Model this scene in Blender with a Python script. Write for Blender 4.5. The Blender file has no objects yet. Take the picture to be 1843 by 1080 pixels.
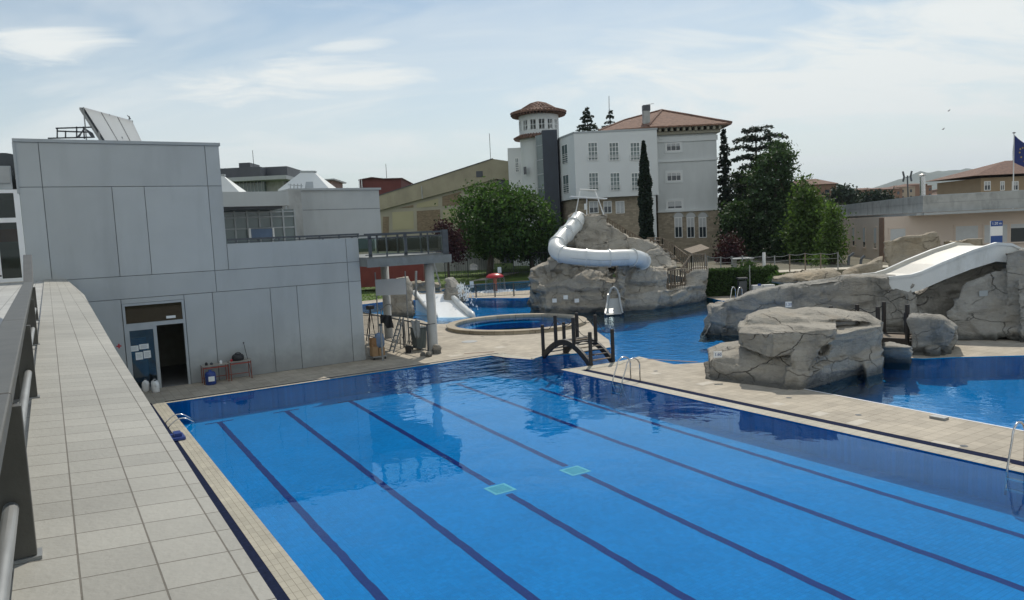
import bpy, bmesh, math, random
from mathutils import Vector, Matrix, noise, geometry
random.seed(7)
R_ = math.radians
sc = bpy.context.scene
col = sc.collection

# ------------------------------------------------------------------ camera
# frame of the place: X along the short side of the pool, Y along its long side, z = 0 the pool deck
F_PX, CX, CY, EYE = 1339.0, 921.5, 540.0, 5.6
CR = Vector((0.8477, -0.5265, -0.0503)); CD = Vector((-0.0915, -0.0497, -0.9946)); CF = Vector((0.5211, 0.8487, -0.0896))
_a = Vector((84-CX, 459-CY, F_PX)).normalized()
_b = Vector((3083-CX, 317-CY, F_PX)); _b = (_b - _b.dot(_a)*_a).normalized()
_c = _b.cross(_a)
if _c.y > 0: _c = -_c
CR = Vector((_b.x, _a.x, _c.x)); CD = Vector((_b.y, _a.y, _c.y)); CF = Vector((_b.z, _a.z, _c.z))
cam_d = bpy.data.cameras.new('camera'); cam = bpy.data.objects.new('camera', cam_d); col.objects.link(cam)
cam_d.sensor_width = 36.0; cam_d.lens = 36.0*F_PX/1843.0; cam_d.clip_start = 0.05; cam_d.clip_end = 20000
M = Matrix.Identity(4)
for i in range(3):
    M[i][0] = CR[i]; M[i][1] = -CD[i]; M[i][2] = -CF[i]
M[2][3] = EYE
cam.matrix_world = M
sc.camera = cam
# ------------------------------------------------------------------ world, sun, exposure
SUN = Vector((0.60, 0.56, 1.0)).normalized()
SUN_EL = math.asin(SUN.z); SUN_AZ = math.atan2(SUN.x, SUN.y)
w = bpy.data.worlds.new('World'); sc.world = w; w.use_nodes = True
def build_world():
    nt = w.node_tree; nt.nodes.clear(); N = nt.nodes.new; L = nt.links.new
    out = N('ShaderNodeOutputWorld'); bg = N('ShaderNodeBackground'); L(bg.outputs[0], out.inputs[0])
    sky = N('ShaderNodeTexSky'); sky.sky_type = 'NISHITA'; sky.sun_disc = False
    sky.sun_elevation = SUN_EL; sky.sun_rotation = SUN_AZ
    sky.air_density = 1.15; sky.dust_density = .7; sky.ozone_density = 1.6; sky.altitude = 450
    tc = N('ShaderNodeTexCoord'); sep = N('ShaderNodeSeparateXYZ'); L(tc.outputs['Generated'], sep.inputs[0])
    def math_(op, a, b=None, clamp=False):
        n = N('ShaderNodeMath'); n.operation = op; n.use_clamp = clamp
        for i, v in enumerate((a, b)):
            if v is None: continue
            if isinstance(v, (int, float)): n.inputs[i].default_value = v
            else: L(v, n.inputs[i])
        return n.outputs[0]
    zz = math_('ADD', math_('MAXIMUM', sep.outputs[2], 0.0), 0.14)
    # u across the view, v away: cirrus drawn out across the wind
    u = math_('DIVIDE', math_('ADD', math_('MULTIPLY', sep.outputs[0], .85), math_('MULTIPLY', sep.outputs[1], -.527)), zz)
    v = math_('DIVIDE', math_('ADD', math_('MULTIPLY', sep.outputs[0], .527), math_('MULTIPLY', sep.outputs[1], .85)), zz)
    cmb = N('ShaderNodeCombineXYZ'); L(u, cmb.inputs[0]); L(math_('ADD', math_('MULTIPLY', v, 1.0), math_('MULTIPLY', u, .22)), cmb.inputs[1])
    def noise_(scale, loc, det, dist, sx=1., sy=1.):
        mp = N('ShaderNodeMapping'); L(cmb.outputs[0], mp.inputs[0]); mp.inputs['Location'].default_value = loc; mp.inputs['Scale'].default_value = (sx, sy, 1)
        n = N('ShaderNodeTexNoise'); L(mp.outputs[0], n.inputs['Vector']); n.inputs['Scale'].default_value = scale
        n.inputs['Detail'].default_value = det; n.inputs['Roughness'].default_value = .58; n.inputs['Distortion'].default_value = dist
        return n.outputs[0]
    def ramp(x, a, b):
        m = N('ShaderNodeMapRange'); m.interpolation_type = 'SMOOTHSTEP'; L(x, m.inputs[0])
        m.inputs[1].default_value = a; m.inputs[2].default_value = b; return m.outputs[0]
    big = ramp(noise_(.62, (3.1, 1.7, 0), 5, .6, .7, 1.2), .49, .60)
    fine = ramp(noise_(1.5, (8.2, 4.4, 0), 9, 1.1, .55, 1.3), .42, .75)
    streak = ramp(noise_(2.2, (1.3, 9.1, 3), 10, .9, .35, 1.5), .52, .78)
    m1 = math_('ADD', math_('MULTIPLY', big, math_('ADD', math_('MULTIPLY', fine, .6), .4)), math_('MULTIPLY', streak, .35), True)
    veil = ramp(sep.outputs[2], .36, .0)
    back = ramp(math_('ADD', math_('MULTIPLY', sep.outputs[0], .527), math_('MULTIPLY', sep.outputs[1], .85)), .15, -.5)  # unseen bright cloud behind the viewer, added as fill light
    side = ramp(math_('ADD', math_('MULTIPLY', sep.outputs[0], .85), math_('MULTIPLY', sep.outputs[1], -.527)), -.35, .45)
    veil = math_('MULTIPLY', veil, math_('ADD', math_('MULTIPLY', side, .25), .75))
    # the drawn-out cloud banks over the far side of the pool, as directions (across, up)
    vf = math_('ADD', math_('MULTIPLY', sep.outputs[0], .527), math_('MULTIPLY', sep.outputs[1], .85))
    va = math_('MAXIMUM', vf, .02)
    ca = math_('DIVIDE', math_('ADD', math_('MULTIPLY', sep.outputs[0], .85), math_('MULTIPLY', sep.outputs[1], -.527)), va); cb = math_('DIVIDE', sep.outputs[2], va)
    cmb2 = N('ShaderNodeCombineXYZ'); L(math_('MULTIPLY', ca, 5.), cmb2.inputs[0]); L(math_('ADD', math_('MULTIPLY', cb, 26.), math_('MULTIPLY', ca, 2.)), cmb2.inputs[1])
    nn = N('ShaderNodeTexNoise'); nn.inputs['Scale'].default_value = 1.; nn.inputs['Detail'].default_value = 10; nn.inputs['Roughness'].default_value = .62; nn.inputs['Distortion'].default_value = .7; L(cmb2.outputs[0], nn.inputs['Vector'])
    edge = math_('MULTIPLY', math_('SUBTRACT', nn.outputs[0], .5), 4.2)
    banks = None
    for a0, b0, sa, sb, k, dens in ((-.60,.275,.12,.030,-.06,1.), (-.285,.212,.22,.034,.0,1.), (-.19,.255,.06,.012,.05,.8), (.42,.19,.40,.075,.0,.9), (.25,.235,.15,.03,-.1,.6), (.62,.26,.25,.06,.05,.85), (-.35,.12,.4,.03,0,.5), (.1,.33,.5,.03,.05,.35)):
        d = math_('ADD', math_('POWER', math_('MULTIPLY', math_('SUBTRACT', ca, a0), 1/sa), 2.), math_('POWER', math_('MULTIPLY', math_('SUBTRACT', math_('SUBTRACT', cb, b0), math_('MULTIPLY', math_('SUBTRACT', ca, a0), k)), 1/sb), 2.))
        b1 = math_('MULTIPLY', ramp(math_('SUBTRACT', edge, math_('SUBTRACT', d, 1.)), -.3, 1.5), dens)
        banks = b1 if banks is None else math_('MAXIMUM', banks, b1)
    banks = math_('MULTIPLY', banks, ramp(vf, .05, .2))
    m1 = math_('MAXIMUM', math_('MULTIPLY', m1, .5), banks)
    mask = math_('ADD', math_('ADD', math_('MULTIPLY', m1, .85), math_('MULTIPLY', veil, .82), True), math_('MULTIPLY', back, .62), True)
    mix = N('ShaderNodeMix'); mix.data_type = 'RGBA'; L(mask, mix.inputs[0])
    sk2 = N('ShaderNodeMix'); sk2.data_type = 'RGBA'; sk2.blend_type = 'MULTIPLY'; sk2.inputs[0].default_value = 1.; L(sky.outputs[0], sk2.inputs[6]); sk2.inputs[7].default_value = (.80,.80,.74,1)
    L(sk2.outputs[2], mix.inputs[6]); mix.inputs[7].default_value = CLOUD
    L(mix.outputs[2], bg.inputs[0]); bg.inputs[1].default_value = .1
CLOUD = (6.9, 7.15, 7.05, 1)
build_world()
sl = bpy.data.lights.new('sun', 'SUN'); sun = bpy.data.objects.new('sun', sl); col.objects.link(sun)
sl.energy = 2.5; sl.angle = R_(.53); sl.color = (1, .93, .81)
sun.rotation_euler = (-SUN).to_track_quat('-Z', 'Y').to_euler(); sun.location = (0, 0, 60)
sc.view_settings.view_transform = 'Standard'; sc.view_settings.look = 'None'; sc.view_settings.gamma = 1.0
sc.view_settings.exposure = 0.40

# ------------------------------------------------------------------ measuring helpers (photo pixel -> place)
UX = Vector((CF.y, -CF.x, 0)).normalized(); VX = Vector((CF.x, CF.y, 0)).normalized(); CAM = Vector((0, 0, EYE))
def ray(px, py): return CR*(px-CX) + CD*(py-CY) + CF*F_PX
def at(px, py, z=0.0):
    d = ray(px, py); return CAM + d*((z-EYE)/d.z)
def atY(px, py, Y):
    d = ray(px, py); return CAM + d*(Y/d.y)
def atX(px, py, X):
    d = ray(px, py); return CAM + d*(X/d.x)
def pv(px, py, D):
    d = ray(px, py); return CAM + d*(D/d.dot(VX))
def uz(px, py, D):
    p = pv(px, py, D); return p.dot(UX), p.z
def uvw(u, v, z): return UX*u + VX*v + Vector((0, 0, z))
IDT = lambda x, y, z: Vector((x, y, z))

# ------------------------------------------------------------------ mesh builder
class MB:
    def __init__(s, T=None): s.v = []; s.f = []; s.m = []; s.T = T or IDT
    def add(s, vs, fs, mi=0):
        o = len(s.v); s.v += [s.T(*p) for p in vs]
        for f in fs: s.f.append([i+o for i in f]); s.m.append(mi)
    def box(s, x0, x1, y0, y1, z0, z1, mi=0):
        s.add([(x0,y0,z0),(x1,y0,z0),(x1,y1,z0),(x0,y1,z0),(x0,y0,z1),(x1,y0,z1),(x1,y1,z1),(x0,y1,z1)],
              [(3,2,1,0),(4,5,6,7),(0,1,5,4),(1,2,6,5),(2,3,7,6),(3,0,4,7)], mi)
    def obox(s, c, ax, ay, az, mi=0):   # oriented box: centre and three half axes
        c, ax, ay, az = map(Vector, (c, ax, ay, az)); P = []
        for sz in (-1, 1):
            for sx, sy in ((-1,-1),(1,-1),(1,1),(-1,1)): P.append(tuple(c+ax*sx+ay*sy+az*sz))
        s.add(P, [(3,2,1,0),(4,5,6,7),(0,1,5,4),(1,2,6,5),(2,3,7,6),(3,0,4,7)], mi)
    def bar(s, a, b, w, h, mi=0, up=(0,0,1)):
        a, b = Vector(a), Vector(b); d = b-a; up = Vector(up)
        x = d.cross(up)
        if x.length < 1e-5: x = d.cross(Vector((1,0,0)))
        x.normalize(); y = x.cross(d).normalized()
        s.obox((a+b)/2, d/2, x*(w/2), y*(h/2), mi)
    def quad(s, a, b, c, d, mi=0): s.add([a, b, c, d], [(0,1,2,3)], mi)
    def poly(s, pts, mi=0): s.add(pts, [tuple(range(len(pts)))], mi)
    def prism(s, pts, z0, z1, mi=0, mt=None):
        n = len(pts)
        s.add([(p[0],p[1],z0) for p in pts]+[(p[0],p[1],z1) for p in pts], [tuple(range(n-1,-1,-1))]+[(i,(i+1)%n,n+(i+1)%n,n+i) for i in range(n)], mi)
        s.add([(p[0],p[1],z1) for p in pts], [tuple(range(n))], mi if mt is None else mt)
    def tube(s, pts, r, n=8, mi=0, caps=True):
        P = [Vector(p) for p in pts]; rs = r if isinstance(r, (list, tuple)) else [r]*len(P)
        vs = []; fs = []; prev = None
        for i, p in enumerate(P):
            t = (P[min(i+1,len(P)-1)]-P[max(i-1,0)]).normalized()
            if prev is None:
                a = t.cross(Vector((0,0,1)))
                if a.length < 1e-4: a = t.cross(Vector((1,0,0)))
            else: a = prev - t*prev.dot(t)
            a.normalize(); prev = a; b = t.cross(a)
            for k in range(n):
                q = 2*math.pi*k/n; vs.append(tuple(p + (a*math.cos(q)+b*math.sin(q))*rs[i]))
        for i in range(len(P)-1):
            for k in range(n): fs.append((i*n+k, i*n+(k+1)%n, (i+1)*n+(k+1)%n, (i+1)*n+k))
        if caps: fs.append(tuple(range(n-1,-1,-1))); fs.append(tuple((len(P)-1)*n+k for k in range(n)))
        s.add(vs, fs, mi)
    def lathe(s, prof, c, n=24, mi=0, z0=0, caps=True):
        vs = []; fs = []
        for r, z in prof:
            for k in range(n):
                a = 2*math.pi*k/n; vs.append((c[0]+r*math.cos(a), c[1]+r*math.sin(a), z0+z))
        for i in range(len(prof)-1):
            for k in range(n): fs.append((i*n+k, i*n+(k+1)%n, (i+1)*n+(k+1)%n, (i+1)*n+k))
        if caps and prof[0][0] > 1e-4: fs.append(tuple(range(n-1,-1,-1)))
        if caps and prof[-1][0] > 1e-4: fs.append(tuple((len(prof)-1)*n+k for k in range(n)))
        s.add(vs, fs, mi)
    def build(s, name, mats, parent=None, smooth=False, bevel=0):
        if not isinstance(mats, (list, tuple)): mats = [mats]
        o3 = parent_world(parent) if parent else Vector((0,0,0))
        me = bpy.data.meshes.new(name); me.from_pydata([tuple(v-o3) for v in s.v], [], s.f)
        for m in mats: me.materials.append(m)
        me.polygons.foreach_set('material_index', s.m)
        if smooth: me.polygons.foreach_set('use_smooth', [True]*len(me.polygons))
        me.validate(); me.update()
        o = bpy.data.objects.new(name, me); col.objects.link(o)
        if parent: o.parent = parent
        if bevel:
            b = o.modifiers.new('bevel', 'BEVEL'); b.width = bevel; b.segments = 2; b.limit_method = 'ANGLE'
        return o
def parent_world(p):
    v = Vector(p.location)
    while p.parent: p = p.parent; v = v + Vector(p.location)
    return v
def tag(o, label=None, cat=None, group=None, kind=None):
    if label: o['label'] = label
    if cat: o['category'] = cat
    if group: o['group'] = group
    if kind: o['kind'] = kind
    return o
def thing(name, loc, label, cat, group=None):
    o = bpy.data.objects.new(name, None); col.objects.link(o); o.location = loc; o.empty_display_size = .3
    return tag(o, label, cat, group)
def copy_tree(o, parent=None):
    c = o.copy(); col.objects.link(c)
    if parent: c.parent = parent
    for ch in list(o.children): copy_tree(ch, c)
    return c
def lerp(a, b, t): return a+(b-a)*t
def struct(o): o['kind'] = 'structure'; return o

# ------------------------------------------------------------------ materials
def mat(name, c, rough=.7, var=.12, scale=3., bump=0., bscale=30., metal=0., spec=.5, c2=None, s2=1., streak=0., det=6, coat=0):
    m = bpy.data.materials.new(name); m.use_nodes = True; nt = m.node_tree; N = nt.nodes.new; L = nt.links.new
    b = nt.nodes['Principled BSDF']; b.inputs['Roughness'].default_value = rough; b.inputs['Metallic'].default_value = metal
    b.inputs['Specular IOR Level'].default_value = spec; b.inputs['Coat Weight'].default_value = coat
    tc = N('ShaderNodeTexCoord')
    n = N('ShaderNodeTexNoise'); n.inputs['Scale'].default_value = scale; n.inputs['Detail'].default_value = det; L(tc.outputs['Object'], n.inputs['Vector'])
    mr = N('ShaderNodeMapRange'); L(n.outputs[0], mr.inputs[0]); mr.inputs[1].default_value = .3; mr.inputs[2].default_value = .7
    mx = N('ShaderNodeMix'); mx.data_type = 'RGBA'; L(mr.outputs[0], mx.inputs[0])
    mx.inputs[6].default_value = (*[max(0,x*(1-var)) for x in c], 1); mx.inputs[7].default_value = (*[min(1,x*(1+var)) for x in c], 1)
    last = mx.outputs[2]
    if c2:
        n2 = N('ShaderNodeTexNoise'); n2.inputs['Scale'].default_value = s2; n2.inputs['Detail'].default_value = 8; n2.inputs['Roughness'].default_value = .65
        mp = N('ShaderNodeMapping'); L(tc.outputs['Object'], mp.inputs[0]); mp.inputs['Scale'].default_value = (1, 1, 1-streak); L(mp.outputs[0], n2.inputs['Vector'])
        m2 = N('ShaderNodeMapRange'); L(n2.outputs[0], m2.inputs[0]); m2.inputs[1].default_value = .5; m2.inputs[2].default_value = .72
        x2 = N('ShaderNodeMix'); x2.data_type = 'RGBA'; L(m2.outputs[0], x2.inputs[0]); L(last, x2.inputs[6]); x2.inputs[7].default_value = (*c2, 1)
        last = x2.outputs[2]
    L(last, b.inputs['Base Color'])
    if bump:
        nb = N('ShaderNodeTexNoise'); nb.inputs['Scale'].default_value = bscale; nb.inputs['Detail'].default_value = 6; L(tc.outputs['Object'], nb.inputs['Vector'])
        bp = N('ShaderNodeBump'); bp.inputs['Strength'].default_value = 1.; bp.inputs['Distance'].default_value = bump; L(nb.outputs[0], bp.inputs['Height']); L(bp.outputs[0], b.inputs['Normal'])
    return m
def tile_mat(name, c, cj, size, joint, rough=.6, var=.1, rot=0., sy=None, offs=0., big=.15, spec=.4, freq=2):
    m = bpy.data.materials.new(name); m.use_nodes = True; nt = m.node_tree; N = nt.nodes.new; L = nt.links.new
    b = nt.nodes['Principled BSDF']; b.inputs['Roughness'].default_value = rough; b.inputs['Specular IOR Level'].default_value = spec
    tc = N('ShaderNodeTexCoord'); mp = N('ShaderNodeMapping'); L(tc.outputs['Object'], mp.inputs[0]); mp.inputs['Rotation'].default_value = (0, 0, rot)
    br = N('ShaderNodeTexBrick'); L(mp.outputs[0], br.inputs['Vector']); br.offset = offs; br.squash = 1; br.offset_frequency = freq
    br.inputs['Scale'].default_value = 1.; br.inputs['Brick Width'].default_value = size; br.inputs['Row Height'].default_value = sy or size
    br.inputs['Mortar Size'].default_value = joint; br.inputs['Mortar Smooth'].default_value = .2
    br.inputs['Color1'].default_value = (*[x*(1-var) for x in c], 1); br.inputs['Color2'].default_value = (*[x*(1+var) for x in c], 1); br.inputs['Mortar'].default_value = (*cj, 1)
    n = N('ShaderNodeTexNoise'); n.inputs['Scale'].default_value = .5; n.inputs['Detail'].default_value = 9; n.inputs['Roughness'].default_value = .68; L(tc.outputs['Object'], n.inputs['Vector'])
    mr = N('ShaderNodeMapRange'); L(n.outputs[0], mr.inputs[0]); mr.inputs[1].default_value = .3; mr.inputs[2].default_value = .7; mr.inputs[3].default_value = 1-big; mr.inputs[4].default_value = 1+big
    mx = N('ShaderNodeVectorMath'); mx.operation = 'MULTIPLY'; L(br.outputs[0], mx.inputs[0]); L(mr.outputs[0], mx.inputs[1])
    L(mx.outputs[0], b.inputs['Base Color'])
    nf = N('ShaderNodeTexNoise'); nf.inputs['Scale'].default_value = 40; L(tc.outputs['Object'], nf.inputs['Vector'])
    mm = N('ShaderNodeMath'); mm.operation = 'MULTIPLY_ADD'; L(br.outputs['Fac'], mm.inputs[0]); mm.inputs[1].default_value = -1.; L(nf.outputs[0], mm.inputs[2])
    bp = N('ShaderNodeBump'); bp.inputs['Distance'].default_value = .003; L(mm.outputs[0], bp.inputs['Height']); L(bp.outputs[0], b.inputs['Normal'])
    return m
def brick_wall_mat(name, c, cj, bw=.5, bh=.15, var=.2):   # bricks on vertical walls: x+y along, z up
    m = bpy.data.materials.new(name); m.use_nodes = True; nt = m.node_tree; N = nt.nodes.new; L = nt.links.new
    b = nt.nodes['Principled BSDF']; b.inputs['Roughness'].default_value = .85
    tc = N('ShaderNodeTexCoord'); sp = N('ShaderNodeSeparateXYZ'); L(tc.outputs['Object'], sp.inputs[0])
    ad = N('ShaderNodeMath'); ad.operation = 'SUBTRACT'; L(sp.outputs[0], ad.inputs[0]); L(sp.outputs[1], ad.inputs[1])
    cb = N('ShaderNodeCombineXYZ'); L(ad.outputs[0], cb.inputs[0]); L(sp.outputs[2], cb.inputs[1])
    br = N('ShaderNodeTexBrick'); L(cb.outputs[0], br.inputs['Vector']); br.inputs['Scale'].default_value = 1.; br.inputs['Brick Width'].default_value = bw; br.inputs['Row Height'].default_value = bh
    br.inputs['Mortar Size'].default_value = .012
    br.inputs['Color1'].default_value = (*[x*(1-var) for x in c], 1); br.inputs['Color2'].default_value = (*[x*(1+var) for x in c], 1); br.inputs['Mortar'].default_value = (*cj, 1)
    L(br.outputs[0], b.inputs['Base Color']); return m
def roof_mat(name, c, ang, pitch=.3):
    m = mat(name, c, .85, .3, 2.5, 0)
    nt = m.node_tree; N = nt.nodes.new; L = nt.links.new; b = nt.nodes['Principled BSDF']
    tc = N('ShaderNodeTexCoord'); mp = N('ShaderNodeMapping'); L(tc.outputs['Object'], mp.inputs[0]); mp.inputs['Rotation'].default_value = (0, 0, ang)
    wv = N('ShaderNodeTexWave'); L(mp.outputs[0], wv.inputs['Vector']); wv.inputs['Scale'].default_value = 2*math.pi/(pitch*20)*1.0; wv.inputs['Distortion'].default_value = .6; wv.inputs['Detail'].default_value = 2
    bp = N('ShaderNodeBump'); bp.inputs['Distance'].default_value = .12; L(wv.outputs[0], bp.inputs['Height']); L(bp.outputs[0], b.inputs['Normal']); return m
def leaf_mat(name, c, var=.45, transl=.25):
    m = bpy.data.materials.new(name); m.use_nodes = True; nt = m.node_tree; N = nt.nodes.new; L = nt.links.new
    b = nt.nodes['Principled BSDF']; b.inputs['Roughness'].default_value = .6; b.inputs['Specular IOR Level'].default_value = .25
    g = N('ShaderNodeNewGeometry'); mr = N('ShaderNodeMapRange'); L(g.outputs['Random Per Island'], mr.inputs[0]); mr.inputs[3].default_value = 1-var; mr.inputs[4].default_value = 1+var
    mx = N('ShaderNodeVectorMath'); mx.operation = 'MULTIPLY'; mx.inputs[0].default_value = c; L(mr.outputs[0], mx.inputs[1]); L(mx.outputs[0], b.inputs['Base Color'])
    t = N('ShaderNodeBsdfTranslucent'); m2 = N('ShaderNodeVectorMath'); m2.operation = 'MULTIPLY'; L(mx.outputs[0], m2.inputs[0]); m2.inputs[1].default_value = (1.5, 1.7, .7) if name != 'solar_collector' else (1.1, 1.1, 1.1); L(m2.outputs[0], t.inputs[0])
    ms = N('ShaderNodeMixShader'); ms.inputs[0].default_value = transl; L(b.outputs[0], ms.inputs[1]); L(t.outputs[0], ms.inputs[2])
    L(ms.outputs[0], nt.nodes['Material Output'].inputs[0]); return m
def glass_mat(name, tint, rough=.02, frac=None):   # thin pane: clear with a Fresnel reflection
    m = bpy.data.materials.new(name); m.use_nodes = True; nt = m.node_tree; N = nt.nodes.new; L = nt.links.new; nt.nodes.remove(nt.nodes['Principled BSDF'])
    t = N('ShaderNodeBsdfTransparent'); t.inputs[0].default_value = (*tint, 1); g = N('ShaderNodeBsdfGlossy'); g.inputs['Roughness'].default_value = rough
    f = N('ShaderNodeFresnel'); f.inputs[0].default_value = 1.55; ms = N('ShaderNodeMixShader'); L(f.outputs[0], ms.inputs[0]); L(t.outputs[0], ms.inputs[1]); L(g.outputs[0], ms.inputs[2])
    L(ms.outputs[0], nt.nodes['Material Output'].inputs[0]); return m
def water_mat(name, layers, tint=(.72,.9,.98), mask=None, tsplash=None):
    # clear water surface: Fresnel mix of see-through and mirror, rippled by bump. layers: (scale, height, stretchX, stretchY, masked)
    m = bpy.data.materials.new(name); m.use_nodes = True; nt = m.node_tree; N = nt.nodes.new; L = nt.links.new; nt.nodes.remove(nt.nodes['Principled BSDF'])
    tc = N('ShaderNodeTexCoord'); acc = None
    mk = None
    if mask:   # soft round area (centre, radius) where the water is stirred up
        vm = N('ShaderNodeVectorMath'); vm.operation = 'DISTANCE'; L(tc.outputs['Object'], vm.inputs[0]); vm.inputs[1].default_value = (*mask[:2], 0)
        mr = N('ShaderNodeMapRange'); mr.interpolation_type = 'SMOOTHSTEP'; L(vm.outputs['Value'], mr.inputs[0]); mr.inputs[1].default_value = mask[2]; mr.inputs[2].default_value = mask[3]; mk = mr.outputs[0]
    for scale, h, sx, sy, msk in layers:
        mp = N('ShaderNodeMapping'); L(tc.outputs['Object'], mp.inputs[0]); mp.inputs['Scale'].default_value = (sx, sy, 1); mp.inputs['Rotation'].default_value = (0, 0, scale*.37)
        n = N('ShaderNodeTexNoise'); n.inputs['Scale'].default_value = scale; n.inputs['Detail'].default_value = 2.5; n.inputs['Roughness'].default_value = .45; n.inputs['Distortion'].default_value = .4; L(mp.outputs[0], n.inputs['Vector'])
        mu = N('ShaderNodeMath'); mu.operation = 'MULTIPLY'; L(n.outputs[0], mu.inputs[0]); mu.inputs[1].default_value = h; o = mu.outputs[0]
        if msk and mk is not None:
            m3 = N('ShaderNodeMath'); m3.operation = 'MULTIPLY'; L(o, m3.inputs[0]); L(mk, m3.inputs[1]); o = m3.outputs[0]
        if acc is None: acc = o
        else:
            ad = N('ShaderNodeMath'); ad.operation = 'ADD'; L(acc, ad.inputs[0]); L(o, ad.inputs[1]); acc = ad.outputs[0]
    bp = N('ShaderNodeBump'); bp.inputs['Strength'].default_value = 1.; bp.inputs['Distance'].default_value = 1.; L(acc, bp.inputs['Height'])
    t = N('ShaderNodeBsdfTransparent'); t.inputs[0].default_value = (*tint, 1)
    g = N('ShaderNodeBsdfGlossy'); g.inputs['Roughness'].default_value = .015; g.inputs['Color'].default_value = (.68,.88,1,1); L(bp.outputs[0], g.inputs['Normal'])
    f = N('ShaderNodeFresnel'); f.inputs[0].default_value = 1.38; L(bp.outputs[0], f.inputs['Normal'])
    ms = N('ShaderNodeMixShader'); L(f.outputs[0], ms.inputs[0]); L(t.outputs[0], ms.inputs[1]); L(g.outputs[0], ms.inputs[2])
    L(ms.outputs[0], nt.nodes['Material Output'].inputs[0]); return m
def rock_mat(name, c, stain):
    m = bpy.data.materials.new(name); m.use_nodes = True; nt = m.node_tree; N = nt.nodes.new; L = nt.links.new
    b = nt.nodes['Principled BSDF']; b.inputs['Roughness'].default_value = .88; b.inputs['Specular IOR Level'].default_value = .2
    tc = N('ShaderNodeTexCoord')
    def nz(scale, det, sz=1., rough=.6, dist=0):
        mp = N('ShaderNodeMapping'); L(tc.outputs['Object'], mp.inputs[0]); mp.inputs['Scale'].default_value = (1, 1, sz)
        n = N('ShaderNodeTexNoise'); n.inputs['Scale'].default_value = scale; n.inputs['Detail'].default_value = det; n.inputs['Roughness'].default_value = rough; n.inputs['Distortion'].default_value = dist; L(mp.outputs[0], n.inputs['Vector']); return n.outputs[0]
    def mr(x, a, b_, c_=0., d=1.):
        n = N('ShaderNodeMapRange'); L(x, n.inputs[0]); n.inputs[1].default_value = a; n.inputs[2].default_value = b_; n.inputs[3].default_value = c_; n.inputs[4].default_value = d; return n.outputs[0]
    def mixc(f, a, b_):
        x = N('ShaderNodeMix'); x.data_type = 'RGBA'; L(f, x.inputs[0])
        for i, v in ((6, a), (7, b_)):
            if isinstance(v, tuple): x.inputs[i].default_value = (*v, 1)
            else: L(v, x.inputs[i])
        return x.outputs[2]
    base = mixc(mr(nz(1.1, 8), .32, .68), tuple(x*.82 for x in c), tuple(x*1.15 for x in c))
    base = mixc(mr(nz(.5, 6, .6), .52, .75, 0, .7), base, (c[0]*1.12, c[1]*.98, c[2]*.8))
    base = mixc(mr(nz(.8, 9, .25, .7), .54, .74, 0, .85), base, stain)
    base = mixc(mr(nz(9, 4), .3, .75, 0, .35), base, tuple(x*.6 for x in c))
    spz = N('ShaderNodeSeparateXYZ'); L(tc.outputs['Object'], spz.inputs[0])
    wl_ = N('ShaderNodeMath'); wl_.operation = 'MULTIPLY_ADD'; L(nz(2.2, 6), wl_.inputs[0]); wl_.inputs[1].default_value = -.7; L(spz.outputs[2], wl_.inputs[2])
    base = mixc(mr(wl_.outputs[0], -.22, .05, .75, 0.), base, tuple(x*.8 for x in stain))
    # cracks between the moulded blocks
    mp = N('ShaderNodeMapping'); L(tc.outputs['Object'], mp.inputs[0]); mp.inputs['Scale'].default_value = (.42, .42, .95); mp.inputs['Rotation'].default_value = (.25, .18, 0)
    wn = N('ShaderNodeTexNoise'); wn.inputs['Scale'].default_value = .9; wn.inputs['Detail'].default_value = 5; L(tc.outputs['Object'], wn.inputs['Vector'])
    ad = N('ShaderNodeVectorMath'); ad.operation = 'MULTIPLY_ADD'; L(wn.outputs['Color'], ad.inputs[0]); ad.inputs[1].default_value = (.7, .7, .5); L(mp.outputs[0], ad.inputs[2])
    vo = N('ShaderNodeTexVoronoi'); vo.feature = 'DISTANCE_TO_EDGE'; vo.inputs['Scale'].default_value = 1.; L(ad.outputs[0], vo.inputs['Vector'])
    cr = mr(vo.outputs['Distance'], .0, .012, .8, 0.)
    gate = mr(nz(.7, 3), .4, .55)
    mu = N('ShaderNodeMath'); mu.operation = 'MULTIPLY'; L(cr, mu.inputs[0]); L(gate, mu.inputs[1])
    base = mixc(mu.outputs[0], base, tuple(x*.38 for x in c))
    L(base, b.inputs['Base Color'])
    hh = N('ShaderNodeMath'); hh.operation = 'MULTIPLY_ADD'; L(mu.outputs[0], hh.inputs[0]); hh.inputs[1].default_value = -1.2
    h2 = N('ShaderNodeMath'); h2.operation = 'ADD'; L(nz(5, 9, 1.8, .7), h2.inputs[0]); L(nz(1.2, 4, 3.5, .6, .5), h2.inputs[1]); L(h2.outputs[0], hh.inputs[2])
    bp = N('ShaderNodeBump'); bp.inputs['Distance'].default_value = .13; L(hh.outputs[0], bp.inputs['Height']); L(bp.outputs[0], b.inputs['Normal'])
    return m

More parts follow.
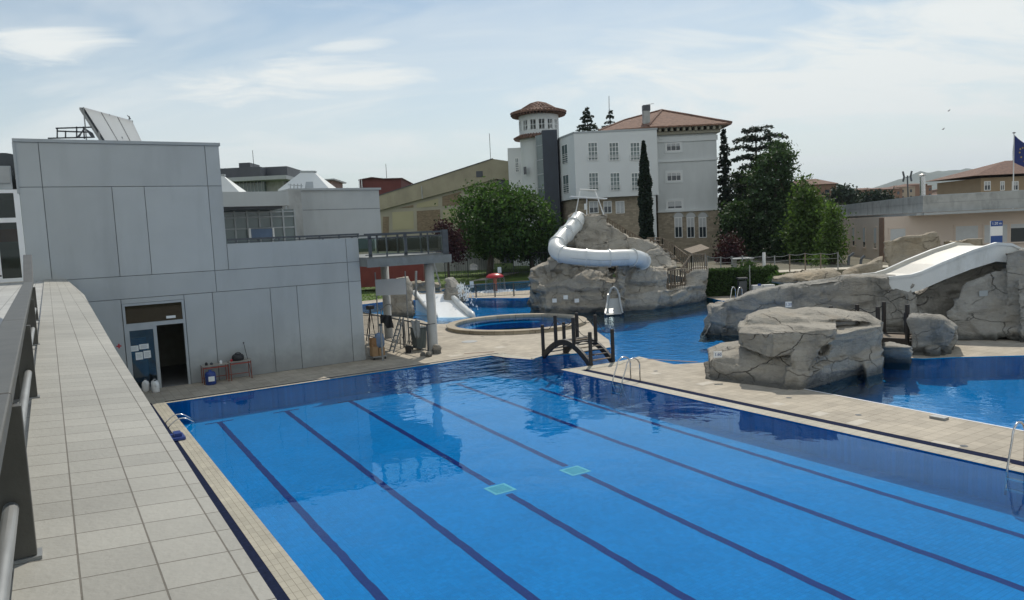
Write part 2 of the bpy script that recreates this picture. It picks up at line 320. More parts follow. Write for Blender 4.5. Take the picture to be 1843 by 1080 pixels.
M_ = {}
M_['panel'] = mat('wall_panel', (.42,.445,.445), .75, .04, .9, .004, 60, c2=(.365,.385,.385), s2=.7, streak=.8)
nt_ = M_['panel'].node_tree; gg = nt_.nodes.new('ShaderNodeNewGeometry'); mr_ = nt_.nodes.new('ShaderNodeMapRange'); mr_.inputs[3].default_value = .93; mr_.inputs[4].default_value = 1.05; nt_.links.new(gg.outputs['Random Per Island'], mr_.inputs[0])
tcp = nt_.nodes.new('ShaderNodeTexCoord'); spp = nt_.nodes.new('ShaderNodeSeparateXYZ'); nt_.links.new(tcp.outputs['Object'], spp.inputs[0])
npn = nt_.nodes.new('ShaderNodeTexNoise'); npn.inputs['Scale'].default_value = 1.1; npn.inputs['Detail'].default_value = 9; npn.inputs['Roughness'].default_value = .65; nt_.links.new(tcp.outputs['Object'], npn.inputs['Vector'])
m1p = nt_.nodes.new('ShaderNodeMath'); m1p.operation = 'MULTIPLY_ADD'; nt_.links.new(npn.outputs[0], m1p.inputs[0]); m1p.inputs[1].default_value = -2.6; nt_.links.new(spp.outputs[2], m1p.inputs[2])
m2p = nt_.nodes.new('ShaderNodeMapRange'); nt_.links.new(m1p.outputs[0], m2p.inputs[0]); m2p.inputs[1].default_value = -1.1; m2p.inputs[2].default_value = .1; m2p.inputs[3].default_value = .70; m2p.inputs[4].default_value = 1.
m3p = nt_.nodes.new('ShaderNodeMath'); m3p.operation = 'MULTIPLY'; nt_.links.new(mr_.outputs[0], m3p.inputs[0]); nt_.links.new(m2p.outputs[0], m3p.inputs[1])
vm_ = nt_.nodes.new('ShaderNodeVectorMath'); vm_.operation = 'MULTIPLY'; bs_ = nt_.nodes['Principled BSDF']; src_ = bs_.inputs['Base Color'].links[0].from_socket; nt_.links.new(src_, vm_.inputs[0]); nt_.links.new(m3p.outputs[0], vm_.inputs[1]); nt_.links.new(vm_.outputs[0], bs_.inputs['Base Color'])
M_['groove'] = mat('panel_joint', (.21,.225,.23), .9)
M_['trim'] = mat('metal_trim', (.36,.39,.40), .5, .05)
M_['white'] = mat('white_paint', (.78,.79,.78), .35, .04, 2)
M_['gel'] = mat('white_gelcoat', (.66,.68,.67), .38, .06, 1.2, 0, c2=(.50,.51,.49), s2=1.4, streak=.7, coat=.1)
M_['gel_shaded'] = mat('shaded_gelcoat', (.40,.42,.42), .4, .06, 1.2)  # white gelcoat darkened in colour to stand for the rock island's shade
M_['steel'] = mat('steel', (.6,.6,.6), .22, .05, 4, metal=1.)
M_['galv'] = mat('galvanised_steel', (.30,.31,.31), .5, .12, 5, metal=.6)
M_['anthr'] = mat('dark_painted_steel', (.06,.07,.08), .45, .2, 5)
M_['railpaint'] = mat('rail_paint', (.085,.083,.072), .5, .15, 8, .001, 90)
M_['black'] = mat('black', (.02,.02,.022), .6, .3, 6)
M_['wood_d'] = mat('dark_stained_wood', (.022,.018,.016), .55, .4, 14, .004, 60)
M_['wood'] = mat('weathered_wood', (.20,.16,.12), .85, .3, 9, .004, 40)
M_['blue_pl'] = mat('blue_plastic', (.02,.05,.22), .4)
M_['red'] = mat('red_paint', (.42,.02,.03), .35, .1, 2)
M_['redwall'] = mat('red_render', (.16,.035,.028), .8, .12, 1.2)
M_['orange'] = mat('orange_paint', (.5,.11,.03), .45)
M_['conc'] = mat('concrete', (.38,.39,.38), .85, .12, 1.5, .006, 20, c2=(.22,.23,.22), s2=.9, streak=.5)
M_['col'] = mat('painted_column', (.42,.42,.40), .75, .1, 2)
M_['dark_in'] = mat('dark_interior', (.06,.06,.06), .9)
M_['deck'] = tile_mat('deck_tiles', (.40,.355,.285), (.25,.215,.165), .33, .006, .8, .10, big=.23)
M_['ledge'] = tile_mat('ledge_tiles', (.345,.337,.302), (.15,.135,.11), .2, .0028, .6, .08, big=.17)
M_['coping'] = tile_mat('coping_tiles', (.39,.365,.295), (.19,.17,.13), .125, .004, .6, .08, sy=.25)
M_['gutter'] = mat('navy_gutter_grating', (.012,.018,.045), .9, .25, 12, spec=.05)
M_['pooltile'] = tile_mat('pool_mosaic', (.002,.235,.545), (.006,.23,.53), .1, .004, 1., .08, big=.1, spec=0.)
M_['poolwall'] = tile_mat('pool_wall_mosaic', (.001,.31,.55), (.002,.29,.52), .1, .004, 1., .1, big=.1, spec=0.)
M_['lane'] = mat('lane_tiles', (.014,.028,.15), 1., .12, 6, spec=0.)
M_['turq'] = mat('turquoise_tiles', (.08,.36,.42), 1., .1, 5, spec=0.)
M_['turq2'] = mat('pale_turquoise_tiles', (.16,.52,.56), 1., .1, 5, spec=0.)
M_['grass'] = mat('lawn_grass', (.085,.135,.03), .95, .35, .35, .03, 25, c2=(.13,.17,.04), s2=.12)
M_['earth'] = mat('ground_earth', (.14,.13,.09), .95, .3, .01)
M_['path'] = mat('pale_path', (.50,.46,.38), .9, .12, 1)
M_['rock'] = rock_mat('moulded_rock', (.42,.39,.335), (.09,.095,.092))
M_['rock2'] = rock_mat('moulded_rock_grey', (.375,.362,.328), (.07,.08,.08))
M_['rockl'] = rock_mat('moulded_rock_tan', (.43,.375,.29), (.24,.21,.17))
M_['hotel'] = mat('hotel_render', (.60,.63,.63), .85, .05, .4, .003, 30, c2=(.52,.55,.55), s2=.25, streak=.7)
M_['hotel2'] = mat('hotel_cladding', (.66,.69,.69), .7, .04, .3)
M_['hbrick'] = brick_wall_mat('hotel_stone', (.32,.27,.20), (.23,.20,.155), .6, .22, .22)
M_['cladblue'] = mat('dark_blue_cladding', (.025,.036,.055), .45, .12, 1.5)
M_['roof'] = roof_mat('terracotta_tiles', (.205,.115,.08), -R_(31.8), .45)
M_['roof2'] = roof_mat('old_terracotta_tiles', (.19,.11,.08), 0, .45)
M_['tan'] = mat('tan_render', (.34,.255,.165), .85, .08, .5)
M_['pinkish'] = mat('pale_pink_render', (.62,.525,.45), .85, .06, .4)
M_['hall'] = mat('sandy_render', (.34,.31,.225), .9, .12, .5, c2=(.26,.235,.18), s2=.5, streak=.5)
M_['hallframe'] = mat('grey_frame_render', (.36,.34,.27), .9, .08, .5)
M_['hallcream'] = mat('cream_infill', (.40,.37,.235), .8, .05, .4)
M_['hallbrick'] = brick_wall_mat('brown_infill', (.22,.165,.105), (.18,.15,.11), .4, .15)
M_['darkglass'] = mat('window_glass', (.035,.045,.055), .06, .1, .5, spec=.8)
M_['officeglass'] = mat('office_glass', (.11,.15,.15), .08, .25, .3, spec=.8)
M_['glass'] = glass_mat('clear_glass', (.80,.88,.86))
M_['glassd'] = glass_mat('tinted_glass', (.45,.53,.52))
M_['glassdoor'] = glass_mat('blue_door_glass', (.55,.70,.78))
M_['shutter'] = mat('roller_shutter', (.52,.54,.55), .6, .04, 3)
M_['paper'] = mat('paper', (.72,.75,.74), .8, .03)
M_['charcoal'] = mat('charcoal_cladding', (.065,.072,.085), .5, .1, .8)
M_['cap'] = mat('sign_blue', (.02,.07,.25), .5)
M_['bark'] = mat('bark', (.075,.06,.045), .9, .3, 6, .02, 20)
M_['lf_mid'] = leaf_mat('leaves_green', (.052,.100,.026), .5, .3)
M_['lf_dark'] = leaf_mat('leaves_dark', (.042,.075,.032), .45, .22)
M_['lf_con'] = leaf_mat('needles_dark', (.024,.040,.026), .4, .1)
M_['lf_light'] = leaf_mat('leaves_light', (.07,.115,.032), .5, .32)
M_['lf_purple'] = leaf_mat('leaves_purple', (.045,.016,.022), .5, .2)
M_['lf_hedge'] = leaf_mat('leaves_hedge', (.045,.085,.024), .5, .2)
M_['tarp'] = mat('grey_cloth', (.22,.225,.215), .85, .15, 4)
M_['cardb'] = mat('cardboard', (.30,.19,.10), .9, .1, 3)
M_['foam'] = mat('white_water', (.8,.84,.86), .5, .05, 5)
M_['solar'] = leaf_mat('solar_collector', (.75,.77,.78), .03, .55)

# ================================================================== SETTING
FLOOR = -.8
def sheet(name, outer, holes, z, m, wall_m=None, zb=None):
    loops = [[Vector((p[0], p[1], 0)) for p in outer]] + [[Vector((p[0], p[1], 0)) for p in h] for h in holes]
    tris = geometry.tessellate_polygon(loops); flat = [p for l in loops for p in l]
    mb = MB()
    fs = []
    for t in tris:
        a, b, c = (flat[i] for i in t); fs.append(t if (b-a).cross(c-a).z > 0 else t[::-1])
    mb.add([(p.x, p.y, z) for p in flat], fs, 0)
    if wall_m:
        for l in loops:
            n = len(l)
            for i in range(n):
                a, b = l[i], l[(i+1) % n]; mb.quad((a.x,a.y,z), (b.x,b.y,z), (b.x,b.y,zb), (a.x,a.y,zb), 1)
    return mb.build(name, [m, wall_m] if wall_m else [m])
def arc(cx, cy, r, a0, a1, n, ry=None):
    return [(cx+r*math.cos(R_(a0+(a1-a0)*i/n)), cy+(ry or r)*math.sin(R_(a0+(a1-a0)*i/n))) for i in range(n+1)]

# far ground, one sheet to the horizon
g = MB(); g.box(-9000, 9000, -9000, 9000, -3.2, -1.6); struct(g.build('ground', M_['earth']))
PX0, PX1, PY0, PY1 = 3.17, 17.25, 4.6, 29.55
RC = (23.9, 38.2, 3.75)
H1 = [(PX0,PY0),(PX1,PY0),(PX1,24.2),(17.7,24.25),(19.82,24.0),(21.4,24.27),(21.12,21.9),(22.4,21.2),(26.,19.9),(30.5,20.6),(33.5,21.5),(38.5,27.),(42.4,36.6),(41.2,37.6),
      (46.,47.5),(42.,53.),(34.3,53.6),(31.7,58.2),(28.5,61.),(25.4,62.6),(23.,62.),(15.,63.),(14.,57.),(20.3,54.8),(21.0,51.3),(21.1,45.7),(20.7,43.2),(21.5,42.4)]
H1 += [p for p in arc(23.9, 38.2, 4.45, 112, -30, 16)] + [(25.2,32.),(23.6,29.),(22.2,27.2),(20.1,27.0),(18.6,27.6),(17.75,27.25),(17.3,28.4),(17.7,29.5),(PX0,PY1)]
H2 = [(20.9,15.5),(20.4,5.),(60.,5.),(60.,-2.),(62.,14.),(31.4,13.7),(29.45,15.2),(28.45,15.9),(27.6,17.6),(25.4,17.6),(22.,16.2)]
H2 = [(20.9,15.6),(20.3,2.),(48.,-6.),(60.,2.),(31.4,13.7),(29.45,15.25),(28.5,15.85),(27.6,17.4),(25.5,17.6),(22.,16.6)]
H3 = arc(RC[0], RC[1], RC[2], 0, 345, 23)
MUSH = (41.3, 66.6, 7.6)
H4 = arc(MUSH[0], MUSH[1], MUSH[2], 0, 345, 23, 6.6)
DECK = [(-14,-14),(62,-14),(62,30),(52,42),(46,56),(51,66),(49,73.5),(41,75.5),(33,72),(28.5,65.8),(24,65.4),(12,66),(-14,66)]
struct(sheet('pool_deck', DECK, [H1, H2, H3, H4], 0.0, M_['deck'], M_['poolwall'], FLOOR-.2))
g = MB(); g.box(-2, 62, -8, 76, FLOOR-.4, FLOOR); struct(g.build('pool_floor', M_['pooltile']))
# painted lane lines and floor drains
LN = [((4.83,28.5),(4.40,4.8)),((7.27,28.5),(6.5,4.8)),((9.79,28.45),(8.6,4.8)),((12.27,28.3),(10.75,4.8)),((14.6,28.4),(13.45,4.8)),((16.62,25.),(15.65,4.8))]
g = MB()
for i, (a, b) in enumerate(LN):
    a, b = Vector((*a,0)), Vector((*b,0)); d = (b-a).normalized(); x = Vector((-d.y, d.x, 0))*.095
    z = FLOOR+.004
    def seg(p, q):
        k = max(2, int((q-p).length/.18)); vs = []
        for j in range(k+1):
            c = lerp(p, q, j/k); e0 = .022*noise.noise(Vector((c.x*2.1, c.y*2.3, 1))) + .010*noise.noise(Vector((c.x*5, c.y*6, 2))); e1 = e0+.012*noise.noise(Vector((c.x*3, c.y*5, 7)))  # wavering edges built into the mesh stand in for refraction by the water
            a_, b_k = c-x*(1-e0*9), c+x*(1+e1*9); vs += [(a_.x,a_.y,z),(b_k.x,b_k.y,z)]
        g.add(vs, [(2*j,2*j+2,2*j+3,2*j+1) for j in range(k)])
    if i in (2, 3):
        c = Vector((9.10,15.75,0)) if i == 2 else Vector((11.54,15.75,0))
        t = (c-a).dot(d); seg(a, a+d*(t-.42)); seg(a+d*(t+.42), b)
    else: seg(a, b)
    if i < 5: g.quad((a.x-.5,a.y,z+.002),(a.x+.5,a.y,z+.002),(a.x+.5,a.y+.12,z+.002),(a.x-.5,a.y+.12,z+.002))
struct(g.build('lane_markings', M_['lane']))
for k in (LN[2], LN[3]):
    a, b = Vector((*k[0],0)), Vector((*k[1],0)); c = a+(b-a)*((28.4-15.75)/(28.4-4.8))
    g = MB(); z = FLOOR+.005
    g.quad((c.x-.31,c.y-.31,z),(c.x+.31,c.y-.31,z),(c.x+.31,c.y+.31,z),(c.x-.31,c.y+.31,z),0)
    z += .003; g.quad((c.x-.23,c.y-.23,z),(c.x+.23,c.y-.23,z),(c.x+.23,c.y+.23,z),(c.x-.23,c.y+.23,z),1)
    struct(g.build('floor_drain_tiles', [M_['turq2'], M_['turq']]))
# copings and gutters (thin sheets, each a few millimetres above the deck)
def strip(name, quads, m, z, h=None, kind=True):
    g = MB()
    for q in quads:
        if h: g.prism(q, z-h, z, 0)
        else: g.poly([(p[0],p[1],z) for p in q])
    return struct(g.build(name, m))
def rect(x0,x1,y0,y1): return [(x0,y0),(x1,y0),(x1,y1),(x0,y1)]
strip('pool_coping', [rect(2.78,3.22,4.2,29.9), rect(3.22,17.8,29.5,29.74), rect(17.2,17.68,7.9,24.3), rect(17.2,17.5,4.5,7.9)], M_['coping'], .012, .008)
strip('pool_gutter', [rect(2.5,2.78,4.2,30.0), rect(2.80,17.6,29.74,29.92), rect(17.68,18.0,7.4,23.6)], M_['gutter'], .006)
strip('pool_coping', [[(17.68,24.18),(17.68,23.6),(19.8,23.45),(19.82,24.0)],[(19.82,24.0),(19.8,23.6),(21.2,23.85),(21.4,24.27)],[(17.0,29.5),(17.66,29.6),(17.9,27.2),(17.7,27.2),(17.2,28.4)],
     [(18.6,27.6),(17.75,27.25),(17.9,27.6),(18.7,27.9)],[(18.6,27.6),(18.7,27.9),(20.1,27.3),(20.1,27.0)],[(20.1,27.0),(20.1,27.3),(22.0,27.5),(22.2,27.2)]], M_['coping'], .012, .008)
strip('pool_edge_strip', [[(20.9,15.6),(20.82,15.6),(20.22,2.),(20.3,2.)]], M_['white'], .006)
strip('deck_drain', [[(16.35,30.9),(17.6,30.3),(17.75,30.45),(16.4,31.05)], [(21.15,23.6),(21.3,23.6),(22.2,21.6),(22.0,21.6)]], mat('rust_drain', (.16,.10,.07), .8), .005)
# water sheets
wz = -.02
struct(sheet('main_pool_water', [(PX0-.02,PY0-.02),(PX1+.02,PY0-.02),(PX1+.02,24.22),(18.3,24.1),(18.9,27.7),(17.7,27.3),(17.3,28.4),(17.75,29.55),(PX0-.02,29.57)], [], wz,
    water_mat('calm_water', [(.55,.016,1,1,False),(2.6,.0026,1,1,False),(1.1,.05,1,1.6,True),(3.,.012,1,1.5,True)], (.80,.93,.98), (16.5,28.5,12.5,1.5))))
P2 = [(18.3,24.1),(19.82,23.98),(21.42,24.28),(21.1,21.9),(22.38,21.2)] + H1[8:12] + [(42.6,36.5),(41.3,37.6)] + H1[14:28] + H1[28:-9] + [(25.2,32.),(23.6,29.),(22.2,27.22),(20.1,27.02),(18.9,27.7)]
struct(sheet('leisure_pool_water', P2, [], wz-.004, water_mat('choppy_water', [(.6,.03,1,1,False),(2.4,.05,1,1,False),(7,.010,1,1,False)], (.80,.93,.98))))
struct(sheet('side_pool_water', H2, [], wz, water_mat('side_water', [(.7,.014,1,1,False),(3.5,.006,1,1,False)], (.80,.93,.98))))
struct(sheet('round_pool_water', arc(RC[0],RC[1],RC[2]+.01,0,345,23), [], .07, water_mat('round_water', [(.9,.012,1,1,False),(4,.004,1,1,False)], (.80,.93,.98))))
struct(sheet('splash_pool_water', H4, [], wz, water_mat('splash_water', [(1.2,.05,1,1,False),(5,.02,1,1,False)], (.85,.95,.98))))
g = MB(); g.add([], [], 0); g.prism(arc(MUSH[0],MUSH[1],7.9,0,345,23,6.9), FLOOR+.02, -.25); struct(g.build('splash_pool_floor', M_['pooltile']))
# round pool raised rim
g = MB(); g.lathe([(RC[2],-.3),(RC[2],.20),(RC[2]+.04,.23),(RC[2]+.50,.23),(RC[2]+.54,.20),(RC[2]+.46,.14),(RC[2]+.46,-.02)], (RC[0],RC[1]), 64, caps=False)
g2 = MB(); g2.lathe([(2.9,-.55),(2.9,-.2),(RC[2]+.01,-.2)], (RC[0],RC[1]), 48, caps=False)
rim_t = thing('round_pool_rim', (RC[0],RC[1],0), 'raised circular stone rim around the small round pool', 'pool rim')
g.build('stone_rim', tile_mat('rim_stone', (.40,.345,.26), (.2,.17,.13), .8, .01, .8, .12), rim_t)
g2.build('seat_step', M_['pooltile'], rim_t)
# lawn, rising towards the trees
def h_lawn(u, v):
    t = min(1, max(0, (v-77)/34)); return -.03 + 1.35*t*t*(3-2*t)*.8 + .3*t
def inside_by(p, poly):   # how deep a point lies inside a polygon (negative outside)
    ins = False; dm = 1e9; n = len(poly)
    for i in range(n):
        (x0,y0),(x1,y1) = poly[i], poly[(i+1)%n]
        if (y0 > p.y) != (y1 > p.y) and p.x < (x1-x0)*(p.y-y0)/(y1-y0)+x0: ins = not ins
        a = Vector((x0,y0)); d = Vector((x1-x0,y1-y0)); t = max(0, min(1, (Vector((p.x,p.y))-a).dot(d)/d.length_squared)); dm = min(dm, (a+d*t-Vector((p.x,p.y))).length)
    return dm if ins else -dm
g = MB(); nu, nv = 110, 90
vs = []; fs = []
for j in range(nv+1):
    for i in range(nu+1):
        u = -70 + 90*i/nu; v = 60 + 77*j/nv; p = uvw(u, v, h_lawn(u, v))
        if inside_by(p, DECK) > 1.1: p.z = -1.55
        vs.append(tuple(p))
for j in range(nv):
    for i in range(nu): a = j*(nu+1)+i; fs.append((a, a+1, a+nu+2, a+nu+1))
g.add(vs, fs); struct(g.build('lawn', M_['grass'], smooth=True))
# grass blades that give the lawn a nap
g = MB(); rg = random.Random(3)
for i in range(9000):
    u = rg.uniform(-22, 6); v = 66+ (rg.random()**1.6)*32; p = uvw(u, v, h_lawn(u, v)-.02)
    if inside_by(p, DECK) > -.2: continue
    a = rg.uniform(0, 6.3); d = Vector((math.cos(a), math.sin(a), 0))*.12; h = rg.uniform(.05, .11)
    g.add([tuple(p-d), tuple(p+d), tuple(p+d*.6+Vector((rg.uniform(-.08,.08), 0, h)))], [(0,1,2)])
tag(g.build('grass', leaf_mat('grass_blades', (.09,.15,.03), .4, .3)), 'short mown grass on the lawn beyond the leisure pool', 'grass', kind='stuff')
# terrace at the right, above the hedge
TZ = 1.5
g = MB(uvw); g.box(13.5, 110, 58.6, 150, -1.5, TZ); struct(g.build('terrace', mat('terrace_ground', (.13,.12,.085), .95, .3, .3)))
g = MB(uvw); g.box(13.6, 40, 58.7, 61.2, TZ, TZ+.012); struct(g.build('path', M_['path']))
g = MB(); pa, pb = pv(845,489,86), pv(905,470,92)
g.quad(tuple(uvw(-4.9,86,h_lawn(0,86)+.03)), tuple(uvw(-2.9,86.5,h_lawn(0,86.5)+.03)), tuple(uvw(1.2,93,h_lawn(0,93)+.05)), tuple(uvw(-.6,93,h_lawn(0,93)+.05)))
struct(g.build('path', M_['path']))

# ------------------------------------------------------------------ ledge the photographer leans over
LZ = 4.67
edge = [(.432,-1.5),(.447,3.),(.49,8.),(.56,13.),(.63,18.),(.665,20.),(.62,26.),(.55,32.98)]
def lz(x): return LZ + .02 - .075*(x+.12)
g = MB(); n = len(edge)
for i in range(n-1):
    (x0,y0),(x1,y1) = edge[i], edge[i+1]
    g.quad((-.16,y0,lz(-.16)),(x0,y0,lz(x0)),(x1,y1,lz(x1)),(-.16,y1,lz(-.16)),0)
    g.quad((x0,y0,lz(x0)),(x0,y0,lz(x0)-.06),(x1,y1,lz(x1)-.06),(x1,y1,lz(x1)),1)
    g.quad((x0,y0,lz(x0)-.06),(x0-.1,y0,lz(x0)-.06),(x1-.1,y1,lz(x1)-.06),(x1,y1,lz(x1)-.06),1)
    g.quad((x0-.1,y0,lz(x0)-.06),(x0-.1,y0,0),(x1-.1,y1,0),(x1-.1,y1,lz(x1)-.06),1)
tagged = g.build('tiled_ledge', [M_['ledge'], M_['conc']])
tag(tagged, 'pale square-tiled ledge on the retaining wall running from the foreground to the grey building', 'ledge')
g = MB(); g.box(-9, -.165, -6, 32.9, 4.3, LZ-.02); struct(g.build('upper_terrace', tile_mat('terrace_tiles', (.42,.42,.40), (.15,.15,.14), .4, .005, .6, .06)))

# railing
rl = thing('metal_railing', (-.2, 0, LZ), 'dark grey metal railing with a flat cap at the left edge of the picture', 'railing')
caps = [(-1.2,-.095,5.2),(2.62,-.125,5.2),(5.62,-.15,5.2),(9.3,-.178,5.2),(13.2,-.205,5.21),(15.2,-.215,5.62)]
for (y0,x0,z0),(y1,x1,z1) in zip(caps[:-1],caps[1:]):
    g = MB(); g.bar((x0-.062,y0+.006,z0-.02),(x1-.062,y1-.006,z1-.02),.125,.045); g.build('cap', M_['railpaint'], rl, bevel=.006)
for y, x in ((2.64,-.103),(5.64,-.128),(9.0,-.15),(12.4,-.175)):
    g = MB(); g.box(x-.115,x,y-.02,y+.025,LZ+.03,5.16); p = g.build('post', M_['railpaint'], rl, bevel=.003)
    g = MB(); g.box(x-.125,x+.012,y-.03,y+.045,LZ+.012,LZ+.03); g.build('base_plate', M_['galv'], p)
    for dx in (-.02,-.095):
        g = MB(); g.lathe([(.009,0),(.009,.014),(0,.016)],(x+dx,y+.035),8,0,LZ+.03); g.build('bolt', M_['galv'], p)
for y0,y1,x in ((-1.2,2.61,-.155),(2.68,5.61,-.165),(5.68,8.96,-.185),(9.04,12.3,-.205)):
    g = MB(); pts = [(x,y0+(y1-y0)*k/8,4.86) for k in range(9)]; g.tube(pts,.021,12); g.build('handrail', M_['galv'], rl, smooth=True)
    g = MB(); g.box(x-.06,x-.05,y0+.03,y1-.03,LZ+.06,5.15); g.build('panel', M_['glassd'], rl)

# ================================================================== POOL BUILDING
YW = 33.0
b_ = thing('pool_building', (6, YW, 0), 'grey panelled pool building with a tall block and an open glass door on the left', 'building')
def xz(px, py): p = atY(px, py, YW); return p.x, p.z
TB0, TB1, TT = -.66, 6.46, 9.9
LB1, LT = 12.25, 5.72
vt = [.2, 2.6, 3.72, 5.98]       # joints of the tall block, filled from the photo below
vt = [xz(80,370)[0], xz(207,400)[0], xz(265,400)[0], xz(377,370)[0]]
vl = [xz(388,600)[0], xz(492,600)[0], xz(540,600)[0]]; vr = xz(628,520)[0]
Z1, Z2, Z3 = 8.13, 4.62, 3.72
GAP = .012
DX0, DX1, DZ = 2.34, 4.60, 3.52
pn = MB()
def panel(x0, x1, z0, z1): pn.box(x0+GAP, x1-GAP, YW, YW+.06, z0+GAP, z1-GAP)
xs = [TB0, vt[0], vt[3], TB1]
for a, c in zip(xs[:-1], xs[1:]): panel(a, c, Z1, TT-.12)
xs = [TB0]+vt+[TB1]
for a, c in zip(xs[:-1], xs[1:]): panel(a, c, Z2, Z1)
xs = [TB0, vt[3], vr, LB1]
for a, c in zip(xs[:-1], xs[1:]): panel(a, c, Z3, Z2)
xs = [TB1, vr, LB1]
for a, c in zip(xs[:-1], xs[1:]): panel(a, c, Z2, LT)
xs = [TB0, DX0-.02]; panel(*xs, 0, Z3)
panel(DX0-.02, DX1+.02, DZ+.0, Z3)
xs = [DX1+.02]+vl+[vr, LB1]
for a, c in zip(xs[:-1], xs[1:]): panel(a, c, 0, Z3)
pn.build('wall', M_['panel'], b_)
g = MB()   # backing, side and rear walls
g.box(TB0, DX0, YW+.05, YW+.3, 0, Z1+1.7); g.box(DX1, LB1, YW+.05, YW+.3, 0, LT-.02); g.box(DX0, DX1, YW+.05, YW+.3, DZ, LT-.02); g.box(DX0, TB1, YW+.05, YW+.3, LT-.02, TT-.1)
g.build('joint_backing', M_['groove'], b_)
g = MB(); g.box(TB1-.14, TB1, YW+.06, YW+9, LT, TT-.12); g.box(TB0, TB0+.14, YW+.06, YW+9, 4.3, TT-.12); g.box(TB0,TB1,YW+9,YW+9.2,4,TT-.12)
g.box(LB1-.16, LB1, YW+.06, YW+22, 0, LT); g.build('side_wall', M_['panel'], b_)
g = MB(); g.box(TB0, TB1-.15, YW+.3, YW+9, TT-.9, TT-.55); g.box(-.6, LB1-.17, YW+.3, YW+22, 4.35, 4.68); g.build('roof', M_['conc'], b_)
g = MB(); g.box(TB0-.05, TB1+.05, YW-.05, YW+.25, TT-.12, TT); g.box(TB1-.2, TB1+.05, YW+.25, YW+9, TT-.12, TT); g.box(TB0-.05, TB0+.2, YW+.25, YW+9, TT-.12, TT); g.build('parapet_cap', M_['trim'], b_)
g = MB(); g.box(TB0-.06,TB0+.02,YW-.04,YW+.5,7.9,TT-.14); g.build('corner_trim', M_['trim'], b_)
# door: frame, transom, fixed leaf, open doorway with the room behind it
fr = MB(); y0, y1 = YW-.03, YW+.12
for x0, x1, z0, z1 in ((DX0,DX0+.09,0,DZ),(DX1-.09,DX1,0,DZ),(DX0+.09,DX1-.09,DZ-.09,DZ),(DX0+.09,DX1-.09,2.56,2.72),(3.37,3.50,0,2.56),(DX0+.09,3.37,2.44,2.56),(DX0+.09,DX0+.17,.0,2.44),(DX0+.17,3.37,0,.1)):
    fr.box(x0,x1,y0,y1,z0,z1)
dr = fr.build('door', M_['trim'], b_)
g = MB(); g.box(DX0+.09,DX1-.09,YW+.04,YW+.05,2.72,DZ-.09); g.build('transom_pane', glass_mat('transom_glass', (.5,.5,.42)), dr)
g = MB(); g.box(DX0+.17,3.37,YW+.04,YW+.05,.1,2.44); g.build('door_pane', M_['glassdoor'], dr)
for (cx, cz, ww, hh) in ((2.62,1.72,.34,.22),(2.99,1.76,.34,.20),(2.79,1.40,.26,.30),(3.08,1.43,.26,.30)):
    g = MB(); g.box(cx-ww/2,cx+ww/2,YW+.025,YW+.032,cz-hh/2,cz+hh/2,0)
    for k in range(4): g.box(cx-ww*.36,cx+ww*(.36-.1*(k%2)),YW+.022,YW+.0245,cz+hh*(.25-.17*k)-.008,cz+hh*(.25-.17*k)+.008,1)
    g.build('notice', [M_['paper'], M_['trim']], dr)
g = MB(); g.box(3.9,4.25,YW+.03,YW+.035,2.80,2.90); g.build('transom_label', M_['paper'], dr)
g = MB(); g.box(1.2,7.,YW+6,YW+6.1,0,DZ+.8,0); g.box(1.1,1.2,YW+.3,YW+6,0,DZ+.8,0); g.box(7.,7.1,YW+.3,YW+6,0,DZ+.8,0); g.box(1.1,7.1,YW+.3,YW+6.1,DZ+.7,DZ+.8,0); g.box(1.2,7,YW+.06,YW+6,-.0,.01,1)
g.build('room', [mat('room_wall', (.28,.27,.22), .9), mat('room_floor', (.2,.2,.2), .5)], b_)
g = MB(); g.box(1.7,3.3,YW+2.2,YW+2.3,0,1.9,0); g.build('room_divider', mat('blue_divider', (.03,.11,.2), .6), b_)
# red cross sign
cx, cz = xz(214,623); s = thing('first_aid_sign', (cx, YW-.01, cz), 'small grey first aid plate with a red cross left of the glass door', 'sign')
g = MB(); g.box(cx-.13,cx+.13,YW-.012,YW-.001,cz-.14,cz+.14); g.build('plate', M_['trim'], s)
g = MB(); g.box(cx-.09,cx+.09,YW-.016,YW-.0125,cz-.028,cz+.028); g.box(cx-.028,cx+.028,YW-.016,YW-.0125,cz-.09,cz-.0285); g.box(cx-.028,cx+.028,YW-.016,YW-.0125,cz+.0285,cz+.09); g.build('cross', M_['red'], s)
# glazed doors at the head of the upper terrace
gd = thing('terrace_doors', (-1.5, YW, LZ), 'white framed glass doors with black arrow stickers at the far left', 'doors')
g = MB()
x0 = -3.4
for xa, xb, za, zb in ((-.84,-.67,LZ,8.05),(-1.66,-1.44,LZ,8.05),(-2.6,-2.45,LZ,8.05),(-3.5,-3.35,LZ,8.05),(-1.44,-.84,7.92,8.05),(-1.44,-.84,6.85,7.02),(-1.44,-.84,LZ,LZ+.14),(-2.45,-1.66,7.92,8.05),(-2.45,-1.66,6.85,7.02),(-2.45,-1.66,LZ,LZ+.14),(-3.35,-2.6,6.85,7.02),(-3.35,-2.6,7.92,8.05),(-3.35,-2.6,LZ,LZ+.14)):
    g.box(xa,xb,YW-.02,YW+.10,za,zb)
g.build('frame', M_['white'], gd)
g = MB(); g.box(-3.35,-.84,YW+.03,YW+.04,LZ+.1,8.0); g.build('pane', M_['glassd'], gd)
for k, z in enumerate((6.62,5.72,4.95)):
    g = MB(); x = -1.55
    g.box(x-.09,x+.01,YW-.028,YW-.021,z+.0,z+.07); g.box(x-.03,x+.09,YW-.0285,YW-.0215,z-.06,z+.0); g.build('sticker', M_['black'], gd)
lobby = thing('lobby', (-3, YW+3, LZ), 'low grey entrance wing behind the glass doors at far left', 'building')
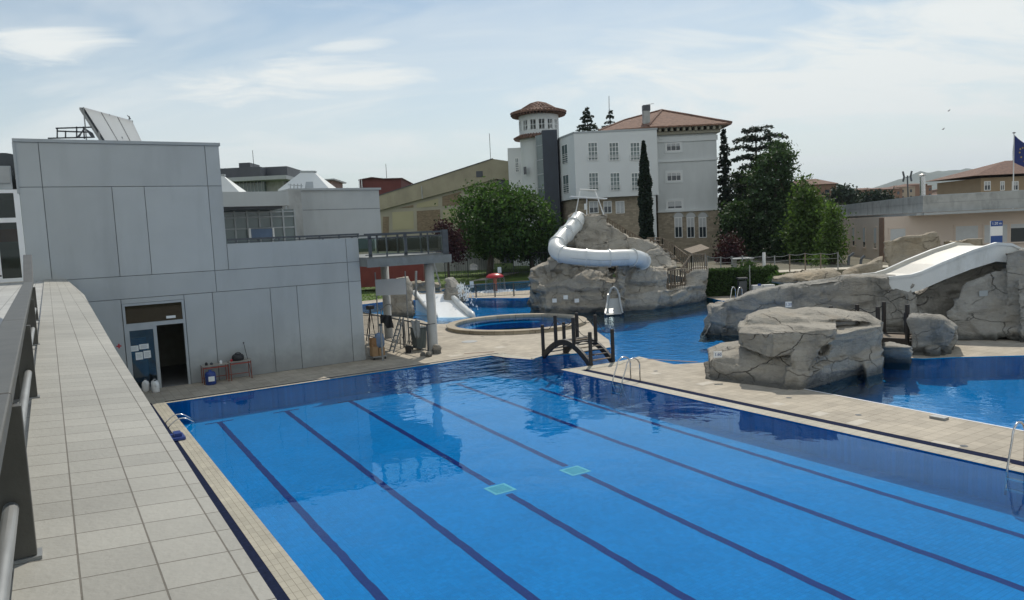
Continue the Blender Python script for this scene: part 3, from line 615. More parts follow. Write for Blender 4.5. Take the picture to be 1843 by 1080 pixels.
g = MB(); g.box(-9,-.9,YW+6,YW+6.2,LZ,8.1); g.box(-9,-.84,YW-.03,YW+6.3,8.06,8.9); g.box(-9,-3.5,YW,YW+.1,LZ,8.05); g.build('wall', M_['panel'], lobby)
g = MB(); g.box(-9,-.88,YW-.10,YW-.04,8.28,8.86); g.build('fascia', M_['conc'], lobby)
g = MB(); g.box(-3.2,-.9,YW+3,YW+3.1,6.2,6.7); g.build('red_beam', M_['orange'], lobby)
g = MB(); c = atY(8,302,YW+4); vs = []
for k in range(25):
    a = math.pi*k/24; vs.append((c.x-.0+1.05*math.cos(a), c.y, 8.88+.95*math.sin(a)))
g.add(vs+[(p[0],p[1]+.8,p[2]) for p in vs], [tuple(range(25)),tuple(range(49,24,-1))]+[(i,25+i,26+i,i+1) for i in range(24)])
tag(g.build('roof_vent', M_['anthr']), 'dark rounded roof vent left of the tall grey block', 'vent')

# solar collectors and pipe frame on the roof
YS = YW+3.5
sp = thing('solar_collectors', tuple(atY(190,240,YS)), 'tilted bank of three glazed solar collectors on the tall block', 'solar panels')
tl, bl_ = atY(150,193,YS), atY(212,254,YS); tr, br_ = atY(238,217,YS+3.2), atY(276,254,YS+2.6)
bl_.z = br_.z = min(bl_.z, 9.35)
nrm = (tr-tl).cross(bl_-tl).normalized(); nrm = nrm if nrm.z > 0 else -nrm
for k in range(3):
    a, b2 = k/3+.008, (k+1)/3-.008
    q = [lerp(tl,tr,a), lerp(tl,tr,b2), lerp(bl_,br_,b2), lerp(bl_,br_,a)]; g = MB()
    lo = [p-nrm*.1 for p in q]; g.add([tuple(p) for p in lo+q], [(0,1,5,4),(1,2,6,5),(2,3,7,6),(3,0,4,7)],1); g.add([tuple(p) for p in q],[(0,1,2,3)],0)
    g.build('collector', [M_['solar'], M_['anthr']], sp)
g = MB()
for a, b2 in ((tl,bl_),(tr,br_),(tl,tr)): g.bar(tuple(a-nrm*.14),tuple(b2-nrm*.14),.09,.1)
for t in (0,.5,1):
    p = lerp(tl,tr,t); g.bar(tuple(p),(p.x,p.y,9.05),.05,.05)
    m_ = lerp(p, lerp(bl_,br_,t), .42); g.bar(tuple(m_),(m_.x-.05,m_.y,9.05),.07,.07); m2 = lerp(p, lerp(bl_,br_,t), .7); g.bar(tuple(m2),(m2.x-.3,m2.y,9.1),.04,.04)
g.build('support_frame', M_['galv'], sp)
g = MB(); a = lerp(tl,tr,.93); g.bar(tuple(a),(a.x+.02,a.y,a.z+.16),.04,.04); g.bar((a.x-.06,a.y,a.z+.2),(a.x+.08,a.y,a.z+.02),.03,.03); g.build('air_valve', M_['black'], sp)
pf = thing('pipe_frame', tuple(atY(135,248,YS)), 'dark galvanised pipe frame beside the solar collectors', 'pipework')
g = MB()
def PS(px, py, dy=0): return tuple(atY(px, py, YS+dy))
for pts in ([(100,231),(165,229)],[(103,236),(160,238)],[(103,230),(103,249)],[(118,236),(118,249)],[(86,249),(170,247)],[(138,228),(138,248)],[(150,228),(152,250)]):
    g.bar(PS(*pts[0]),PS(*pts[1]),.055,.055)
for i in range(5):
    g.tube([PS(150,230,i*.25),PS(158+i*2,236+i,i*.2),PS(166+i,248,i*.2)],.03,6); g.tube([PS(152,229+i,i*.2),PS(142-i,248,i*.25)],.025,6)
g.build('pipes', M_['anthr'], pf)

# terrace rail along the low block and the glass balcony
bal = thing('glass_balcony', (14.5, YW, 4.7), 'grey concrete balcony with glass railing on round columns beyond the building', 'balcony')
BX, BY0, BY1 = 16.45, 32.15, 41.2
g = MB(); g.box(LB1+.01, BX, BY0, BY1, 4.38, 4.78); g.box(LB1+.01, BX+.1, BY0-.08, BY0-.003, 4.34, 4.72); g.box(LB1+.01,BX+.02,BY0-.02,BY1,4.784,4.80); g.build('slab', mat('balcony_concrete', (.21,.225,.22), .85, .2, 1.2, .006, 20, c2=(.13,.14,.14), s2=1.1, streak=.3), bal)
g = MB()
for x in (LB1+.1, 13.9, 15.1): pass
def post(x0,x1,y0,y1,z0=4.802,z1=5.82):
    g = MB(); g.box(x0,x1,y0,y1,z0,z1); g.build('post', M_['anthr'], bal)
for x in (LB1+.25, 14.25): post(x-.07,x+.07,BY0+.03,BY0+.13)
post(BX-.30,BX,BY0-.02,BY0+.2,4.5,5.92)
for x in (13.3,15.4): post(x-.025,x+.025,BY0+.02,BY0+.10)
for y in (35,38,41): post(BX-.14,BX-.04,y-.05,y+.05)
for x in (13.2,14.9): post(x-.04,x+.04,BY1-.1,BY1-.02)
g = MB(); g.box(LB1,BX-.3,BY0+.0,BY0+.10,5.80,5.88); g.box(BX-.15,BX-.03,BY0+.2,BY1,5.80,5.88); g.box(LB1,BX-.15,BY1-.15,BY1,5.80,5.88); g.box(LB1,BX-.31,BY0+.03,BY0+.07,5.64,5.68); g.box(LB1,BX-.31,BY0+.03,BY0+.07,4.88,4.92); g.build('handrail', M_['anthr'], bal)
for x0, x1 in ((LB1+.34,13.27),(13.33,14.17),(14.33,15.36),(15.44,BX-.32)):
    g = MB(); g.box(x0,x1,BY0+.045,BY0+.055,4.93,5.63); g.build('glass_panel', M_['glass'], bal)
g = MB(); g.box(BX-.10,BX-.09,BY0+.22,BY1-.2,4.9,5.7); g.box(LB1+.1,BX-.2,BY1-.09,BY1-.08,4.9,5.7); g.build('glass_panel', M_['glassd'], bal)
for x, y in ((15.55,32.55),(16.15,39.6)):
    g = MB(); g.lathe([(.24,0),(.225,.05),(.225,4.36)],(x,y),24); g.build('column', M_['col'], bal, smooth=True)
tr_ = thing('terrace_rail', (9.5, YW, LT), 'low dark metal rail along the top of the low grey block', 'railing')
g = MB(); g.box(TB1+.05,LB1+.05,YW+.0,YW+.12,5.84,5.92); g.box(TB1+.05,LB1,YW+.04,YW+.08,5.74,5.77); g.build('handrail', M_['anthr'], tr_)
for k in range(7):
    g = MB(); x = TB1+.4+k*.9; g.box(x-.03,x+.03,YW+.03,YW+.09,LT,5.84); g.build('post', M_['anthr'], tr_)

# wall objects in front of the building: tables, canister, bag, jugs, tool
tb = thing('school_table', (5.9, 32.4, 0), 'worn red-legged table against the grey wall beside the door', 'table')
def tbl(x0, x1, y0, y1, h, parent):
    g = MB(); g.box(x0,x1,y0,y1,h-.03,h); g.build('tabletop', mat('laminate', (.30,.28,.24), .5), parent)
    for x in (x0+.04,x1-.04):
        for y in (y0+.04,y1-.04):
            g = MB(); g.tube([(x,y,.0),(x,y,h-.03)],.018,8); g.build('leg', mat('red_leg', (.20,.05,.03), .5), parent)
    rb = mat('red_bar', (.28,.05,.03), .5)
    g = MB(); g.bar((x0+.04,y1-.04,.2),(x1-.04,y1-.04,.2),.025,.025); g.build('stretcher', rb, parent)
    g = MB(); g.bar((x0+.04,y0+.05,h-.1),(x1-.04,y0+.05,h-.1),.03,.05); g.build('apron', rb, parent)
tbl(4.98,6.02,32.3,32.85,.76,tb)
tb2 = thing('school_table', (6.6, 32.4, 0), 'worn table under the black bag, right of the red-legged one', 'table')
tbl(6.05,6.95,32.3,32.85,.80,tb2)
g = MB(); rr = random.Random(4); ring = []
bag = thing('sports_bag', (6.45, 32.55, .80), 'black bag lying on the table by the grey wall', 'bag')
g.lathe([(.20,0),(.25,.06),(.25,.17),(.2,.25),(.08,.29),(0,.29)],(6.45,32.55),14,0,.80); o = g.build('bag_body', M_['black'], bag, smooth=True)
g = MB(); g.tube([(6.3,32.5,1.02),(6.36,32.5,1.12),(6.45,32.5,1.15),(6.54,32.5,1.12),(6.6,32.5,1.02)],.02,6); g.build('strap', M_['black'], bag)
for i, (x, c_, h, lab) in enumerate(((5.18,'black',.13,'small black tin on the left end of the red-legged table'),(5.38,'anthr',.10,'small grey pot on the red-legged table'),(5.75,'white',.14,'small white bottle on the red-legged table'),(6.18,'red',.09,'small red box next to the black bag'))):
    g = MB(); g.lathe([(.05,0),(.055,.02),(.055,h*.75),(.025,h*.9),(.025,h),(0,h)],(x,32.5),12,0,.76 if i < 3 else .80); tag(g.build('table_item', M_[c_], smooth=False), lab, 'container')
cn = thing('blue_canister', (5.25, 32.25, 0), 'blue plastic canister with a white label under the table', 'canister')
g = MB(); g.lathe([(.19,0),(.21,.03),(.21,.44),(.17,.52),(.06,.54),(.06,.60),(0,.60)],(5.25,32.2),16); g.build('drum', M_['blue_pl'], cn, smooth=True)
g = MB(); g.box(5.13,5.37,31.972,31.984,.16,.36); g.build('label_sheet', M_['paper'], cn)
g = MB(); g.tube([(6.93,32.35,0),(6.80,32.9,1.45)],.012,8); g.lathe([(0,-.04),(.04,0),(0,.04)],(6.80,32.9),10,0,1.47); tag(g.build('leaning_pole', M_['black']), 'thin pole with a black knob leaning on the wall beside the tables', 'pole')
def jug(x, y, lab):
    t = thing('white_jug', (x, y, 0), lab, 'jug', 'white plastic jugs by the door')
    g = MB(); g.lathe([(.12,0),(.14,.02),(.14,.30),(.12,.38),(.06,.42),(.045,.43),(.045,.46)],(x,y),16); g.build('jug_body', M_['white'], t, smooth=True)
    g = MB(); g.lathe([(.05,.46),(.05,.50),(0,.50)],(x,y),12); g.build('jug_cap', M_['anthr'], t)
    g = MB(); g.tube([(x,y-.13,.24),(x,y-.18,.28),(x,y-.18,.36),(x,y-.1,.40)],.018,6); g.build('jug_handle', M_['white'], t)
p = at(263,704); jug(p.x, p.y, 'white plastic jug on the left of the three beside the glass door')
p = at(281,706); jug(p.x, p.y, 'white plastic jug at the front of the three beside the glass door'); jug(p.x+.02, p.y+.45, 'white plastic jug at the back of the three beside the glass door')

# ================================================================== ROCKS
def hull(points):
    bm = bmesh.new()
    for p in points: bm.verts.new(p)
    r = bmesh.ops.convex_hull(bm, input=bm.verts)
    bmesh.ops.delete(bm, geom=list({e for e in r['geom_interior']+r['geom_unused'] if isinstance(e, bmesh.types.BMVert)}), context='VERTS')
    bmesh.ops.recalc_face_normals(bm, faces=bm.faces)
    vs = [tuple(v.co) for v in bm.verts]; bm.verts.index_update(); fs = [[v.index for v in f.verts] for f in bm.faces]; bm.free(); return vs, fs
def chunk(front, back, shrink=.0):
    P = []
    for q in front:
        if isinstance(q, Vector): p = q
        elif q[2] > 20: p = pv(*q)
        else: p = at(*q)
        P.append(p)
    c = sum(P, Vector())/len(P); out = []
    for p in P:
        dh = Vector((p.x,p.y,0)).normalized(); out.append(p); b = p + dh*back; b = b + (c + dh*back - b)*shrink; b.z = p.z - abs(back)*.02; out.append(b)
    return out
def rock_mesh(name, chunks, m, voxel=.1, amp=1., crack=1., seed=0, parent=None, cw=1.0, cell_amp=1., strata=1.):
    mb = MB()
    for ch in chunks: vs, fs = hull(list(ch)+[Vector((p[0],p[1],-.45)) for p in ch if p[2] < .3]); mb.add(vs, fs)
    o = mb.build(name, m, parent)
    md = o.modifiers.new('r', 'REMESH'); md.mode = 'VOXEL'; md.voxel_size = voxel; md.use_smooth_shade = True
    dg = bpy.context.evaluated_depsgraph_get(); me = bpy.data.meshes.new_from_object(o.evaluated_get(dg)); o.modifiers.clear()
    old = o.data; o.data = me; bpy.data.meshes.remove(old)
    if not me.materials: me.materials.append(m)
    bm = bmesh.new(); bm.from_mesh(me); bmesh.ops.smooth_vert(bm, verts=bm.verts, factor=.5, use_axis_x=True, use_axis_y=True, use_axis_z=True); bm.normal_update()
    S = Vector((seed*7.3, seed*3.1, seed*5.7)); off = parent_world(parent) if parent else Vector()
    for v in bm.verts:
        p = v.co + off; q = p + S; n = v.normal
        wv = Vector((noise.noise(q*.6), noise.noise(q*.6+Vector((9,2,4))), noise.noise(q*.6+Vector((3,8,1)))))*.45
        d = noise.noise(q*.55)*.10 + noise.noise(q*1.6)*.05 + noise.noise(Vector((q.x*.5, q.y*.5, q.z*3.0)))*.10 + abs(noise.noise(q*2.7))*.06 + noise.noise(q*6)*.018
        qq = (q+wv); k = noise.voronoi(Vector((qq.x*.55/cw, qq.y*.55/cw, qq.z*1.15/cw)))[0]; e = k[1]-k[0]
        gte = min(1, max(0, (noise.noise(q*.45)+.25)*3))
        if e < .07: d -= .10*(1-e/.07)*crack*gte
        # blocks stand out by different amounts
        cell = noise.voronoi(Vector((qq.x*.55/cw, qq.y*.55/cw, qq.z*1.15/cw)))[1][0]
        d += (noise.cell(cell*3.7)-.5)*.30*min(1, e*9)*cell_amp
        sz = q.z*1.25+noise.noise(q*.33)*1.1; fr = sz-math.floor(sz); d += (fr-.5)*.20*strata*max(0, 1-abs(n.z)*1.2)+(noise.cell(Vector((math.floor(sz)*3.3,.5,seed)))-.5)*.22*strata*max(0, 1-abs(n.z)*1.2)
        v.co += n*(d*amp*(.35+.65*min(1,max(0,abs(n.z)*-.6+1.1))))
    bm.to_mesh(me); bm.free(); me.polygons.foreach_set('use_smooth', [True]*len(me.polygons)); me.update()
    return o
def sign_plate(name, px, py, D, wpx, hpx, label, text=None, lean=0, m='white', D_off=0):
    c = pv(px, py, D); s = D/F_PX; ww, hh = wpx*s/2, hpx*s/2
    t = thing(name, tuple(c), label, 'sign'); z = Vector((0,0,1))
    g = MB(); g.obox(c, UX*ww, VX*.02, z*hh); g.build('plate', M_[m], t)
    if text:
        fc = bpy.data.curves.new('lettering', 'FONT'); fc.body = text; fc.align_x = 'CENTER'; fc.align_y = 'CENTER'; fc.size = hh*1.35; fc.extrude = .002
        tmp = bpy.data.objects.new('t', fc); col.objects.link(tmp); dg = bpy.context.evaluated_depsgraph_get()
        me = bpy.data.meshes.new_from_object(tmp.evaluated_get(dg)); bpy.data.objects.remove(tmp)
        Rm = Matrix((UX, z, -VX)).transposed().to_4x4(); me.transform(Matrix.Translation(-VX*.025) @ Rm)
        me.materials.clear(); me.materials.append(M_['cap']); o = bpy.data.objects.new('lettering', me); col.objects.link(o); o.parent = t
    return t

# near rock on the right-hand deck
nr = [chunk([(1462,655,24.75),(1535,645,25.5),(1470,606,24.95),(1535,602,25.8)], 1.6),
      chunk([(1392,690,25.3),(1545,668,26.0),(1396,604,26.2),(1580,596,27.3),(1540,640,26.2)], 1.8),
      chunk([(1271,682,0),(1345,692,0),(1437,703,0),(1274,648,26.8),(1335,634,26.3),(1395,641,25.6),(1440,632,25.0),(1300,637,26.7)], 3.0),
      chunk([(1329,626,25.9),(1386,643,25.1),(1326,598,26.0),(1398,601,25.1),(1331,588,26.4),(1402,589,25.6)], 2.2),
      chunk([(1388,643,25.0),(1490,624,24.5),(1508,613,24.6),(1390,603,25.0),(1507,592,24.6),(1400,589,25.5),(1440,585,25.2)], 2.2),
      chunk([(1338,592,26.6),(1470,592,25.7),(1342,574,26.8),(1404,561,27.2),(1454,572,26.2),(1366,565,27.0)], 1.8),
      chunk([(1405,700,0),(1440,703,0),(1461,698,0),(1425,632,24.5),(1482,628,24.5),(1450,625,24.8)], 1.6),
      chunk([(1460,699,0),(1552,668,0),(1578,655,.15),(1506,602,25.1),(1588,586,27.0),(1592,612,26.9),(1484,642,24.6)], 2.4),
      chunk([(1380,572,27.0),(1452,557,27.6),(1505,557,27.8),(1562,566,27.9),(1585,582,27.4),(1500,575,26.4)], 1.0),
      chunk([(1548,640,26.0),(1592,630,26.6),(1590,660,26.2),(1560,668,25.6)], 1.2)]
o = rock_mesh('boulder', nr, M_['rock'], .052, .45, 1.1, 1, cell_amp=.5, strata=1.5); tag(o, 'large layered artificial boulder on the paved strip between the two pools at right', 'rock')
sign_plate('depth_sign', 1292, 638, 26.33, 15, 11, 'small white depth plate on the left end of the large layered boulder', '1.60')
# stump rock with pebbles by bridge 2
o = rock_mesh('boulder', [chunk([(1637,640,0),(1700,640,0),(1722,628,0),(1638,567,1.60),(1690,573,1.5),(1722,594,1.05)], 1.8)], M_['rock2'], .075, .6, 1., 5); tag(o, 'stump shaped dark streaked boulder beside the small footbridge at right', 'rock')
for (x, y, r, lab) in ((1678,640,.34,'small rounded boulder in front of the stump shaped rock'),(1703,636,.30,'small rounded boulder at the right foot of the stump shaped rock')):
    p = at(x, y, 0); pts = []
    for k in range(14): a = k*2.4; zz = (k/13)*r*1.5; rr_ = r*math.sqrt(max(.05,1-(k/13-.35)**2*1.6)); pts.append((p.x+rr_*math.cos(a), p.y+rr_*math.sin(a)*.9, zz-.05))
    tag(rock_mesh('boulder', [pts], M_['rock2'], .06, .3, .3, x), lab, 'rock')
o = rock_mesh('boulder', [chunk([(1588,648,0),(1640,650,0),(1590,622,.8),(1640,624,.75)], 1.2)], M_['rock2'], .08, .5, 1, 9); tag(o, 'low rock footing under the small footbridge at right', 'rock')
# long low rock wall in front of slide 2
def wl(t): return Vector((27.9+(33.55-27.9)*t, 26.3+(19.2-26.3)*t, 0))
rw = []
prof = [(0,1.45),(.12,1.75),(.25,2.15),(.4,2.45),(.55,2.65),(.7,2.8),(.85,2.78),(1.,2.66)]
for (t0,h0),(t1,h1) in zip(prof[:-1], prof[1:]):
    f = [wl(t0), wl(t1), wl(t0)+Vector((.12,.12,h0)), wl(t1)+Vector((.12,.12,h1))]; rw.append(chunk(f, 1.6))
rw.append(chunk([(1630,606,33.5),(1662,604,33.3),(1632,522,34.0),(1660,530,33.8)], 1.3))
rw.append(chunk([wl(0)+Vector((-.4,.5,0)), wl(.1)+Vector((-.2,-.2,0)), wl(.02)+Vector((0,0,1.3)), wl(.1)+Vector((0,0,1.5))], 1.2))
o = rock_mesh('rock_wall', rw, M_['rock2'], .1, .7, 1.1, 2); tag(o, 'long low rock wall sloping up to the open white slide at right', 'rock wall')
sign_plate('depth_sign', 1419, 548, 35.0, 11, 10, 'small white depth plate on the long low rock wall', '1.20')
# rocks and mountain round slide 2
o = rock_mesh('boulder', [chunk([(1515,502,37.5),(1592,505,37.5),(1588,461,38),(1540,480,38),(1515,492,38)], 1.5)], M_['rockl'], .1, .5, 1, 3); tag(o, 'low tan slab leaning behind the long rock wall', 'rock')
o = rock_mesh('boulder', [chunk([(1590,470,38.5),(1618,500,38.2),(1700,470,38.6),(1588,436,38.8),(1640,424,39),(1685,418,39),(1698,445,38.7)], 1.6)], M_['rockl'], .1, .5, .8, 4); tag(o, 'big tan boulder rising behind the open white slide', 'rock')
o = rock_mesh('boulder', [chunk([(1388,508,42),(1520,512,42),(1388,499,42),(1440,489,43),(1500,484,43),(1515,495,42.5)], 2.5)], M_['rockl'], .12, .55, 1, 6); tag(o, 'flat overhanging rock ledge between the hedge and the rock wall', 'rock')
o = rock_mesh('boulder', [chunk([(1695,470,40),(1770,470,40),(1695,432,40),(1770,430,40)], 1.2)], M_['rockl'], .12, .5, 1, 8); tag(o, 'tan block of rock behind the top of the open white slide', 'rock')
m0 = Vector((33.6,19.15,0)); m1 = Vector((36.2,17.4,0)); m2 = Vector((37.6,12.5,0)); m3 = Vector((41,10.5,0))
mt = [chunk([(1716,606,32.1),(1800,607,31.5),(1700,565,32.5),(1738,512,33.1),(1800,486,32.9)], 1.2), chunk([(1835,607,30.8),(1890,607,30.7),(1828,505,31.7),(1890,486,31.6)], 1.2),
      chunk([m0, m1, m0+Vector((.2,.3,1.75)), m1+Vector((.2,.3,3.3))], 2.0),
      chunk([m1, m2, m1+Vector((.2,.2,3.35)), m2+Vector((.3,.3,3.95))], 2.2),
      chunk([m2, m3, m2+Vector((.3,.3,3.95)), m3+Vector((.3,.3,4.0))], 2.4),
      chunk([pv(1806,600,31.6),pv(1870,605,31.),pv(1806,452,32.6),pv(1830,446,32.5),pv(1890,452,32.2)], 2.0)]
o = rock_mesh('rock_mountain', mt, M_['rock2'], .1, .8, 1.2, 7, cw=1.3); tag(o, 'dark rock mountain carrying the open white slide at the right edge', 'rock wall')
sign_plate('blank_plate', 1770, 528, pv(1770,528,32.9).dot(VX)-.25, 15, 10, 'small grey plate on the dark rock mountain below the open slide', None, m='trim')
# slide 2: wide open chute
s2 = thing('open_slide', tuple(pv(1640,520,35)), 'wide white open slide running down between rocks at right', 'slide')
cl = [(1842,446,33.3),(1800,437,33.6),(1765,446,33.9),(1700,472,34.4),(1650,498,34.8),(1600,512,35.2),(1560,513,35.6)]
near = [(1848,450,32.9),(1822,438,33.0),(1795,436,33.1),(1750,450,33.3),(1700,470,33.6),(1660,488,33.9),(1640,494,34.1),(1600,498,34.5)]
Pn = [pv(*q) for q in near]
wdir = (UX*-.25+VX*1.0).normalized()
g = MB(); gi = MB(); gf_ = MB()
for a, b2 in zip(Pn[:-1], Pn[1:]):
    W_ = 2.1
    dn = Vector((0,0,-.16)); up = Vector((0,0,0)); fa, fb = a+wdir*.14, b2+wdir*.14
    g.add([tuple(k) for k in (a,b2,fb,fa)], [(0,1,2,3)])            # near rim
    # outer skirt
    for z in (0,):
        hd = .74
        g.add([tuple(k) for k in (a,b2,b2+Vector((0,0,-.12)),a+Vector((0,0,-.12)))], [(3,2,1,0)])
        a1, b1 = a+wdir*.05+Vector((0,0,-.12)), b2+wdir*.05+Vector((0,0,-.12))
        g.add([tuple(k) for k in (a1,b1,b1+Vector((0,0,-hd)),a1+Vector((0,0,-hd)))], [(3,2,1,0)])
    gi.add([tuple(k) for k in (fa,fb,fb+dn,fa+dn)], [(0,1,2,3)])
    gi.add([tuple(k) for k in (fa+dn,fb+dn,fb+dn+wdir*W_,fa+dn+wdir*W_)], [(0,1,2,3)])
    c0, c1 = fa+wdir*W_, fb+wdir*W_
    gi.add([tuple(k) for k in (fa+dn+wdir*W_,fb+dn+wdir*W_,c1,c0)], [(0,1,2,3)])
    gf_.add([tuple(k) for k in (c0,c1,c1+wdir*.14,c0+wdir*.14)], [(0,1,2,3)])
    gf_.add([tuple(k) for k in (c0+wdir*.14,c1+wdir*.14,c1+wdir*.14-Vector((0,0,.9)),c0+wdir*.14-Vector((0,0,.9)))], [(0,1,2,3)])
g.build('side_wall', M_['gel'], s2); gf_.build('side_wall', M_['gel'], s2); gi.build('chute', mat('beige_gelcoat', (.58,.56,.50), .45, .08, 1.5), s2)  # chute inside is slightly beiger than the outer gelcoat
sgn = thing('pool_sign', tuple(pv(1792,437,36)), 'tall blue and white depth sign standing behind the top of the open slide', 'sign')
c = pv(1793,418,36); g = MB(); g.obox(c, UX*.29, VX*.03, Vector((0,0,.55)), 0); g.build('board', M_['white'], sgn)
for dz, hh in ((.42,.13),(-.36,.19)):
    g = MB(); g.obox(c+Vector((0,0,dz))-VX*.034, UX*.285, VX*.003, Vector((0,0,hh))); g.build('band', M_['cap'], sgn)
g = MB(); g.bar(tuple(c-Vector((0,0,3.2))), tuple(c-Vector((0,0,.5))), .08, .05); g.build('post', M_['galv'], sgn)
fc = bpy.data.curves.new('l', 'FONT'); fc.body = '1.20 m'; fc.align_x = 'CENTER'; fc.align_y = 'CENTER'; fc.size = .17
tmp = bpy.data.objects.new('t', fc); col.objects.link(tmp); me = bpy.data.meshes.new_from_object(tmp.evaluated_get(bpy.context.evaluated_depsgraph_get())); bpy.data.objects.remove(tmp)
me.transform(Matrix.Translation(c-Vector(sgn.location)+Vector((0,0,.42))-VX*.041) @ Matrix((UX, Vector((0,0,1)), -VX)).transposed().to_4x4()); me.materials.clear(); me.materials.append(M_['white'])
o = bpy.data.objects.new('lettering', me); col.objects.link(o); o.parent = sgn

# island with the tube slide
isl = [chunk([(1034,524,50.3),(1088,524,50.1),(1036,498,50.8),(1086,498,50.6),(1060,484,51.4),(1090,490,51.2)], 1.6),
      chunk([(966,524,51.6),(1030,526,50.9),(968,508,51.8),(1030,510,51.1)], 1.2),
      chunk([(1150,545,50.4),(1205,540,51.2),(1152,524,50.8),(1205,520,51.6)], 1.4),
      chunk([(952,530,53.4),(975,534,52.6),(954,512,53.6),(975,514,52.8)], 1.2),
      chunk([(1000,512,52.6),(1100,512,52.2),(1000,466,53.2),(1100,466,53.4)], 3),
      chunk([(952,556,54),(985,562,52),(956,487,54),(975,476,53.5),(1000,474,52.5),(1000,563,51)], 5),
       chunk([(965,561,51.5),(1005,565,50.2),(1120,566,49.6),(968,520,51.8),(1010,505,50.8),(1070,500,50.4),(1118,505,50)], 5),
       chunk([(985,520,52),(1040,520,51.4),(985,470,52.5),(1000,458,52.8),(1030,468,52)], 4),
       chunk([(1025,505,52.),(1080,505,51.6),(1030,475,52),(1080,478,52)], 4),
       chunk([(1105,566,49.5),(1128,565,49.4),(1108,480,50),(1125,464,50.2),(1132,470,50.1)], 2.5),
       chunk([(1090,566,49.6),(1180,560,50),(1268,541,54),(1120,528,50.2),(1190,524,50.8),(1268,512,54.2)], 6),
       chunk([(1240,545,53.5),(1276,538,54.5),(1232,495,54),(1274,484,54.8),(1250,484,54.5)], 4),
       chunk([(1030,478,53.2),(1105,480,53),(1040,386,54.6),(1062,382,54.8),(1093,388,54.8),(1036,400,54.2),(1097,420,54)], 3.2),
       chunk([(1014,440,55),(1040,440,55),(1022,390,56),(1037,380,56),(1044,386,56)], 2),
       chunk([(1080,480,53.5),(1090,400,55.3),(1130,425,54.6),(1128,470,53.5)], 3.5),
       chunk([(1110,490,53.6),(1125,428,54.6),(1168,429,54.8),(1212,458,54.6),(1215,485,53.6),(1180,486,53.)], 4),
       chunk([(1128,530,50.6),(1190,528,51),(1135,475,51.4),(1170,470,51.8)], 3),
       chunk([(1150,530,51.2),(1205,525,51.6),(1152,494,51.8),(1170,480,52.4),(1196,482,52.4),(1200,500,51.8)], 3)]
o = rock_mesh('rock_island', isl, M_['rock'], .105, .85, 1.3, 11, cw=.95, strata=1.35); tag(o, 'tall artificial rock island carrying the white tube slide in the leisure pool', 'rock island')
for px, lab in ((998,'left of the three white plates on the rock island'),(1018,'middle plate, set higher, of the three on the rock island'),(1038,'right of the three white plates on the rock island')):
    sign_plate('depth_sign', px, 541 if px != 1018 else 535, 50.1 if px != 998 else 50.4, 8, 7, lab, None)
tsl = thing('tube_slide', tuple(pv(1000,455,51)), 'white tube slide curling round the front of the rock island', 'slide')
path_ = [(1042,393,55.2),(1036,402,54.4),(1026,414,53.6),(1014,426,52.6),(1004,438,51.6),(1001,449,50.8),(1010,457,50.2),(1028,461,49.9),(1055,463.5,49.7),(1085,465,49.7),(1115,464,49.9),(1140,464,50.3),(1154,468,51.2),(1156,476,52.4),(1150,483,53.6)]
pts = [pv(*q) for q in path_]
def catmull(P, n=8):
    out = []
    for i in range(len(P)-1):
        p0, p1, p2, p3 = P[max(i-1,0)], P[i], P[i+1], P[min(i+2,len(P)-1)]
        for k in range(n):
            t = k/n; out.append(.5*((2*p1)+(p2-p0)*t+(2*p0-5*p1+4*p2-p3)*t*t+(3*p1-p0-3*p2+p3)*t**3))
    out.append(P[-1]); return out
C_ = catmull(pts); g = MB(); g.tube(C_, .55, 28); g.build('tube', M_['gel'], tsl, smooth=True)
ln = [0]
for a, b2 in zip(C_[:-1], C_[1:]): ln.append(ln[-1]+(b2-a).length)
nf = 9
for k in range(1, nf):
    L_ = ln[-1]*(k-.25)/nf; i = max(j for j in range(len(ln)) if ln[j] <= L_); i = min(i, len(C_)-2); t = (C_[i+1]-C_[i]).normalized(); p = C_[i]
    g = MB(); g.tube([p-t*.04, p+t*.04], .62, 28); g.build('flange', M_['gel'], tsl)
g = MB()
off = .55
for i in range(8, len(C_)-20, 1):
    a, b2 = C_[i], C_[i+1]; g.bar(tuple(a-VX*off*.98-Vector((0,0,.12))), tuple(b2-VX*off*.98-Vector((0,0,.12))), .05, .03)
g.build('seam', M_['trim'], tsl)
# lifeguard shade on the island top
cp = thing('shade_canopy', tuple(pv(1062,383,55)), 'thin two-level white shade frame on top of the rock island', 'canopy')
g = MB(); a, b2 = pv(1026,354,54), pv(1091,358,54); g.bar(tuple(a), tuple(b2), 1.3, .07); g.build('lower_panel', M_['white'], cp)
g = MB(); a, b2 = pv(1042,341,55), pv(1073,342,55); g.bar(tuple(a), tuple(b2), .9, .05); g.build('upper_panel', M_['white'], cp)
for a, b2 in (((1036,384,55),(1044,343,55)),((1087,388,54.8),(1071,343,55)),((1056,386,54.2),(1056,356,54.2))):
    g = MB(); g.bar(tuple(pv(*a)), tuple(pv(*b2)), .09, .07); g.build('leg', M_['white'], cp)
g = MB(); g.obox(pv(1054,372,54), UX*.10, VX*.02, Vector((0,0,.22))); g.build('notice', M_['paper'], cp)
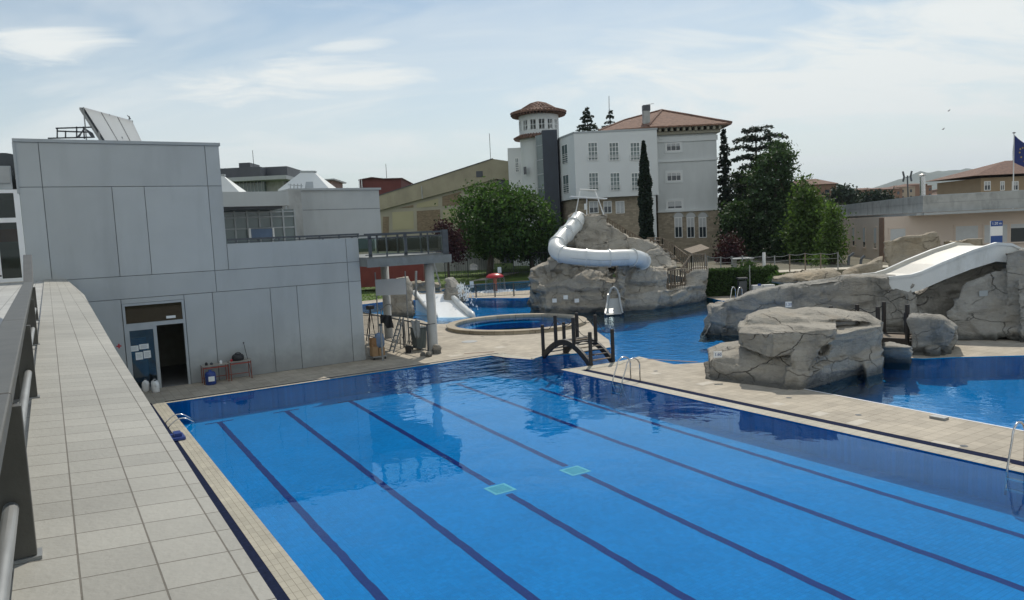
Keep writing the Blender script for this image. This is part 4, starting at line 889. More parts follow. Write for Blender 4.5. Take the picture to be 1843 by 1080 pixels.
# small slide at the foot of the island
ms = thing('mini_slide', tuple(pv(1105,567,49.2)), 'small white toddler slide at the foot of the rock island', 'slide')
ctr = [pv(1105,537,49.3), pv(1105,545,49.1), pv(1105,555,48.8), pv(1105,563,48.3), pv(1105,566,47.7)]
g = MB(); hw = [.30,.33,.38,.46,.52]
for i in range(4):
    a, b2 = ctr[i], ctr[i+1]
    L0, R0, L1, R1 = a-UX*hw[i], a+UX*hw[i], b2-UX*hw[i+1], b2+UX*hw[i+1]; r0, r1 = Vector((0,0,[.35,.55,.45,.3,.08][i])), Vector((0,0,[.35,.55,.45,.3,.08][i+1]))
    g.add([tuple(k) for k in (L0,R0,R1,L1)], [(0,1,2,3)])
    for s0, s1, sg in ((L0,L1,-1),(R0,R1,1)):
        o0, o1 = s0+UX*sg*.1, s1+UX*sg*.1
        g.add([tuple(k) for k in (s0,s1,s1+r1,s0+r0)], [(0,1,2,3)]); g.add([tuple(k) for k in (s0+r0,s1+r1,o1+r1,o0+r0)], [(0,1,2,3)])
        g.add([tuple(k) for k in (o0+r0,o1+r1,Vector((o1.x,o1.y,-.3)),Vector((o0.x,o0.y,-.3)))], [(0,1,2,3)])
g.build('chute', M_['gel_shaded'], ms)
g = MB(); g.tube([tuple(ctr[0]+UX*.36*math.cos(a)+Vector((0,0,-.2+.95*math.sin(a)))) for a in [math.pi*k/12 for k in range(13)]], .06, 8); g.build('hood_rim', M_['gel_shaded'], ms, smooth=True)
# wooden picket fences of the island stairs
def picket(pts, h, n, parent, name='stair_fence'):
    g = MB(); P = [pv(*q) for q in pts]; Z = Vector((0,0,1)); tot = sum((b2-a).length for a, b2 in zip(P[:-1], P[1:]))
    for a, b2 in zip(P[:-1], P[1:]):
        k = max(2, int(n*.55*(b2-a).length/tot))
        for i in range(k+1):
            p = lerp(a, b2, i/k); g.bar(tuple(p-Z*h), tuple(p), .06, .05)
        g.bar(tuple(a), tuple(b2), .12, .07); g.bar(tuple(a-Z*h*.85), tuple(b2-Z*h*.85), .07, .05)
    return g.build(name, M_['wood'], parent)
st = thing('wooden_stairs', tuple(pv(1235,500,55)), 'weathered wooden stair railings climbing the right side of the rock island', 'stairs')
picket([(1093,393,57),(1125,412,57),(1156,430,57)], 1.0, 26, st); picket([(1165,428,56.5),(1192,428,56.5),(1214,443,56.5),(1236,459,56)], 1.0, 28, st)
picket([(1170,428,55.6),(1192,444,55.6),(1214,461,55.4)], .9, 14, st); picket([(1202,486,54.6),(1225,485,54.4),(1244,458,54.6),(1271,457,55.5)], 1.2, 34, st)
picket([(1202,487,53.2),(1232,484,53.6)], 1.3, 14, st)
g = MB()
for i in range(9): p = pv(1240-i*7.5, 497-i*8, 55.2+i*.14); g.obox(p, UX*.25, VX*.6, Vector((0,0,.03)))
g.build('treads', M_['wood'], st)

g = MB()
for (px,py,a_,b_k) in ((1475,745,.5,.34),(1400,727,.34,.34),(1545,760,.66,.34),(1620,790,.34,.34),(1270,690,.66,.34),(1700,800,.34,.66),(820,640,.66,.34),(900,625,.5,.5),(1180,672,.34,.34)):
    p = at(px,py,0); g.poly([(p.x-a_/2,p.y-b_k/2,.0035),(p.x+a_/2,p.y-b_k/2,.0035),(p.x+a_/2,p.y+b_k/2,.0035),(p.x-a_/2,p.y+b_k/2,.0035)])
struct(g.build('replaced_tiles', mat('pale_tiles', (.50,.46,.39), .8, .08, 3)))
g = MB()
for (px,py) in ((1545,747),(868,606),(1180,668),(1420,716),(1735,803)):
    p = at(px,py,0); g.lathe([(.09,.0045),(.09,.006),(0,.0065)],(p.x,p.y),10)
struct(g.build('deck_drains', M_['anthr']))
# ================================================================== BRIDGES
def post_cyl(parent, p, r, h, name='post'):
    g = MB(); g.lathe([(r,0),(r,h-.02),(r*.8,h),(0,h)], (p[0],p[1]), 12, 0, p[2]); return g.build(name, M_['wood_d'], parent, smooth=False)
br = thing('footbridge', (19.2, 25.9, 0), 'dark wooden arched footbridge with rope rails over the channel to the leisure pool', 'bridge')
Ya, Yb = 24.12, 27.58
def arch(y): t = (y-Ya)/(Yb-Ya); return .06 + .82*math.sin(math.pi*min(1,max(0,t)))**.9
for x in (18.62, 19.80):
    g = MB(); ys = [Ya+(Yb-Ya)*k/16 for k in range(17)]
    for a, b2 in zip(ys[:-1], ys[1:]): g.bar((x,a,arch(a)-.08),(x,b2+.01,arch(b2)-.08),.12,.24)
    g.build('arched_beam', M_['wood_d'], br)
    tops = [(Ya,1.40),(Ya+1.12,1.92),(Yb-1.02,1.92),(Yb,1.42)]
    for y, zt in tops:
        z0 = max(-.0, arch(y)-.2) if y not in (Ya, Yb) else 0
        post_cyl(br, (x,y,z0), .08, zt-z0)
    g = MB()
    for (ya,za),(yb,zb) in zip(tops[:-1], tops[1:]):
        g.tube([(x,ya+(yb-ya)*k/10, za-.12+(zb-za)*k/10-.28*math.sin(math.pi*k/10)) for k in range(11)], .014, 6)
    g.build('rope', M_['black'], br)
for k in range(15):
    y = Ya+.12+(Yb-Ya-.24)*k/14; dz = arch(y+.02)-arch(y-.02)
    g = MB(); g.bar((18.68,y,arch(y)+.01),(19.74,y,arch(y)+.01),.15,.035); g.build('plank', M_['wood_d'] if k % 3 else M_['wood'], br)
b2_ = thing('footbridge', tuple(pv(1612,608,33.5)), 'small flat dark footbridge with black posts between the layered boulder and the stump rock', 'bridge')
a, b = pv(1566,604,31.6), pv(1640,610,30.6); a.z = b.z = (a.z+b.z)/2
g = MB(); g.bar(tuple(a), tuple(b), 1.5, .06); g.build('deck', M_['wood'], b2_)
pd = (b-a).normalized(); pw = Vector((-pd.y, pd.x, 0))
for s in (-1, 1):
    g = MB(); g.bar(tuple(a+pw*s*.77-Vector((0,0,.05))), tuple(b+pw*s*.77-Vector((0,0,.05))), .1, .28); g.build('beam', M_['wood_d'], b2_)
for px, py0, py1, D in ((1633,612,548,30.0),(1580,603,552,30.9),(1591,597,543,32.1),(1631,598,562,31.5),(1543,600,548,33.),(1496,600,551,34.)):
    p, q = pv(px,py0,D), pv(px,py1,D); post_cyl(b2_, (p.x,p.y,-.2), .085, q.z+.2)
g = MB(); pts = [pv(1496,556,34), pv(1520,564,33.5), pv(1543,554,33.), pv(1568,563,32.5), pv(1591,548,32.1)]; g.tube(catmull(pts,4), .02, 6); g.build('rope', M_['black'], b2_)

# ================================================================== POOL FITTINGS
def ladder_rail(g, p, d, side, h=.78, span=.75, r=.024, drop=.5):
    # one bent handrail: foot on the deck, over the top, down into the water
    a = Vector(p)+side; pts = []
    pts.append(a); pts.append(a+Vector((0,0,h*.62)))
    for k in range(9):
        t = math.pi*k/8; pts.append(a + d*(span*.32*(1-math.cos(t))) + Vector((0,0,h*.66+h*.34*math.sin(t))))
    pts.append(a+d*span*.85+Vector((0,0,.1))); pts.append(a+d*span*.95+Vector((0,0,-drop))); g.tube(pts, r, 8)
def ladder(p, d, label, **k):
    t = thing('pool_ladder', tuple(p), label, 'ladder'); d = Vector(d).normalized(); s = Vector((-d.y, d.x, 0))
    for q in (-.26, .26):
        g = MB(); ladder_rail(g, p, d, s*q, **k); g.build('handrail', M_['steel'], t, smooth=True)
    for z in (-.12,-.36):
        g = MB(); c = Vector(p)+d*k.get('span',.75)*.93+Vector((0,0,z)); g.bar(tuple(c-s*.25), tuple(c+s*.25), .09, .03); g.build('step', M_['steel'], t)
    return t
p = at(1152,683,0); ladder(Vector((18.05,p.y+.15,0)), (-1,0,0), 'curved steel pool ladder on the paved edge in front of the footbridge', span=1.0, h=.85)
ladder(Vector((17.85,7.45,0)), (-1,0,0), 'steel pool ladder at the right edge of the picture', span=.9, h=1.0)
p = at(1330,541,0); ladder(p, (-1,-.2,0), 'bright steel ladder rails at the far corner of the leisure pool', h=1.0, span=.9, r=.035)
lp = thing('grab_rails', (2.9, 26.5, 0), 'low curved steel grab rails on the left coping of the lane pool', 'rails')
for y in (25.3, 26.0):
    g = MB(); pts = [(2.75+k*.09, y, .02+.24*math.sin(math.pi*k/9)) for k in range(10)]; g.tube(pts, .02, 8); g.build('handrail', M_['steel'], lp, smooth=True)
g = MB(); p = at(330,785,.05); g.box(p.x-.35,p.x+.02,p.y-.35,p.y+.35,.026,.10); g.box(p.x-.26,p.x-.06,p.y-.2,p.y+.2,.102,.2)
tag(g.build('pool_skimmer', M_['blue_pl']), 'dark blue box set in the left coping beside the grab rails', 'pool fitting')
g = MB(); p = at(1690,754,0); g.box(p.x-.12,p.x+.12,p.y-.2,p.y+.2,0.002,.07); tag(g.build('floor_box', M_['galv']), 'small grey service box on the deck beside the side pool', 'box')
for px, py, lab in ((845,615,'oval manhole cover on the deck in front of the round pool'),):
    p = at(px, py, 0); g = MB(); g.lathe([(.42,0),(.42,.012),(0,.014)], (p.x,p.y), 20); tag(g.build('manhole_cover', M_['galv']), lab, 'cover')

# ================================================================== UNDER THE BALCONY
gf = thing('metal_fence', (15.2, 36, 0), 'grey metal bar fence running back under the balcony from the round columns', 'fence')
g = MB(); FX = 15.15
g.tube([(FX,32.3,1.42),(FX,44,1.42)],.04,8); g.tube([(FX,32.3,.15),(FX,44,.15)],.025,6); g.tube([(FX,32.3,1.42),(15.5,32.1,1.46)],.02,6); g.build('rail', M_['anthr'], gf)
for y in (32.3, 35.2, 38.1, 41, 44):
    g = MB(); g.tube([(FX,y,0),(FX,y,1.46)],.045,8); g.build('post', M_['anthr'], gf)
g = MB()
for k in range(70): y = 32.45+k*.165; g.tube([(FX,y,.15),(FX,y,1.4)],.012,5,caps=False)
g.build('bars', M_['anthr'], gf)
gp = thing('gate_post', (12.75, 32.1, 0), 'thin steel gate post at the corner of the grey building', 'post')
g = MB(); g.tube([(12.72,32.1,0),(12.72,32.1,1.72)],.045,10); g.build('pole', M_['galv'], gp)
g = MB(); g.obox((12.72,32.1,1.68),(.06,0,0),(0,.06,0),(0,0,.05)); g.build('hinge', M_['anthr'], gp)
# garment hung on the fence
gm = MB(); rg = random.Random(8); nx, nz = 14, 10; c0 = pv(686,566,36.0); c1 = pv(705,568,35.9)
vs = []
for j in range(nz+1):
    for i in range(nx+1):
        t, s_ = i/nx, j/nz; p = lerp(c0, c1, t); L_ = .62 if t > .42 else .44
        w_ = 1+.15*s_; vs.append(tuple(c0+(c1-c0)*(.5+(t-.5)*w_) + Vector((0,0,-L_*s_+.03*math.sin(t*9)*s_)) - VX*(.05*math.sin(t*14+s_*3))))
gm.add(vs, [(j*(nx+1)+i, j*(nx+1)+i+1, (j+1)*(nx+1)+i+1, (j+1)*(nx+1)+i) for j in range(nz) for i in range(nx)])
o = gm.build('hung_garment', M_['black'], smooth=True); sd = o.modifiers.new('s','SOLIDIFY'); sd.thickness = .03; tag(o, 'black garment hung over the rail beside the grey building', 'clothing')
hl = MB(); hl.tube([tuple(c0+Vector((0,0,.0))-UX*1.1), tuple(c1+Vector((0,0,-.12))+UX*2.2)], .014, 6); tag(hl.build('washing_line', M_['anthr']), 'thin line the black garment hangs from', 'line')
# step ladder
sl_ = thing('step_ladder', tuple(at(712,640,0)), 'grey aluminium step ladder standing open under the balcony', 'ladder')
def q3(px, py, D): return pv(px, py, D)
g = MB(); D1, D2 = 35.2, 36.0
A0, A1, B0, B1, C0 = q3(701,633,D1), q3(708,635,D1-.2), q3(720,571,35.8), q3(726,572,35.6), q3(731,627,36.6)
for a, b in ((A0,B0),(A1,B1)): g.bar(tuple(a),tuple(b),.06,.05)
g.build('front_frame', M_['galv'], sl_)
g = MB(); g.bar(tuple(C0),tuple(B1),.045,.04); g.bar(tuple(C0-UX*.3-VX*-.1),tuple(B0),.045,.04); g.build('rear_frame', M_['galv'], sl_)
for k in range(1,6):
    g = MB(); a, b = lerp(A0,B0,k/6.2), lerp(A1,B1,k/6.2); d = (b-a); g.bar(tuple(a-d*.1),tuple(b+d*.1),.09,.035); g.build('tread', M_['galv'], sl_)
# bin with a cloth, cart, bucket, odds and ends
bn = thing('wheeled_bin', tuple(at(756,632,0)), 'grey-green wheeled bin under the balcony by the right column', 'bin')
p = at(755,629,0); g = MB(); T_ = MB(); 
g.add([(p.x+sx*(.24+.06*z),p.y+sy*(.26+.06*z),z*1.0+.08) for z in (0,1) for sx,sy in ((-1,-1),(1,-1),(1,1),(-1,1))], [(3,2,1,0),(4,5,6,7),(0,1,5,4),(1,2,6,5),(2,3,7,6),(3,0,4,7)]); g.build('body', mat('bin_green', (.09,.12,.12), .5), bn)
g = MB(); g.box(p.x-.34,p.x+.34,p.y-.38,p.y+.36,1.085,1.14); g.build('lid', mat('bin_lid', (.05,.07,.075), .5), bn)
for sx in (-.25,.25):
    g = MB(); g.tube([(p.x+sx-.03,p.y+.3,.09),(p.x+sx+.03,p.y+.3,.09)],.09,12); g.build('wheel', M_['black'], bn)
gm = MB(); c0 = pv(739,577,35.0); vs = []
for j in range(9):
    for i in range(9):
        s_, t = j/8, i/8; vs.append(tuple(c0+UX*(.42*t*(1-.45*s_)+.18*s_)+Vector((0,0,-.85*s_+.04*math.sin(t*12)))-VX*(.05*math.sin(t*11+s_*2))))
gm.add(vs, [(j*9+i,j*9+i+1,(j+1)*9+i+1,(j+1)*9+i) for j in range(8) for i in range(8)]); o = gm.build('hung_cloth', M_['tarp'], smooth=True); sd = o.modifiers.new('s','SOLIDIFY'); sd.thickness = .02
tag(o, 'grey cloth hanging in front of the wheeled bin', 'cloth')
p = at(747,634,0); g = MB(); g.lathe([(.13,0),(.17,.34),(.155,.34),(.12,.03)], (p.x-.3,p.y+.1), 14); tag(g.build('bucket', M_['black']), 'black bucket on the deck left of the wheeled bin', 'bucket')
ct = thing('supply_trolley', (12.9, 32.75, 0), 'trolley with a blue sack and brown boxes at the corner of the grey building', 'trolley')
g = MB(); g.box(12.42,13.12,32.55,33.1,.12,.17)
for x in (12.45,13.09): g.tube([(x,33.05,.1),(x,33.05,1.15)],.018,6)
g.tube([(12.45,33.05,1.15),(13.09,33.05,1.15)],.018,6); g.build('frame', M_['galv'], ct)
for x in (12.5,13.05):
    g = MB(); g.tube([(x-.02,32.6,.06),(x+.02,32.6,.06)],.06,10); g.build('wheel', M_['black'], ct)
g = MB(); g.box(12.46,12.74,32.62,33.0,.172,.62); tag(g.build('cardboard_box', M_['cardb'], None), 'brown cardboard box standing on the trolley at the building corner', 'box')
g = MB(); g.box(12.77,13.05,32.60,32.98,.172,.55); tag(g.build('cardboard_box', M_['cardb'], None), 'brown cardboard box under the blue sack on the trolley', 'box')
g = MB(); g.lathe([(.18,.0),(.23,.1),(.24,.40),(.20,.62),(.08,.68),(0,.68)], (12.88,32.78), 14, 0, .555); tag(g.build('blue_sack', mat('blue_sack', (.14,.20,.30), .8, .2, 4), smooth=True), 'pale blue sack on top of the trolley boxes', 'sack')
g = MB(); g.box(12.45,12.75,32.66,32.98,.625,1.02); tag(g.build('wooden_crate', mat('crate_wood', (.26,.14,.06), .8, .2, 6)), 'small orange-brown crate on top of the trolley', 'crate')
# board on poles, showers, rocks at column foot
bd = thing('blank_board', tuple(pv(703,517,39.2)), 'blank pale grey board on thin poles under the balcony', 'board')
c = pv(703,516.5,39.2); s = 39.2/F_PX; g = MB(); g.obox(c, UX*27*s, VX*.03, Vector((0,0,14.5*s))); g.build('board', mat('board_white', (.75,.79,.84), .5, .03), bd)
for px, top in ((675,490),(729,488)):
    g = MB(); a = pv(px,top,39.3); g.tube([(a.x,a.y,0),tuple(a)],.035,8); g.build('pole', M_['galv'], bd)
g = MB(); a = at(690,590,0); 
g = MB(); a = pv(686,563,39); pts = [a, a+UX*.15+Vector((0,0,.25)), a+UX*.35+Vector((0,0,.42)), a+UX*.52+Vector((0,0,.40)), a+UX*.58+Vector((0,0,.12))]; pts = [Vector((a.x,a.y,0))]+pts
g.tube(catmull(pts,5), .03, 8); tag(g.build('shower_pipe', M_['galv']), 'bent grey shower pipe standing by the leisure pool behind the fence', 'shower')
g = MB(); a = at(668,612,0)
for dx, dy in ((-.28,0),(.28,0),(0,.3)): g.bar((a.x+dx,a.y+dy,0),(a.x+.1,a.y+.1,1.75),.04,.04)
g.obox((a.x+.1,a.y+.1,1.82),(.16,.05,0),(-.05,.12,0),(0,0,.1)); tag(g.build('tripod', M_['black']), 'black tripod with a small head standing behind the fence', 'tripod')
for (px, py, r, lab) in ((785,636,.32,'rough brown rock at the foot of the right balcony column'),(772,642,.2,'small rock lying left of the right balcony column'),(762,640,.15,'smallest stone beside the bin under the balcony')):
    p = at(px, py, 0); pts = []
    rk = random.Random(px)
    for k in range(22):
        v3 = Vector((rk.gauss(0,1), rk.gauss(0,1), rk.gauss(0,1))).normalized(); pts.append((p.x+v3.x*r*rk.uniform(.8,1.2), p.y+v3.y*r, max(-.05, r*.75+v3.z*r*.85)))
    tag(rock_mesh('stone', [pts], M_['rock'], .05, .35, .3, px), lab, 'rock')
cp_ = thing('clothes_rack', tuple(at(728,628,0)), 'tangled low rack with dark cloth on the deck behind the step ladder', 'rack')
g = MB(); rk = random.Random(5); p = at(730,622,0)
for k in range(9):
    a = Vector((p.x+rk.uniform(-.5,.7), p.y+rk.uniform(-.6,.6), rk.uniform(0,.1))); b = a+Vector((rk.uniform(-.4,.4), rk.uniform(-.3,.3), rk.uniform(.3,.75))); g.bar(tuple(a),tuple(b),.025,.025)
g.build('bars', M_['galv'], cp_)
g = MB(); g.lathe([(.28,.0),(.36,.08),(.26,.24),(.1,.36),(0,.38)], (p.x+.75,p.y+.1), 11); g.build('cloth', mat('dark_red_cloth', (.06,.03,.035), .9), cp_)

# ================================================================== SMALL SLIDE AND SPLASH POOL
ws = thing('wide_slide', tuple(pv(790,560,53)), 'wide bright white slide sloping into the leisure pool behind the balcony column', 'slide')
tL, tR = pv(747,530,57.5), pv(808,526,56.5); bL, bR = pv(786,570,51.5), pv(853,561,50.6); bL.z = bR.z = -.05
g = MB(); K = 12
def sp(t): return t, (1-t)**1.5*.85+.15*(1-t)
rows = []
for k in range(K+1):
    t, e = sp(k/K); a, b = lerp(tL,bL,t), lerp(tR,bR,t); a.z = b.z = -.05+(tL.z+.05)*e; rows.append((a,b))
for (a,b),(a2,b2) in zip(rows[:-1],rows[1:]): g.add([tuple(q) for q in (a,a2,b2,b)], [(0,1,2,3)])
for (a,b),(a2,b2) in zip(rows[:-1],rows[1:]): g.add([(q.x,q.y,q.z if i in (0,1) else -.5) for i, q in enumerate((a,a2,a2,a))], [(0,1,2,3)])
wm = mat('wet_white_slide', (.82,.84,.84), .33, .05, 1.5, .02, 2.5, c2=(.70,.73,.74), s2=1.6, streak=.6, coat=.2)
o = g.build('chute', wm, ws, smooth=True)
for i in (0, 1):
    g = MB()
    g.tube([tuple(r[i]+Vector((0,0,.16 if k < K else .0))) for k, r in enumerate(rows)], [.22]*K+[.12], 8); g.build('side_rim', M_['gel'], ws, smooth=True)
o = rock_mesh('boulder', [chunk([(797,545,55.5),(828,542,54.5),(800,503,56.5),(815,500,56.5),(832,515,55.5),(840,545,54)], 2.)], M_['rock2'], .13, .6, .9, 14); tag(o, 'hollow dark boulder right of the wide white slide', 'rock')
o = rock_mesh('boulder', [chunk([(700,568,54.),(745,566,53.),(712,500,55),(736,497,55),(747,530,54.5),(690,545,55)], 2.)], M_['rock'], .13, .6, .9, 15); tag(o, 'tall dark boulder left of the wide white slide behind the round column', 'rock')
o = rock_mesh('boulder', [chunk([(735,528,59),(775,528,59),(740,509,59),(772,505,59),(795,512,59),(796,528,59)], 2.)], M_['rockl'], .14, .6, .9, 16); tag(o, 'low tan rocks behind the top of the wide white slide', 'rock')
g = MB(); rk = random.Random(2); c = pv(836,545,54.2)
for k in range(150):
    t = rk.random(); p = pv(829,515,55.2)*(1-t)+Vector((pv(845,560,53.5).x,pv(845,560,53.5).y,0))*t + UX*rk.gauss(0,.12+.3*t)+VX*rk.gauss(0,.15); p.z = max(.0, (1-t*t)*2.0+rk.gauss(0,.1)); g.add([tuple(p),tuple(p+UX*.05-Vector((0,0,.16))),tuple(p-UX*.05-Vector((0,0,.18)))],[(0,1,2)])
tag(g.build('waterfall', M_['foam']), 'white water spilling from the boulder beside the wide slide', 'water', kind='stuff')
g = MB(); p = pv(770,560,56); g.tube([tuple(pv(779,468,57)), tuple(pv(792,512,57))], .06, 8); g.tube([tuple(pv(749,488,56)), tuple(pv(748,540,56))], .09, 8); tag(g.build('steel_pole', M_['galv']), 'pair of slanting grey poles by the wide white slide', 'pole')
mu = thing('water_mushroom', (36.7+3.4,62+4.2,0), 'red mushroom fountain spilling water into the shallow splash pool', 'fountain')
mc = pv(892,525,72.5); mx_, my_ = mc.x, mc.y; mz = pv(890,492,72.5).z
mu.location = (mx_, my_, 0)
g = MB(); g.lathe([(.20,-.6),(.16,.8),(.18,mz-.55),(.24,mz-.45)], (mx_,my_), 16); g.build('stem', M_['orange'], mu, smooth=True)
g = MB(); g.lathe([(.25,mz-.50),(.80,mz-.42),(.88,mz-.36),(.83,mz-.25),(.62,mz-.08),(.3,mz),(0,mz+.03)], (mx_,my_), 32); g.build('cap', M_['red'], mu, smooth=True)
g = MB(); rk = random.Random(6)
for k in range(70):
    a = 2*math.pi*k/70+rk.uniform(-.03,.03); r = .87+rk.uniform(0,.05); x, y = mx_+r*math.cos(a), my_+r*math.sin(a)
    g.tube([(x,y,mz-.38),(x+.05*math.cos(a),y+.05*math.sin(a),(mz-.4)*.5),(x+.08*math.cos(a),y+.08*math.sin(a),0)],[.006,.009,.014],4,caps=False)
o = g.build('water_curtain', glass_mat('falling_water', (.85,.9,.93), .3), mu); tag(o, None, None)
g = MB()
for k in range(420):
    a = rk.uniform(0,6.28); r = 1.05+rk.gauss(0,.35); g.add([(mx_+r*math.cos(a)-.12,my_+r*math.sin(a),.0),(mx_+r*math.cos(a)+.12,my_+r*math.sin(a),.0),(mx_+r*math.cos(a),my_+r*math.sin(a)+.06,rk.uniform(.02,.12))],[(0,1,2)])
tag(g.build('splash', M_['foam']), 'ring of white splash round the mushroom fountain', 'water', kind='stuff')
sf = thing('low_fence', tuple(pv(891,531,68)), 'low dark metal fence in front of the splash pool', 'fence')
fp = [pv(815,534,64.5), pv(857,532.5,66), pv(891,531,66.), pv(925,530,66), pv(962,529,66)]
for p in fp: p.z = 0
g = MB()
for a, b in zip(fp[:-1], fp[1:]):
    g.tube([(a.x,a.y,1.12),(b.x,b.y,1.12)],.025,6); g.tube([(a.x,a.y,.12),(b.x,b.y,.12)],.02,6)
    k = int((b-a).length/.13)
    for i in range(k): q = lerp(a,b,i/k); g.tube([(q.x,q.y,.12),(q.x,q.y,1.1)],.008,4,caps=False)
g.build('bars', M_['anthr'], sf)
for p in fp:
    g = MB(); g.bar((p.x,p.y,0),(p.x,p.y,1.2),.09,.09); g.build('post', M_['anthr'], sf)
for px, py, D, lab in ((849,512,75,'small white notice standing at the left of the splash pool'),(899,486,82,'white notice on a post behind the mushroom fountain')):
    c = pv(px,py,D); t = thing('notice_board', (c.x,c.y,0), lab, 'sign'); g = MB(); g.obox(c, UX*.2, VX*.02, Vector((0,0,.32))); g.build('board', M_['paper'], t); g = MB(); g.bar((c.x,c.y,0),(c.x,c.y,c.z),.05,.05); g.build('post', M_['galv'], t)
g = MB(); c = pv(852,482,84); rk = random.Random(9)
o = rock_mesh('boulder', [chunk([(842,488,84),(862,487,84),(845,476,84),(851,474,84),(860,479,84)], 1.2)], mat('pale_stone', (.5,.48,.43), .9), .15, .5, .5, 20); tag(o, 'pale stone block on the lawn under the big tree', 'rock')

# ================================================================== HEDGE, TERRACE FENCE, PATHSIDE THINGS
def leaves(g, pts, size, rg, up=.3):
    for p in pts:
        s = size*rg.uniform(.6,1.35); n = Vector((rg.gauss(0,1), rg.gauss(0,1), rg.gauss(0,1)+up)).normalized()
        a = n.cross(Vector((rg.gauss(0,1), rg.gauss(0,1), rg.gauss(0,1)))).normalized(); b = n.cross(a)
        g.add([tuple(p-a*s), tuple(p-b*s*.55+n*s*.12), tuple(p+a*s), tuple(p+b*s*.55+n*s*.12)], [(0,1,2,3)])
hd = thing('hedge', tuple(uvw(20,57,0)), 'long clipped dark green hedge behind the leisure pool', 'hedge')
hu0, hu1 = uz(1266,500,57)[0], uz(1401,500,57)[0]; hz = 2.0
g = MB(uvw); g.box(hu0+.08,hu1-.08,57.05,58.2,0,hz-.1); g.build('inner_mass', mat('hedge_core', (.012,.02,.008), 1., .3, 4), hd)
g = MB(); rg = random.Random(21); pts = []
for k in range(9000):
    f_ = rg.random(); u = rg.uniform(hu0,hu1)
    bump = .10*noise.noise(Vector((u*.9,0,3)))
    if f_ < .58: p = uvw(u, 57.0+rg.gauss(0,.05)+bump, rg.uniform(0.02,hz))
    elif f_ < .93: p = uvw(u, rg.uniform(57,58.3), hz+rg.gauss(0,.05)+bump+(.08 if rg.random() < .05 else 0))
    else: p = uvw(hu1+rg.gauss(0,.04), rg.uniform(57,58.3), rg.uniform(0,hz))
    pts.append(p)
leaves(g, pts, .085, rg); g.build('foliage', M_['lf_hedge'], hd)
tf = thing('wire_fence', tuple(uvw(20,59,TZ)), 'slack wire fence with thin posts along the path above the hedge', 'fence')
tops = [(1272,461,58.8),(1297,463,59),(1317,462,59),(1336,461,59),(1373,461,59),(1394,461,59),(1421,458,59),(1449,456,59),(1477,456,59),(1508,455,59),(1518,470,59)]
for q in tops[:-1]:
    g = MB(); p = pv(*q); g.bar((p.x,p.y,TZ),(p.x,p.y,p.z+.04),.07,.07); g.build('post', M_['wood'] if 1400 < q[0] < 1490 else M_['galv'], tf)
g = MB(); P = [pv(*q) for q in tops]
for a, b in zip(P[:-1],P[1:]):
    g.tube([tuple(lerp(a,b,k/6)-Vector((0,0,.10*math.sin(math.pi*k/6)))) for k in range(7)],.022,5)
    g.tube([tuple(lerp(a,b,k/6)-Vector((0,0,.45))) for k in range(7)],.012,4)
g.build('wire', M_['galv'], tf)
g = MB(); a = pv(1375,460,58.7); g.bar((a.x,a.y,TZ),(a.x,a.y,a.z+.25),.17,.17); tag(g.build('white_bollard', M_['white']), 'white bollard post by the path above the hedge', 'bollard')
pl = thing('white_locker', tuple(pv(1365,528,55.5)), 'pair of low white cabinets in front of the hedge', 'cabinet')
for x0, x1 in ((1355,1372),(1373.5,1394)):
    u0, u1 = uz(x0,520,55.5)[0], uz(x1,520,55.5)[0]; g = MB(uvw); g.box(u0,u1,55.4,55.9,.02,pv(1370,513,55.5).z); g.build('cabinet', M_['shutter'], pl, bevel=.02)
g = MB(uvw); u = uz(1366,517,55.5)[0]; g.box(u-.12,u+.12,55.38,55.397,.8,.95); g.build('cabinet_label', M_['cap'], pl)
bn2 = thing('litter_bin', tuple(pv(1336,530,56.3)), 'tall dark litter bin standing against the hedge', 'bin')
u = uz(1336,520,56.3)[0]; g = MB(uvw); g.box(u-.3,u+.3,56.1,56.6,.02,1.15); g.build('bin_body', M_['anthr'], bn2, bevel=.03); g = MB(uvw); g.box(u-.36,u+.36,56.05,56.65,1.3,1.42); g.box(u-.3,u-.26,56.3,56.4,1.15,1.3); g.box(u+.26,u+.3,56.3,56.4,1.15,1.3); g.build('bin_hood', M_['anthr'], bn2)
g = MB(); a = pv(1350,530,55.8); g.tube([(a.x,a.y,0),(a.x,a.y,2.35)],.04,8); tag(g.build('lamp_pole', M_['galv']), 'thin grey pole in front of the hedge beside the litter bin', 'pole')
for q in ((1527,473,1537,455),(1549,473,1556,460)):
    g = MB(); a, b = pv(q[0],q[1]+4,50), pv(q[0]+1,q[3]+7,50); c = pv(q[2],q[3],50); g.bar(tuple(a),tuple(b),.13,.13); g.bar(tuple(b),tuple(c),.13,.13)
    tag(g.build('exercise_post', M_['anthr']), 'bent black post %s behind the leaning tan slab' % ('on the left' if q[0] < 1540 else 'on the right'), 'post')
pb = thing('picnic_table', tuple(pv(1335,470,63)), 'light table on the terrace behind the wire fence', 'table')
c = pv(1336,465,64); g = MB(); g.obox(c, UX*.9, VX*.4, Vector((0,0,.04))); g.build('tabletop', M_['shutter'], pb)
for sx in (-.7,.7):
    g = MB(); p = c+UX*sx; g.bar((p.x,p.y,TZ),(p.x,p.y,p.z-.04),.1,.5); g.build('leg', M_['galv'], pb)
sh = thing('garden_shed', tuple(pv(1240,460,66)), 'low grey shelter roof behind the island stairs', 'shelter')
u0, u1 = uz(1240,455,66)[0], uz(1266,455,66)[0]; z1, z0 = pv(1250,449,66).z, pv(1250,457,66).z
